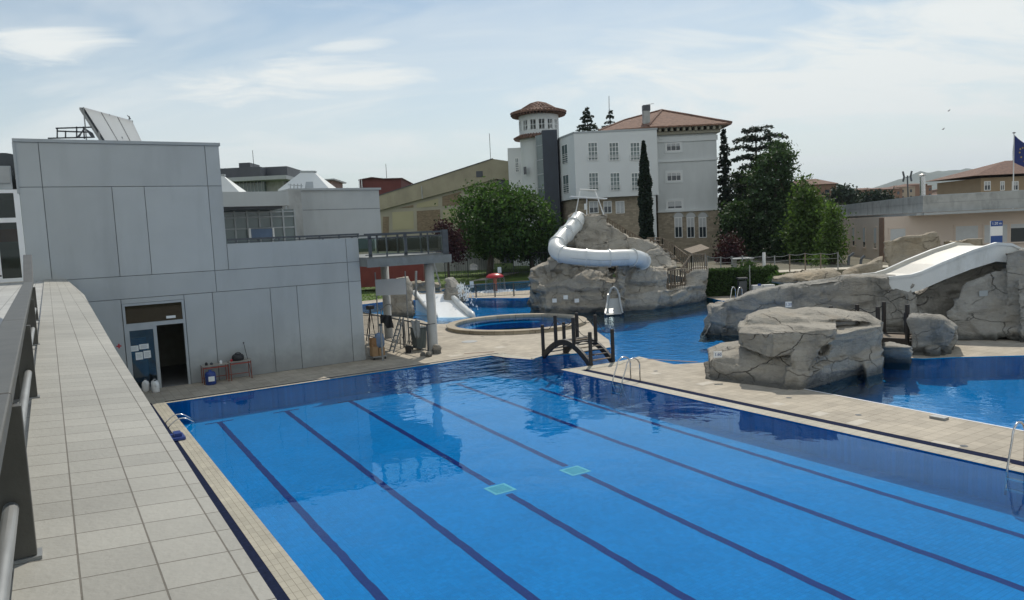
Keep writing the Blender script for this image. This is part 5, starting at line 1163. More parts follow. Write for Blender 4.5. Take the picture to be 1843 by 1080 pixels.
g = MB(uvw); g.add([(u0,65,z0),(u1+.3,65,z1),(u1+.3,68,z1+.3),(u0,68,z0+.3),(u0,65,z0+.1),(u1+.3,65,z1+.1),(u1+.3,68,z1+.4),(u0,68,z0+.4)],[(3,2,1,0),(4,5,6,7),(0,1,5,4),(1,2,6,5),(2,3,7,6),(3,0,4,7)]); g.build('roof', M_['wood'], sh)
for u in (u0+.2,u1):
    g = MB(uvw); g.box(u-.05,u+.05,65.3,65.4,TZ,z0+.05); g.build('post', M_['galv'], sh)

# ================================================================== BACKGROUND BUILDINGS (frame: u across the view, v away, z up)
def ubox(g, px0, px1, py0, py1, D, dep, mi=0, proud=0.):
    ym = (py0+py1)/2; xm = (px0+px1)/2
    u0, u1 = uz(px0,ym,D)[0], uz(px1,ym,D)[0]; z1, z0 = uz(xm,py0,D)[1], uz(xm,py1,D)[1]
    g.box(u0,u1,D-proud,D-proud+dep,z0,z1,mi); return u0,u1,z0,z1
def window(parent, px0, px1, py0, py1, D, frame='white', shut=0., nv=1, nh=0, rail=0, glass='darkglass', fw=.09, name='window', surround=None):
    u0,u1,z0,z1 = (lambda a,b: (a[0],b[0],b[1],a[1]))(uz(px0,py0,D), uz(px1,py1,D))
    if u1 < u0: u0, u1 = u1, u0
    # keep the opening upright: sides from the middle of the window
    ym, xm = (py0+py1)/2, (px0+px1)/2; u0, u1 = uz(px0,ym,D)[0], uz(px1,ym,D)[0]; z1, z0 = uz(xm,py0,D)[1], uz(xm,py1,D)[1]
    f = MB(uvw); y0, y1 = D-.035, D+.05
    f.box(u0,u0+fw,y0,y1,z0,z1); f.box(u1-fw,u1,y0,y1,z0,z1); f.box(u0+fw,u1-fw,y0,y1,z0,z0+fw); f.box(u0+fw,u1-fw,y0,y1,z1-fw,z1)
    for k in range(1,nv+1): u = u0+(u1-u0)*k/(nv+1); f.box(u-fw*.35,u+fw*.35,y0+.004,y1,z0+fw,z1-fw)
    for k in range(1,nh+1): z = z0+(z1-z0)*k/(nh+1); f.box(u0+fw,u1-fw,y0+.008,y1,z-fw*.3,z+fw*.3)
    o = f.build(name, M_[frame], parent)
    g = MB(uvw); g.box(u0+fw,u1-fw,D-.012,D-.004,z0+fw,z1-fw); g.build('pane', M_[glass], o)
    if shut:
        g = MB(uvw); zs = z1-fw-(z1-z0-2*fw)*shut
        k = 8
        for i in range(k): g.box(u0+fw,u1-fw,D-.028,D-.014,zs+(z1-fw-zs)*i/k+.006,zs+(z1-fw-zs)*(i+1)/k)
        g.build('shutter', M_['shutter'], o)
    if rail:
        g = MB(uvw)
        for k in range(rail): z = z0+.12+k*.28; g.box(u0-.05,u1+.05,D-.14,D-.10,z,z+.05)
        for u in (u0-.04,u1): g.box(u,u+.04,D-.13,D-.036,z0+.1,z0+.14+.28*rail)
        g.build('guard_rail', M_['white'], o)
    if surround:
        g = MB(uvw); t = .22
        g.box(u0-t,u0-.003,D-.05,D+.02,z0-t,z1+t); g.box(u1+.003,u1+t,D-.05,D+.02,z0-t,z1+t); g.box(u0-.003,u1+.003,D-.05,D+.02,z1+.003,z1+t); g.box(u0-.003,u1+.003,D-.05,D+.02,z0-t,z0-.003); g.build('surround', M_[surround], o)
    return o
ht = thing('hotel', tuple(uvw(18,98,1.3)), 'tall pale grey residence with a round tower, white window bays and terracotta hipped roof', 'building')
BZ = 1.0
# right wing
D = 95.
uR0, uR1 = uz(1183,320,D)[0], uz(1291,320,D)[0]; zE = uz(1240,241,D)[1]; zB = uz(1238,377,D)[1]
g = MB(uvw); g.box(uR0,uR1,D,D+17,zB,zE); g.build('wall', M_['hotel'], ht)
g = MB(uvw); g.box(uR0-.05,uR1+.12,D-.10,D+17.1,BZ-2,zB-.25); g.build('stone_base', M_['hbrick'], ht)
g = MB(uvw); g.box(uR0-.1,uR1+.3,D-.28,D+17.2,zB-.25,zB-.003); z = uz(1238,288,D)[1]; g.box(uR0,uR1+.12,D-.12,D-.003,z-.15,z+.15); z = uz(1238,250,D)[1]; g.box(uR0,uR1+.12,D-.14,D-.003,z-.3,z+.35); g.build('string_course', M_['hotel2'], ht)
g = MB(uvw); g.box(uR0,uR1+.4,D-.45,D+17.4,zE,zE+.35); g.box(uR0,uR1+.9,D-1.0,D+18,zE+.75,zE+.95)
u = uR0+.2
while u < uR1+.7: g.box(u,u+.28,D-.95,D-.1,zE+.353,zE+.747); u += .75
g.build('eaves', M_['hallframe'], ht)
A, B = pv(1166,227,93.6), pv(1317,228,93.8); zr = zE+.96
A.z = B.z = zr; Cc = B+VX*20; Lp = pv(1078,236,95.5); Lp.z = zr; Dd = Lp+VX*18
P, Q = pv(1191,199,103), pv(1124,217,104); 
Q.z = min(Q.z, P.z)
th = Vector((0,0,-.18)); g = MB()
g.add([tuple(x) for x in (A,B,Cc,Dd,Lp,P,Q)], [(0,1,5),(1,2,5),(2,3,6,5),(3,4,6),(4,0,5,6)])
g.add([tuple(x+th) for x in (A,B,Cc,Dd,Lp)]+[tuple(x) for x in (A,B,Cc,Dd,Lp)], [(4,3,2,1,0)]+[(i,(i+1)%5,5+(i+1)%5,5+i) for i in range(5)])
rf = g.build('roof', M_['roof'], ht)
g = MB()
for a, b in ((A,P),(B,P),(P,Q),(Lp,Q),(P,Cc)): g.tube([tuple(a+Vector((0,0,.05))), tuple(b+Vector((0,0,.05)))], .16, 8)
g.build('ridge_tiles', M_['roof2'], rf)
c0, c1 = pv(1163,226,96), pv(1163,200,96); g = MB(); g.obox((c0+c1)/2, UX*.42, VX*.42, Vector((0,0,(c1.z-c0.z)/2+.6)), 0); g.build('chimney', M_['conc'], rf)
g = MB(); g.obox(c1+Vector((0,0,.35)), UX*.46, VX*.46, Vector((0,0,.35)), 0); g.build('chimney_pot', M_['charcoal'], rf)
g = MB(); a = pv(1169,206,97); g.tube([tuple(a), tuple(a+Vector((0,0,1.3)))], .03, 5); g.bar(tuple(a+Vector((0,0,1.2))-UX*.5), tuple(a+Vector((0,0,1.35))+UX*.6), .03, .03)
for k in range(5): q = a+Vector((0,0,1.22+.03*k))+UX*(-.4+.22*k); g.bar(tuple(q-VX*.35), tuple(q+VX*.35), .025, .025)
g.build('aerial', M_['anthr'], rf)
for (x0,x1,y0,y1) in ((1199,1225,257,272),(1200,1226,310,326)): window(ht,x0,x1,y0,y1,D,shut=.4,nv=2,surround='hotel2')
window(ht,1201,1228,361,376,D,shut=.75,nv=1,surround='hotel2')
for x in (1221,1243,1264.5):
    window(ht,x-7,x+7,391,428,D-.10,shut=.48,nv=1)
    u, z = uz(x,391,D); g = MB(uvw); r = .62; g.add([(u+r*math.cos(R_(180*k/14)), D-.13, z+r*math.sin(R_(180*k/14))) for k in range(15)], [tuple(range(14,-1,-1))]); g.build('arch', M_['shutter'], ht)
    g = MB(uvw)
    for k in range(14):
        a0, a1 = R_(180*k/14), R_(180*(k+1)/14); g.bar((u+.72*math.cos(a0),D-.14,z+.72*math.sin(a0)),(u+.72*math.cos(a1),D-.14,z+.72*math.sin(a1)),.12,.14,up=(0,1,0))
    g.build('arch_trim', M_['hallframe'], ht)
# white middle block with the angled left bay
D2 = 92.; uM0, uM1 = uz(1035,300,D2)[0], uz(1184,300,D2)[0]; zt, zb = uz(1110,237,D2)[1], uz(1110,354,D2)[1]
uL = uz(1008,300,97)[0]
g = MB(uvw); g.prism([(uM0,D2),(uM1,D2),(uM1,D2+14),(uL,D2+14),(uL,97)],zb,zt); g.build('bay_wall', M_['hotel2'], ht)
g = MB(uvw); g.prism([(uM0-.06,D2-.06),(uM1+.06,D2-.06),(uM1+.06,D2+14),(uL-.06,D2+14),(uL-.06,97)],zt,zt+.22); g.build('bay_coping', M_['trim'], ht)
g = MB(uvw); g.prism([(uM0+.3,D2+.9),(uM1-.4,D2+.9),(uM1-.4,D2+13),(uL+.2,D2+13),(uL+.2,97.6)],BZ-2,zb-.003); g.build('bay_base', M_['hbrick'], ht)
g = MB(uvw); g.box(uM1-.9,uM1-.35,D2+.1,D2+.75,BZ-2,zb-.004); g.build('pier', M_['hotel2'], ht)
for (x0,x1) in ((1058,1076),(1096,1114),(1134,1152)): window(ht,x0,x1,256,290,D2,nv=2,nh=3,rail=3,glass='officeglass')
for (x0,x1) in ((1059.5,1077.5),(1098,1116),(1136,1154)): window(ht,x0,x1,310.5,344,D2,nv=2,nh=3,rail=3,glass='officeglass')
for (x0,x1,sh_) in ((1060,1077,.55),(1086,1101,.45),(1108,1124,.97)): window(ht,x0,x1,362,384,D2+.9,shut=sh_,nv=1)
# windows on the angled wall
def angled(parent, P0, P1, t0, t1, z0, z1, shut=.0, rail=0):
    d = (P1-P0); d.z = 0; n = Vector((d.y,-d.x,0)).normalized(); n = n if n.dot(VX) < 0 else -n
    a, b = P0+d*t0, P0+d*t1; Z = Vector((0,0,1)); g = MB(); c = (a+b)/2; dd = d.normalized()
    hw, hh = (b-a).length/2, (z1-z0)/2; c.z = (z0+z1)/2
    for s in (-1,1): g.obox(c+dd*s*hw, dd*.05, n*.04, Z*hh); g.obox(c+Z*s*hh, dd*hw, n*.041, Z*.05)
    g.obox(c, dd*.03, n*.035, Z*hh); g.obox(c, dd*hw, n*.033, Z*.025); o = g.build('window', M_['white'], parent)
    g = MB(); g.obox(c, dd*(hw-.02), n*.015, Z*(hh-.02)); g.build('pane', M_['officeglass'], o)
    g = MB()
    for k in range(rail): g.obox(c+n*.09-Z*(hh-.15-.27*k), dd*(hw+.1), n*.02, Z*.03)
    if rail: g.build('guard_rail', M_['white'], o)
P0, P1 = uvw(uL,97,0), uvw(uM0,D2,0)
for (ya, yb) in ((262,296),(316,349)): angled(ht, P0, P1, .18, .56, uz(1016,yb,96)[1], uz(1016,ya,96)[1], rail=4)
# dark clad lift tower and the round tower
D3 = 96.5; u0, u1 = uz(978,300,D3)[0], uz(1005,300,D3)[0]; z1 = uz(985,234,D3)[1]
g = MB(uvw); g.prism([(u0,D3),(u1,D3),(u1,D3+3.5),(u0,D3+3.5)],BZ-2,z1); g.build('lift_tower', M_['cladblue'], ht)
ug = uz(966,300,98.5)[0]; g = MB(uvw); g.prism([(u0-.003,D3+.1),(u0-.003,D3+3.4),(ug,D3+3.4),(ug,D3+1.4)],BZ,z1-.5); g.build('stair_glazing', M_['officeglass'], ht)
g = MB(uvw)
for k in range(9): z = BZ+1+k*(z1-1-BZ)/9; g.bar((u0,D3+.07,z),(ug,D3+1.37,z),.06,.10)
g.bar((ug,D3+1.37,BZ),(ug,D3+1.37,z1-.5),.1,.1); g.build('glazing_bars', M_['trim'], ht)
D4 = 100.; cu = uz(973,300,D4+2.6)[0]; r = 36*(D4)/F_PX
def Tz(py, D_=D4): return pv(972,py,D_).z
zc = Tz(203); zw1, zw0 = Tz(214), Tz(232)
cxy = uvw(cu, D4+2.6, 0)
g = MB(); g.lathe([(r,zw1),(r,zc)],(cxy.x,cxy.y),40); g.lathe([(r,zw0-1.2),(r,zw0)],(cxy.x,cxy.y),40); g.lathe([(r*.98,BZ-2),(r*.98,zw0-1.2)],(cxy.x,cxy.y),40); tw = g.build('round_tower', M_['hotel'], ht, smooth=False)
g = MB()
for k in range(14):
    a = 2*math.pi*k/14; g.obox((cxy.x+r*.96*math.cos(a),cxy.y+r*.96*math.sin(a),(zw0+zw1)/2),(-.22*math.sin(a),.22*math.cos(a),0),(.12*math.cos(a),.12*math.sin(a),0),(0,0,(zw1-zw0)/2))
    a += math.pi/14; g.obox((cxy.x+r*.97*math.cos(a),cxy.y+r*.97*math.sin(a),(zw0+zw1)/2),(-.04*math.sin(a),.04*math.cos(a),0),(.04*math.cos(a),.04*math.sin(a),0),(0,0,(zw1-zw0)/2))
g.lathe([(r*.99,(zw0+zw1)/2-.03),(r*.99,(zw0+zw1)/2+.03)],(cxy.x,cxy.y),40); g.build('window_pier', M_['hotel2'], tw)
ro = 50.5*D4/F_PX; zt_ = Tz(178)
g = MB(); g.lathe([(ro,zc+.10),(ro+.02,zc+.34),(ro*.62,zc+.80),(ro*.56,zc+.98),(ro*.3,zc+1.55),(0,zc+1.85)],(cxy.x,cxy.y),48); g.lathe([(r*1.0,zc+.12),(ro,zc+.10)],(cxy.x,cxy.y),48)
g.build('tower_roof', M_['roof2'], tw)
g = MB()
for k in range(48):
    a = 2*math.pi*k/48; ca, sa = math.cos(a), math.sin(a)
    g.tube([(cxy.x+rr_*ca,cxy.y+rr_*sa,zz_) for rr_, zz_ in ((ro+.05,zc+.36),(ro*.63,zc+.83),(ro*.565,zc+1.01),(ro*.3,zc+1.57),(ro*.06,zc+1.83))],.085,5)
    g.bar((cxy.x+r*1.01*ca,cxy.y+r*1.01*sa,zc+.0),(cxy.x+(ro-.15)*ca,cxy.y+(ro-.15)*sa,zc+.0),.12,.2)
g.build('roof_tiles', M_['roof2'], tw)
zl = Tz(244); a_l = math.atan2(-UX.y,-UX.x); g = MB(); pr_ = [(r*.99,zl-.2),(r*1.27,zl-.2),(r*1.29,zl-.05),(r*.99,zl+.35)]; vs = []
for k in range(25):
    a = a_l-1.6+3.2*k/24; vs += [(cxy.x+q*math.cos(a),cxy.y+q*math.sin(a),z) for q, z in pr_]
g.add(vs, [(4*k+i,4*k+4+i,4*k+4+(i+1)%4,4*k+(i+1)%4) for k in range(24) for i in range(4)]+[(0,1,2,3),(99,98,97,96)]); g.build('skirt_roof', M_['roof2'], tw)
g = MB()
for k in range(22): a = a_l-1.55+3.1*k/21; g.tube([(cxy.x+r*1.31*math.cos(a),cxy.y+r*1.31*math.sin(a),zl-.02),(cxy.x+r*1.0*math.cos(a),cxy.y+r*1.0*math.sin(a),zl+.38)],.08,5)
g.build('skirt_tiles', M_['roof2'], tw)
g = MB(uvw); uw, zz_ = uz(945,307,D4); g.box(uw-.2,uw+.2,D4+.02,D4+.5,zz_-.5,zz_+.5); g.build('slit_window', M_['darkglass'], tw)
D5 = 102.; u0, u1 = uz(915,300,D5)[0], uz(945,300,D5)[0]; zt5 = uz(930,266,D5)[1]
g = MB(uvw); g.box(u0,u1,D5,D5+10,BZ-2,zt5); g.build('left_block', M_['hotel2'], ht)
window(ht,927,934,284,311,D5,nv=1,nh=2,rail=4,glass='officeglass'); window(ht,929,936,331,342,D5,nv=1,glass='officeglass')
# old hall with the sloping roof
D6 = 108.; hl_ = thing('old_hall', tuple(uvw(-8,D6,1)), 'long sandy hall with a sloping roofline and cream panels behind the big tree', 'building')
def U(px, py, D_=D6): u, z = uz(px, py, D_); return u, z
def gable(g, pts, D_, dep, mi=0):
    q = [U(x,y,D_) for x, y in pts]; n = len(q)
    g.add([(u,D_,z) for u,z in q]+[(u,D_+dep,z) for u,z in q], [tuple(range(n-1,-1,-1)),tuple(range(n,2*n))]+[(i,(i+1)%n,n+(i+1)%n,n+i) for i in range(n)], mi)
g = MB(uvw); gable(g, [(640,366),(887,286),(921,291),(921,325),(893,322),(640,390)][::-1], D6-.5, 24); g.build('parapet', M_['hall'], hl_)
g = MB(uvw); gable(g, [(640,390),(893,322),(897,330),(905,490),(640,490)][::-1], D6, 20); g.build('wall', M_['hallframe'], hl_)
g = MB(uvw); gable(g, [(640,364.5),(887,284.5),(887,286),(640,366)][::-1], D6-.6, 24); g.build('roof_edge', M_['anthr'], hl_)
for pts, m in (([(689,390),(700,390),(700,424),(689,424)],'hallbrick'),([(706,382),(744,380),(745,412),(707,414)],'hallcream'),([(750,380),(792,377),(793,414),(751,416)],'hallbrick'),([(716,375),(744,369),(744,373.5)],'hallbrick'),([(750,367),(789,357),(789,371),(750,374)],'hallcream'),([(796,354),(830,345),(830,369),(796,371)],'hallbrick'),([(797,378),(830,376),(830,404),(797,406)],'hallcream')):
    g = MB(uvw); q = [U(x,y) for x, y in pts]; n = len(q); y0, y1 = D6-.06, D6-.003
    g.add([(u,y0,z) for u,z in q]+[(u,y1,z) for u,z in q], [tuple(range(n)),tuple(range(2*n-1,n-1,-1))]+[(i,n+i,n+(i+1)%n,(i+1)%n) for i in range(n)]); g.build('infill_panel', M_[m], hl_)
g = MB(uvw)
for (x0,y0,x1,y1) in ((745.5,372,747,416),(704,384,705.5,414),(745.5,412,706,414)):
    pass
g2 = MB(uvw); ubox(g2,857,869,308,319,D6-.5,.06,0,.05); g2.build('vent_opening', M_['charcoal'], hl_)
g = MB(uvw); u,z = U(760,343,D6); g.box(u-.06,u+.06,D6-.62,D6-.52,z-1.2,z+.6); g.build('rain_spout', M_['conc'], hl_)
g = MB(uvw); ubox(g,899,921,322,480,D6-.2,4); g.build('entrance', M_['charcoal'], hl_)
g = MB(); a = pv(883,286,D6); g.tube([tuple(a-Vector((0,0,1))),tuple(a+Vector((0,0,3.6)))],.04,5); g.build('mast', M_['anthr'], hl_)
# walls under the trees
g = MB(uvw); ubox(g,640,762,470,515,80,3); tag(g.build('red_wall', M_['redwall']), 'long dark red wall seen under the balcony', 'wall')
g = MB(uvw); ubox(g,780,889,447,487,93,.4); tag(g.build('grey_wall', M_['conc']), 'grey boundary wall behind the big tree', 'wall')
g = MB(); yf = thing('boundary_fence', tuple(uvw(-1,90,.8)), 'tall dark bar fence behind the lawn under the trees', 'fence')
ua, ub = uz(800,470,91)[0], uz(1010,470,91)[0]; g = MB(uvw); k = 0; u = ua
while u < ub: g.box(u,u+.03,91,91.03,.5,3.2); u += .28
for z in (.75,3.0): g.box(ua,ub,90.98,91.05,z,z+.06)
g.build('bars', M_['anthr'], yf)
u = ua
while u < ub:
    g = MB(uvw); g.box(u-.05,u+.05,90.94,91.07,.3,3.3); g.build('post', M_['anthr'], yf); u += 2.8
# dark office block, grey terrace block, pavilion and skylights on the left
of = thing('office_block', tuple(uvw(-45,125,1)), 'dark slate-clad office block with a glazed floor behind the pool building', 'building')
D7 = 125
g = MB(uvw); ubox(g,380,470,302,331,D7,16); ubox(g,472,518,300,345,D7+3,16); ubox(g,430,450,293,303,D7+4,5); g.build('upper_storey', M_['charcoal'], of)
g = MB(uvw); ubox(g,385,515,318,325,D7-2,15); g.build('ledge', M_['trim'], of)
g = MB(uvw); ubox(g,390,478,325,400,D7,12); g.build('glazed_wall', M_['officeglass'], of)
g = MB(uvw); ubox(g,479,512,325,400,D7+1,12); g.build('wall', M_['conc'], of)
g = MB(uvw)
for k in range(12): u = uz(400+k*6.5,340,D7)[0]; g.box(u-.05,u+.05,D7-.08,D7-.003,uz(440,400,D7)[1],uz(440,326,D7)[1])
g.build('glazing_bars', M_['trim'], of)
g = MB(); a = pv(457,302,D7+2); g.tube([tuple(a),tuple(a+Vector((0,0,2.9)))],.05,5); g.build('mast', M_['anthr'], of)
rh = thing('red_house', tuple(uvw(-25,135,1)), 'dark red brick house with a low gable behind the sandy hall', 'building'); D8 = 132
g = MB(uvw); gable(g,[(647,324),(669,320),(686,322),(722,321),(722,420),(647,420)][::-1],D8,14); g.build('wall', mat('red_brick', (.15,.045,.04), .85, .15, .6), rh)
g = MB(uvw); gable(g,[(645,323),(669,318.5),(690,321),(724,320),(724,321.2),(690,322.4),(669,320.4),(645,325)][::-1],D8-.4,15); g.build('roof', mat('brown_roof', (.10,.04,.035), .8), rh)
for x in (647,651): 
    g = MB(); a = pv(x,326,D8-.3); g.tube([tuple(a-Vector((0,0,2))),tuple(a+Vector((0,0,.3)))],.12,6); g.build('flue', M_['steel'], rh)
g = MB(); a = pv(696,321,D8); g.tube([tuple(a),tuple(a+Vector((0,0,2.5)))],.05,5); g.build('mast', M_['anthr'], rh)
ph = thing('pink_house', tuple(uvw(-38,150,1)), 'small pinkish block with a flat cornice peeping over the grey terrace block', 'building')
g = MB(uvw); ubox(g,575,599,324,400,150,10); g.build('wall', mat('pink_brick', (.30,.2,.17), .85, .1, .8), ph)
g = MB(uvw); ubox(g,572,602,322,324.5,149.5,11); g.build('cornice', M_['trim'], ph)
for x in (581,590): window(ph,x-2.5,x+2.5,329,336,150,fw=.06)
tbk = thing('terrace_block', (20, 53, 4.5), 'plain grey rendered block behind the terrace', 'building'); YT = 53.
def Xb(g, px0, px1, py0, py1, Y, dep, mi=0):
    ym, xm = (py0+py1)/2, (px0+px1)/2; g.box(atY(px0,ym,Y).x, atY(px1,ym,Y).x, Y, Y+dep, atY(xm,py1,Y).z, atY(xm,py0,Y).z, mi)
g = MB(); Xb(g,544,685,341,450,YT,14); g.build('wall', M_['panel'], tbk)
g = MB(); Xb(g,521,545,341,450,YT-2.2,8); g.build('stair_wall', M_['conc'], tbk)
g = MB(); Xb(g,519,686,338.5,342,YT-.15,14.2); g.build('coping', M_['trim'], tbk)
g = MB(); Xb(g,545,684,376,377.3,YT-.008,.004); g.build('joint', M_['groove'], tbk)
g = MB(); a, b, c = atY(519,383,YT-2.4), atY(528,385,YT-2.4), atY(531,425,YT-2.4); g.tube([tuple(a),tuple(b),tuple(c)],.05,8); a, b, c = atY(515,381,YT-2.4), atY(515,370,YT-2.4), atY(518,366,YT-2.4); g.tube([tuple(a),tuple(b),tuple(c)],.06,8); g.build('drainpipe', M_['trim'], tbk)
g = MB(); a = atY(530,340,YT-1); 
for k in range(4): g.bar((a.x-.3+k*.25,a.y,a.z-.1),(a.x-.25+k*.25,a.y,a.z+.35),.06,.06)
g.bar((a.x-.4,a.y,a.z+.28),(a.x+.6,a.y,a.z+.2),.05,.05); g.build('roof_valves', M_['trim'], tbk)
pvn = thing('glass_pavilion', (10, 46, 4.7), 'glazed terrace pavilion under a pale overhanging roof slab', 'pavilion')
g = MB(); x0, x1 = atY(398,360,46).x, atY(520,360,46).x; z1, z0 = atY(460,345,46).z, atY(460,371,46).z
g.add([(x0-3,46,z0),(x1,46,z0),(x1,46,z1),(x0-3,46,z1),(x0-3,54,z0-.0),(x1,54,z0-.0),(x1,54,z1),(x0-3,54,z1)],[(0,1,2,3),(5,4,7,6),(1,5,6,2),(4,0,3,7),(3,2,6,7),(4,5,1,0)]); g.build('roof_slab', M_['panel'], pvn)
g = MB(); g.box(x0-3,x1-.3,46.5,53.9,z0-.14,z0-.003); g.build('soffit', M_['charcoal'], pvn)
YP = 49.; px0, px1 = atY(400,400,YP).x, atY(531,400,YP).x; pz0, pz1 = 4.69, atY(460,378,YP).z
g = MB()
for x in [px0+(px1-px0)*k/6 for k in range(7)]: g.box(x-.05,x+.05,YP-.05,YP+.05,pz0,pz1)
for z in (atY(460,382,YP).z, atY(460,391,YP).z, atY(460,411,YP).z): g.box(px0,px1,YP-.04,YP+.04,z-.04,z+.04)
g.build('mullions', M_['trim'], pvn)
g = MB(); g.box(px0,px1,YP+.05,YP+.06,pz0,pz1); g.build('pane', M_['officeglass'], pvn)
g = MB(); Xb(g,452,491,412,428,YP-.3,.06); g.build('blue_screen', mat('blue_screen', (.10,.16,.26), .4), pvn)
g = MB(); Xb(g,448,452,411,430,YP-.35,.08); Xb(g,491,494,410,430,YP-.35,.08); g.build('screen_frame', M_['white'], pvn)
for nm, pts, D_, lab in (('skylight_roof', [(500,342),(592,339),(559,308),(534,308)], 78, 'pale truncated pyramid skylight above the grey terrace block'),('skylight_roof', [(380,345),(430,345),(397,316),(372,316)], 60, 'pale sloping skylight half hidden by the tall grey block')):
    a, b, c, d = [pv(x,y,D_) for x, y in pts]; t = thing(nm, tuple(a), lab, 'skylight'); dep = (b-a).length
    a2, b2 = a+VX*dep, b+VX*dep; ins = dep*.38; c2, d2 = c+VX*ins, d+VX*ins; c1, d1 = c+VX*ins*.75, d+VX*ins*.75
    low = Vector((0,0,-4)); g = MB(); g.add([tuple(q) for q in (a,b,b2,a2,d1,c1,c2,d2)],[(0,1,5,4),(1,2,6,5),(2,3,7,6),(3,0,4,7),(4,5,6,7)]); g.add([tuple(q) for q in (a,b,b2,a2,a+low,b+low,b2+low,a2+low)],[(0,4,5,1),(1,5,6,2),(2,6,7,3),(3,7,4,0)]); g.build('shell', M_['hotel2'], t)
    n_ = (b-a).cross(d1-a).normalized(); n_ = n_ if n_.dot(VX) < 0 else -n_
    if D_ == 78:
        q = [lerp(lerp(a,b,x),lerp(d1,c1,x),y)+n_*.02 for x, y in ((.53,.05),(.70,.05),(.72,.42),(.52,.42))]; g = MB(); g.add([tuple(k) for k in q],[(0,1,2,3)]); g.build('louvre', M_['trim'], t)
    g = MB(); g.obox((d1+c1+c2+d2)/4+Vector((0,0,.08)),(c1-d1)/2*1.15,(d2-d1)/2*1.3,Vector((0,0,.08))); g.build('cap', M_['trim'], t)

# long flat-roofed building on the right
lb = thing('changing_block', tuple(uvw(40,64,TZ)), 'long low flat-roofed building with a grey parapet at right', 'building')
K0, K1, K2 = pv(1488,372,104), pv(1661,355,63), pv(1900,347,60)
def wall_pts(P): return [Vector((p.x,p.y,0)) for p in P]
k0, k1, k2 = wall_pts((K0,K1,K2)); zp1 = pv(1661,353,63).z; zp0 = pv(1661,388,63).z
def vband(g, a, b, z0, z1, th, mi=0):
    d = (b-a).normalized(); n = Vector((d.y,-d.x,0)); n = n if n.dot(a+b) < 0 else -n
    A, B, A2, B2 = a, b, a-n*th, b-n*th
    g.add([(A.x,A.y,z0),(B.x,B.y,z0),(B2.x,B2.y,z0),(A2.x,A2.y,z0),(A.x,A.y,z1),(B.x,B.y,z1),(B2.x,B2.y,z1),(A2.x,A2.y,z1)],[(3,2,1,0),(4,5,6,7),(0,1,5,4),(1,2,6,5),(2,3,7,6),(3,0,4,7)],mi); return n
g = MB(); vband(g,k0,k1,zp0+.25,zp1,.4); vband(g,k1,k2,zp0+.25,zp1,.4); g.build('parapet', M_['conc'], lb)
g = MB(); n1 = vband(g,k0,k1,zp1,zp1+.06,.45); vband(g,k1,k2,zp1,zp1+.06,.45); g.build('coping', M_['trim'], lb)
for a, b in ((k0,k1),(k1,k2)):
    g = MB(); d = (b-a).normalized(); n = Vector((d.y,-d.x,0)); n = n if n.dot(a+b) < 0 else -n
    vband(g, a+n*.5, b+n*.5, zp0+.02, zp0+.22, 1.4); g.build('eave', M_['trim'], lb)
    z = (zp0+zp1)/2+.2; g = MB(); vband(g, a+n*.012, b+n*.012, z, z+.02, .01); g.build('joint', M_['groove'], lb)
W0, W1, W2 = k0+VX*1.0, pv(1592,440,66), k2+VX*1.4
W1 = Vector((W1.x,W1.y,0)); W0 = W1+(k0-k1)*.98; 
g = MB(); vband(g,W0,W1,0,zp0+.02,.4,0); vband(g,W1,W2,0,zp0+.015,.4,0); g.build('wall', M_['pinkish'], lb)
g = MB(); q = [k0,k1,k2,k2+VX*30,k0+VX*12]; g.prism([(p.x,p.y) for p in (q if (q[1]-q[0]).cross(q[2]-q[1]).z > 0 else q[::-1])], zp0+.06, zp0+.2); g.build('roof', M_['conc'], lb)
def wall_window(parent, a, b, t, wid, z0, z1, shut=0., m='hallframe'):
    d = (b-a).normalized(); n = Vector((d.y,-d.x,0)); n = n if n.dot(a+b) < 0 else -n; c = a+(b-a)*t; c.z = (z0+z1)/2; Z = Vector((0,0,1)); hh = (z1-z0)/2
    g = MB(); g.obox(c, d*wid/2, n*.03, Z*hh); o = g.build('window', M_['darkglass'], parent)
    g = MB()
    for s in (-1,1): g.obox(c+d*s*wid/2, d*.06, n*.06, Z*hh); g.obox(c+Z*s*hh, d*(wid/2+.1), n*(.062 if s > 0 else .16), Z*.06)
    g.build('frame', M_[m], o)
    if shut: g = MB(); g.obox(c+Z*hh*(1-shut), d*(wid/2-.06), n*.045, Z*hh*shut); g.build('shutter', M_['shutter'], o)
for px in (1520,1537,1556,1576):
    dd = (W1-W0); r0 = ray(px,415); r0.z = 0
    den = r0.x*dd.y-r0.y*dd.x; t = (r0.x*(-W0.y)-r0.y*(-W0.x))/den; wall_window(lb,W0,W1,t,1.1,zp0-2.9,zp0-.9,.72,'pinkish')
g = MB(); dd = (W1-W0).normalized(); c = W1-dd*.9; n = Vector((dd.y,-dd.x,0)); n = n if n.dot(W0+W1) < 0 else -n
g.obox(Vector((c.x,c.y,(zp0)/2))+n*.02, dd*.8, n*.03, Vector((0,0,zp0/2-.05))); g.build('brick_pier', mat('brown_pier', (.27,.17,.12), .85), lb)
for px, w_, sh_ in ((1616,1.3,.9),(1740,1.75,.97),(1792,1.75,.97),(1838,1.6,.25)):
    dd = (W2-W1); r0 = ray(px,415); r0.z = 0; den = r0.x*dd.y-r0.y*dd.x; t = (r0.x*(-W1.y)-r0.y*(-W1.x))/den; wall_window(lb,W1,W2,t,w_,zp0-2.6,zp0-1.0,sh_,'pinkish')
fl = thing('chimney_flue', tuple(pv(1660,352,68)), 'grey metal flue with a flat cowl on the long flat roof', 'flue')
a, b = pv(1661,356,66), pv(1660,318,66); g = MB(); g.tube([tuple(a-Vector((0,0,.5))),tuple(b)],.22,12); g.build('pipe', M_['steel'], fl)
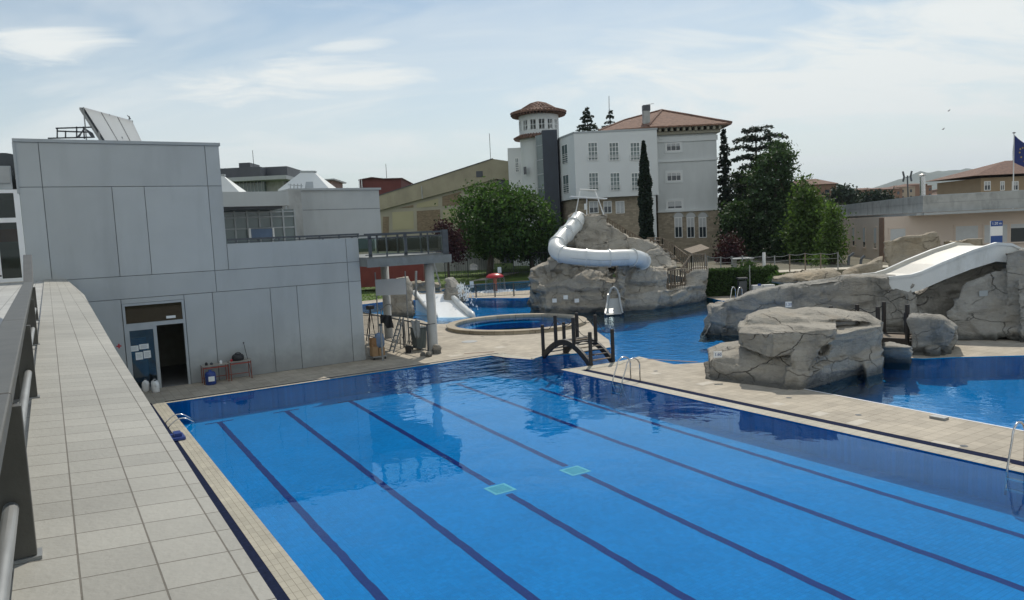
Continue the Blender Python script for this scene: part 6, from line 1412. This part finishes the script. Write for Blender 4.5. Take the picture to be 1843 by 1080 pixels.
g = MB(); g.lathe([(.3,.10),(.34,.14),(0,.3)],(b.x,b.y),12,0,b.z); g.tube([(b.x-.15,b.y,b.z),(b.x-.15,b.y,b.z+.12)],.02,4); g.tube([(b.x+.15,b.y,b.z),(b.x+.15,b.y,b.z+.12)],.02,4); g.build('cowl', M_['galv'], fl)
ae = thing('tv_aerial', tuple(pv(1634,352,70)), 'twin-panel television aerial on a mast beside the metal flue', 'aerial')
a, b = pv(1635,358,70), pv(1633,316,70); g = MB(); g.tube([tuple(a-Vector((0,0,.4))),tuple(b)],.06,6); g.build('mast', M_['anthr'], ae)
for s in (-1,1):
    g = MB(); c = b+UX*s*.30+Vector((0,0,-.1)); g.bar(tuple(b-Vector((0,0,.2))),tuple(c),.04,.04); g.bar(tuple(c+UX*s*.12+Vector((0,0,.5))),tuple(c),.04,.16); g.bar(tuple(c),tuple(c+UX*s*.1-Vector((0,0,.45))),.04,.16); g.build('element', M_['anthr'], ae)
# tan house with the flag
th_ = thing('tan_house', tuple(uvw(75,118,TZ)), 'tan house with a terracotta roof behind the long flat building at right', 'building'); D9 = 118
g = MB(uvw); u0,u1,z0,z1 = ubox(g,1765,1960,316,440,D9,12); g.build('wall', M_['tan'], th_)
ue0 = uz(1753,316,D9-1)[0]; ze = uz(1800,314,D9-1)[1]; zr = uz(1843,296,D9+5)[1]+.8
g = MB(uvw); g.add([(ue0,D9-1,ze),(u1+1,D9-1,ze+.0),(u1+1,D9+13,ze),(ue0,D9+13,ze),(ue0+9.5,D9+6,zr),(u1-5,D9+6,zr)],[(0,1,5,4),(1,2,5),(2,3,4,5),(3,0,4),(3,2,1,0)]); g.build('roof', M_['roof2'], th_)
for x0,x1 in ((1771,1783),(1800,1808),(1821,1833)): window(th_,x0,x1,326,343,D9,shut=.45,nv=1,fw=.12)
fg = thing('flagpole', tuple(pv(1822,350,85)), 'white flagpole flying a dark blue flag with gold stars at the right edge', 'flag')
a, b = pv(1823,352,85), pv(1825,240,85); a = Vector((b.x,b.y,a.z)); g = MB(); g.tube([tuple(a-Vector((0,0,3))),tuple(b)],[.07,.05],8); g.build('pole', M_['white'], fg)
g = MB(); g.lathe([(.05,0),(.16,.05),(.16,.12),(0,.16)],(b.x,b.y),12,0,b.z-.02); g.build('finial', M_['charcoal'], fg)
nx, nz = 20, 14; vs = []; f0 = pv(1826,243,85); Hf = (pv(1826,243,85)-pv(1826,291,85)).length
def fpt(s_, t): return f0+UX*(s_*2.6)+VX*(.28*math.sin(s_*6+t*2.2))+Vector((0,0,-Hf*t*(1-.12*s_)-1.95*s_-.25*s_*s_+.08*math.sin(s_*7+t*3)))
for j in range(nz+1):
    for i in range(nx+1): vs.append(tuple(fpt(i/nx,j/nz)))
g = MB(); g.add(vs,[(j*(nx+1)+i,j*(nx+1)+i+1,(j+1)*(nx+1)+i+1,(j+1)*(nx+1)+i) for j in range(nz) for i in range(nx)]); o = g.build('flag_cloth', mat('flag_blue', (.02,.035,.16), .8, .15, 3), fg, smooth=True)
g = MB()
for k in range(12):
    a_ = math.pi*2*k/12; s_, t = .5+.24*math.cos(a_), .5+.30*math.sin(a_); c = fpt(s_,t)-VX*.04; P5 = []
    for q in range(10): r_ = .13 if q % 2 == 0 else .055; P5.append(tuple(c+UX*r_*math.sin(q*math.pi/5)+Vector((0,0,r_*math.cos(q*math.pi/5)))))
    g.poly(P5)
g.build('stars', mat('gold', (.6,.45,.05), .6), fg)
# distant town
rg = random.Random(33)
def house(u, v, w_, d_, h, rh_, col_, roof, lab, grp=None, zb=-1.6):
    t = thing('town_house', tuple(uvw(u,v,zb)), lab, 'building', grp)
    g = MB(uvw); g.box(u-w_/2,u+w_/2,v,v+d_,zb,h); g.build('wall', M_[col_], t)
    g = MB(uvw); e = .5; g.add([(u-w_/2-e,v-e,h),(u+w_/2+e,v-e,h),(u+w_/2+e,v+d_+e,h),(u-w_/2-e,v+d_+e,h),(u-w_*.28,v+d_/2,h+rh_),(u+w_*.28,v+d_/2,h+rh_)],[(0,1,5,4),(1,2,5),(2,3,4,5),(3,0,4),(3,2,1,0)]); g.build('roof', M_[roof], t)
    g = MB(uvw); n = max(2,int(w_/3.2))
    for j in range(3):
        for i in range(n):
            uu = u-w_/2+(i+.5)*w_/n; z = h-1.9-j*2.9; g.box(uu-.5,uu+.5,v-.05,v-.003,z-.7,z+.6)
    g.build('windows', M_['darkglass'], t); return t
M_['townbrick'] = mat('town_brick', (.24,.145,.10), .9, .15, .2); M_['towncream'] = mat('town_render', (.40,.33,.25), .9, .1, .2)
def town(px, py_eave, D, wpx, rpx, col_, lab, grp=None): u, z = uz(px,py_eave,D); house(u, D, wpx*D/F_PX, 14, z, rpx*D/F_PX, col_, 'roof2', lab, grp)
town(1472,332,175,66,13,'townbrick','brown town house with a hipped tiled roof just right of the light green tree')
for (px,py,D,wp,rp,c_,lab) in ((1560,341,300,52,4,'townbrick','low wide brick block in the far town left of the aerial'),(1602,340,330,44,4,'townbrick','far brick block with tiled roof between the aerial and the dark pines'),(1540,350,260,40,4,'towncream','pale far block low on the skyline near the light green tree'),
        (1632,336,340,30,4,'towncream','pale far block directly behind the television aerial'),(1652,332,360,34,3,'townbrick','tallest far brick block just left of the metal flue'),(1670,334,380,14,2.5,'townbrick','narrow far brick block right of the metal flue'),(1585,347,240,50,3,'townbrick','nearest long tiled roof low over the flat parapet'),
        (1700,350,420,34,3,'townbrick','far reddish block low on the hillside between flue and flagpole'),(1722,344,440,40,3,'towncream','far pale block below the skyline ridge'),(1740,337,470,50,3,'townbrick','far stepped brick block against the mountain foot left of the tan house'),(1712,340,500,30,3,'townbrick','farthest small brick block on the hillside'),(1752,343,430,40,3,'townbrick','far brick block beside the corner of the tan house')):
    town(px,py,D,wp,rp,c_,lab)
hl2 = MB(uvw); rg = random.Random(12)
def ridge(pts, D, dep, name):
    P = [uz(x,y,D) for x, y in pts]; vs = []; fs = []; n = 0
    us = []
    for (ua,za),(ub,zb_) in zip(P[:-1],P[1:]):
        for k in range(12): us.append((ua+(ub-ua)*k/12, za+(zb_-za)*k/12))
    us.append(P[-1]); g = MB(uvw); rows = [(D-dep*.8,-3.,0),(D-dep*.5,.32,.5),(D-dep*.2,.75,.8),(D,1.,1.),(D+dep*.5,.7,.6),(D+dep,-.2,0)]
    for v_, s_, nz_ in rows:
        for i, (u_, z_) in enumerate(us): vs.append((u_, v_+ noise.noise(Vector((u_*.004,v_*.004,1)))*dep*.1, (-3.1 if s_ <= -1 else z_*s_) + nz_*noise.noise(Vector((u_*.012,v_*.01,5)))*abs(z_)*.10))
    m_ = len(us)
    for j in range(len(rows)-1):
        for i in range(m_-1): fs.append((j*m_+i,j*m_+i+1,(j+1)*m_+i+1,(j+1)*m_+i))
    g.add(vs,fs); return struct(g.build(name, mat('hill_slopes', (.075,.085,.05), .95, .3, .004), smooth=True))
ridge([(1440,352),(1500,330),(1525,333),(1560,345),(1600,330),(1660,311),(1700,306.5),(1760,304),(1850,297),(1950,300),(2100,320)], 5200, 1500, 'hills')
ridge([(600,388),(700,384),(1000,378),(1300,366),(1560,350),(1700,342),(1760,345),(2000,340)], 1500, 500, 'hills')

# ================================================================== TREES
def trunk_mesh(name, base, top, r0, r1, limbs, parent, rg):
    g = MB(); P = [lerp(base, top, k/5)+Vector((rg.gauss(0,.06), rg.gauss(0,.06), 0))*(k > 0) for k in range(6)]
    g.tube([tuple(p) for p in P], [r0+(r1-r0)*k/5 for k in range(6)], 8)
    for q in limbs:
        a = lerp(base, top, rg.uniform(.45,.95)); m_ = lerp(a, q, .5)+Vector((0,0,.3)); g.tube([tuple(a),tuple(m_),tuple(q)], [r1*.8,r1*.5,r1*.15], 6)
    return g.build(name, M_['bark'], parent, smooth=True)
def clump_crown(cs, n_cl, n_lf, size, rg, spread):
    # cs: ellipsoids (centre, rx, rz); clumps near their surfaces and some inside
    pts = []; tot = sum(c[1]**2 for c in cs); cl = []
    for c, rx, rz in cs:
        for k in range(max(3,int(n_cl*rx*rx/tot))):
            d = Vector((rg.gauss(0,1),rg.gauss(0,1),rg.gauss(0,1))).normalized(); r = rg.uniform(.45,1.05)**.5
            q = c+Vector((d.x*rx*r,d.y*rx*r,d.z*rz*r)); cl.append(q)
            s = spread*rg.uniform(.6,1.3)
            for i in range(n_lf): pts.append(q+Vector((rg.gauss(0,s),rg.gauss(0,s),rg.gauss(0,s*.7))))
    return pts, cl
def broadleaf(name, label, px, D, base_py, crown, n_cl, n_lf, size, m, seed, tr=.28, spread=.5, z0=None, group=None):
    rg = random.Random(seed); cs = []
    for (x,y,rx,ry,dd) in crown: c = pv(x,y,D+dd); cs.append((c, rx*D/F_PX, ry*D/F_PX))
    b = pv(px,base_py,D); b.z = z0 if z0 is not None else b.z
    t = thing(name, tuple(b), label, 'tree', group); top = sum((c[0] for c in cs), Vector())/len(cs)
    pts, cl = clump_crown(cs, n_cl, n_lf, size, rg, spread)
    trunk_mesh('trunk', b, Vector((b.x*.6+top.x*.4, b.y*.6+top.y*.4, top.z)), tr, tr*.5, rg.sample(cl, min(9,len(cl))), t, rg)
    g = MB(); leaves(g, pts, size, rg); g.build('crown', M_[m], t); return t
broadleaf('broadleaf_tree', 'big dark green broad-crowned tree in front of the hotel', 880, 88, 482,
          [(905,395,78,45,0),(850,392,38,30,-2),(870,360,42,26,0),(930,372,50,28,1),(960,405,42,40,0),(850,430,30,22,-1),(905,435,75,26,1),(895,345,24,14,0),(985,420,20,30,2),(905,375,40,40,-3),(890,400,40,50,-4),(925,395,40,45,-3)], 560, 34, .21, 'lf_mid', 1, .4, .62, .6)
broadleaf('dark_tree', 'mass of dark shaded tree behind the lawn fence', 960, 92, 485, [(930,445,60,20,2),(970,440,40,30,2),(900,440,40,18,3)], 150, 26, .24, 'lf_dark', 2, .3, .7, .8)
broadleaf('purple_tree', 'purple-leaved small tree beside the glass balcony', 806, 80, 486, [(806,432,22,30,0),(800,412,16,14,0),(818,455,20,16,0),(797,450,12,16,0)], 130, 26, .15, 'lf_purple', 3, .16, .42, .3)
def cypress(label, px, py0, py1, wpx, D, seed, z0=TZ):
    rg = random.Random(seed); b = pv(px,py1,D); b.z = z0; top = pv(px-6,py0,D); h = top.z-z0; t = thing('cypress_tree', tuple(b), label, 'tree'); R0 = wpx/2*D/F_PX
    trunk_mesh('trunk', b, Vector((b.x,b.y,z0+h*.9)), .2, .04, [], t, rg); pts = []
    for k in range(11000):
        s = rg.random()**1.15; r = R0*min(1,(1-s)*2.6+.03)**.8*(.35+.65*rg.random()**.4)*(1+.12*math.sin(s*40+rg.random())); a = rg.uniform(0,6.28)
        pts.append(Vector((lerp(b.x,top.x,s)+r*math.cos(a), lerp(b.y,top.y,s)+r*math.sin(a), z0+.5+s*(h-.5))))
    g = MB(); leaves(g, pts, .17, rg, 1.5); g.build('crown', M_['lf_con'], t)
cypress('tall narrow dark cypress in front of the white hotel bays', 1164, 254, 430, 24, 84, 5)
def cedar(label, px, py_top, py_base, D, rpx, seed, z0=TZ, flat=False, n=22, dens=120, shape=None, lean=0, m='lf_con', size=.17, kind='cedar_tree'):
    rg = random.Random(seed); top = pv(px,py_top,D); b = Vector((top.x,top.y,z0)); R0 = rpx*D/F_PX; h = top.z-z0; t = thing(kind, tuple(b), label, 'tree')
    base_z = max(z0+1.5, pv(px,py_base,D).z); g = MB(); pts = []; tg = MB()
    tg.tube([tuple(b),tuple(lerp(b,top,.5)),tuple(top)],[.38,.22,.04],8)
    for k in range(n):
        s = (k+.5)/n; z = base_z+(top.z-base_z)*s
        rr_ = R0*(shape(s) if shape else ((1-s)**.75*.95+.07)); nb = rg.randint(4,7); a0 = rg.uniform(0,6.28)
        for j in range(nb):
            a = a0+6.283*j/nb+rg.uniform(-.4,.4); L_ = rr_*rg.uniform(.6,1.12); d = Vector((math.cos(a),math.sin(a),0)); p0 = Vector((b.x,b.y,z))
            tip = p0+d*L_+Vector((0,0,L_*(-.10 if not flat else .04)+rg.uniform(-.15,.25))); tg.tube([tuple(p0),tuple(lerp(p0,tip,.5)+Vector((0,0,.12*L_))),tuple(tip)],[.07,.05,.015],4,caps=False)
            side = Vector((-d.y,d.x,0))
            for q in range(int(dens*L_/R0)):
                tt = rg.random()**.7; wd = L_*.28*(1-abs(tt-.6))*rg.uniform(-1,1); pts.append(lerp(p0,tip,tt)+Vector((0,0,.12*L_*math.sin(math.pi*tt)))+side*wd+Vector((0,0,rg.gauss(0,.10)-abs(wd)*.12)))
    tg.build('trunk', M_['bark'], t, smooth=True); leaves(g, pts, size, rg, 1.2); g.build('crown', M_[m], t)
cedar('dark layered conifer rising behind the hotel roof beside the round tower', 1056, 192, 260, 122, 29, 6, n=9, dens=70, size=.22, kind='conifer_tree')
cedar('smaller pointed dark conifer behind the hotel roof by the tall aerial', 1098, 197, 262, 126, 24, 7, n=7, dens=60, size=.22, kind='conifer_tree')
g = MB(); a = pv(1097,235,120); g.tube([tuple(a),tuple(pv(1096,173,120))],.05,5); tag(g.build('mast_aerial', M_['anthr']), 'tall thin aerial mast behind the hotel roof', 'aerial')
cedar('tall dark pointed conifer hugging the right wall of the hotel', 1302, 232, 460, 97, 24, 8, n=30, dens=70, shape=lambda s: (1-s)**.6*.8+.1, size=.2, kind='conifer_tree')
cedar('spreading flat-topped cedar with open layered branches right of the hotel', 1360, 229, 380, 92, 66, 9, flat=True, n=9, dens=230, shape=lambda s: .95 if s < .6 else (.85 if s < .93 else .62), size=.17)
def poplar(label, px, py0, py1, wpx, D, seed, m, n=120, size=.17, prof=None, kind='broadleaf_tree', z0=TZ):
    rg = random.Random(seed); cs = []
    k = 9
    for i in range(k):
        s = i/(k-1); y = py1+(py0-py1)*s; r = wpx/2*(prof(s) if prof else (1-.55*s)); c = pv(px+rg.uniform(-.12,.12)*wpx, y+(r*.4 if i == k-1 else 0), D+rg.uniform(-1,1)); cs.append((c, r*D/F_PX, max(r,(py1-py0)/k*.9)*D/F_PX))
    b = pv(px,py1,D); b.z = z0; t = thing(kind, tuple(b), label, 'tree'); pts, cl = clump_crown(cs, n, 32, size, rg, .45)
    pts = [p for p in pts if p.z > z0+.1]
    trunk_mesh('trunk', b, cs[-2][0], .28, .08, rg.sample(cl,8), t, rg); g = MB(); leaves(g, pts, size, rg); g.build('crown', M_[m], t)
poplar('tall dense dark green tree right of the spreading cedar', 1394, 268, 450, 74, 82, 11, 'lf_dark', 420, .2, lambda s: 1.0 if s < .75 else 1.0-(s-.75)*1.6)
poplar('bright yellow-green tree in front of the dark trees at right', 1455, 325, 455, 66, 72, 12, 'lf_light', 260, .17, lambda s: .95-.1*s if s < .6 else .9-(s-.6)*1.7)
poplar('small light green tree at the end of the long flat building', 1499, 375, 462, 34, 66, 13, 'lf_light', 110, .14, lambda s: 1-.5*s)
poplar('dark leafy tree low between hotel and cedar', 1330, 370, 470, 62, 84, 14, 'lf_dark', 260, .2, lambda s: 1-.3*s)
poplar('reddish dark shrub under the cedar beside the hotel', 1312, 432, 470, 34, 76, 15, 'lf_purple', 90, .15, lambda s: 1-.4*s, kind='shrub')
poplar('low dark bushes behind the path between the two tall trees', 1425, 410, 470, 60, 78, 16, 'lf_dark', 160, .18, lambda s: 1-.3*s, kind='shrub')
poplar('dark dense tree filling the gap behind the bright yellow-green tree', 1462, 372, 462, 88, 92, 17, 'lf_dark', 300, .22, lambda s: 1-.25*s)
poplar('tall dark tree between the pointed conifer and the dense dark tree', 1336, 318, 460, 52, 96, 18, 'lf_dark', 300, .22, lambda s: 1-.45*s)
for (px,py,D,r,lab) in ((1512,345,170,16,'dark round pine in the town beside the brown house'),(1575,350,190,22,'wide dark pine mass above the long flat parapet'),(1540,352,200,18,'small dark pine in the town above the flat parapet')):
    broadleaf('town_pine', lab, px, D, py+30, [(px,py+6,r,8,0),(px+r*.5,py+9,r*.7,7,1)], 60, 20, .5, 'lf_con', px, .3, 1.0, -1.6)
# ivy-like planting on top of the island and low shrubs by the hedge
for (px,py,D,w_,lab,m) in ((1158,482,52.6,10,'tuft of green plants growing on the rock island','lf_mid'),(1345,480,58.2,18,'taller shoots growing out of the hedge top','lf_hedge'),(1470,470,60,18,'low yellow-green shrub beside the wire fence','lf_light'),(1400,503,44,14,'low shrubs on top of the flat rock ledge','lf_mid')):
    rg = random.Random(px); c = pv(px,py,D); s = w_*D/F_PX; pts = [c+UX*rg.gauss(0,s*.5)+VX*rg.gauss(0,s*.3)+Vector((0,0,rg.gauss(.1,s*.28))) for k in range(420)]
    g = MB(); leaves(g, pts, .09, rg); tag(g.build('shrub', M_[m]), lab, 'shrub')
# birds
for (px,py,lab) in ((1707,200,'small dark bird, the higher of the two in the sky at right'),(1697,233,'small dark bird, the lower of the two in the sky at right')):
    c = pv(px,py,70); t = MB(); Z = Vector((0,0,1))
    c = pv(px,py,105); bd_ = [c-UX*.13, c-UX*.08, c, c+UX*.1, c+UX*.16]; t.tube([tuple(p) for p in bd_],[.01,.035,.05,.03,.008],8); t.tube([tuple(c-UX*.15+Z*.01),tuple(c-UX*.19)],[.02,.004],6)
    for s in (-1,1):
        a, b, d = c+UX*-.04, c+UX*.06, c+UX*.08+VX*s*.16+Z*.20; e = c+UX*.14+VX*s*.24+Z*.15
        for q in (Vector(),): t.add([tuple(a),tuple(b),tuple(d),tuple(e),tuple(a-Z*.012),tuple(b-Z*.012),tuple(d-Z*.01),tuple(e-Z*.004)],[(0,1,3,2),(4,6,7,5),(0,2,6,4),(1,5,7,3),(2,3,7,6)])
    tag(t.build('bird', M_['charcoal']), lab, 'bird')

# repeats of one kind carry one group name
GROUPS = {'depth_sign':'depth plates on the rocks','pool_ladder':'steel pool ladders','school_table':'tables against the grey wall','boulder':'artificial boulders','stone':'stones at the balcony column','town_house':'houses of the distant town','town_pine':'pines in the distant town','bird':'birds in the sky','footbridge':'dark wooden footbridges','exercise_post':'bent black posts','conifer_tree':'conifers round the hotel','table_item':'small things on the tables','cardboard_box':'boxes on the trolley','skylight_roof':'pyramid skylights','white_jug':'white plastic jugs by the door','notice_board':'notices by the splash pool','broadleaf_tree':'broadleaf trees','shrub':'shrubs and tufts'}
for o in col.objects:
    k = o.name.split('.')[0]
    if o.parent is None and k in GROUPS and 'group' not in o: o['group'] = GROUPS[k]
# air: one closed box of thin haze round the whole place
g = MB(); g.box(-9050, 9050, -9050, 9050, -4.2, 560); hz_ = g.build('haze', [bpy.data.materials.new('haze_air')]); hz_['kind'] = 'stuff'; hz_['label'] = 'thin summer haze over the whole place'; hz_['category'] = 'haze'
hm = hz_.data.materials[0]; hm.use_nodes = True; nt = hm.node_tree; nt.nodes.clear(); ho = nt.nodes.new('ShaderNodeOutputMaterial'); hv = nt.nodes.new('ShaderNodeVolumePrincipled')
hv.inputs['Color'].default_value = (.72,.84,.95,1); hv.inputs['Density'].default_value = .00009; hv.inputs['Anisotropy'].default_value = .2; nt.links.new(hv.outputs[0], ho.inputs['Volume'])
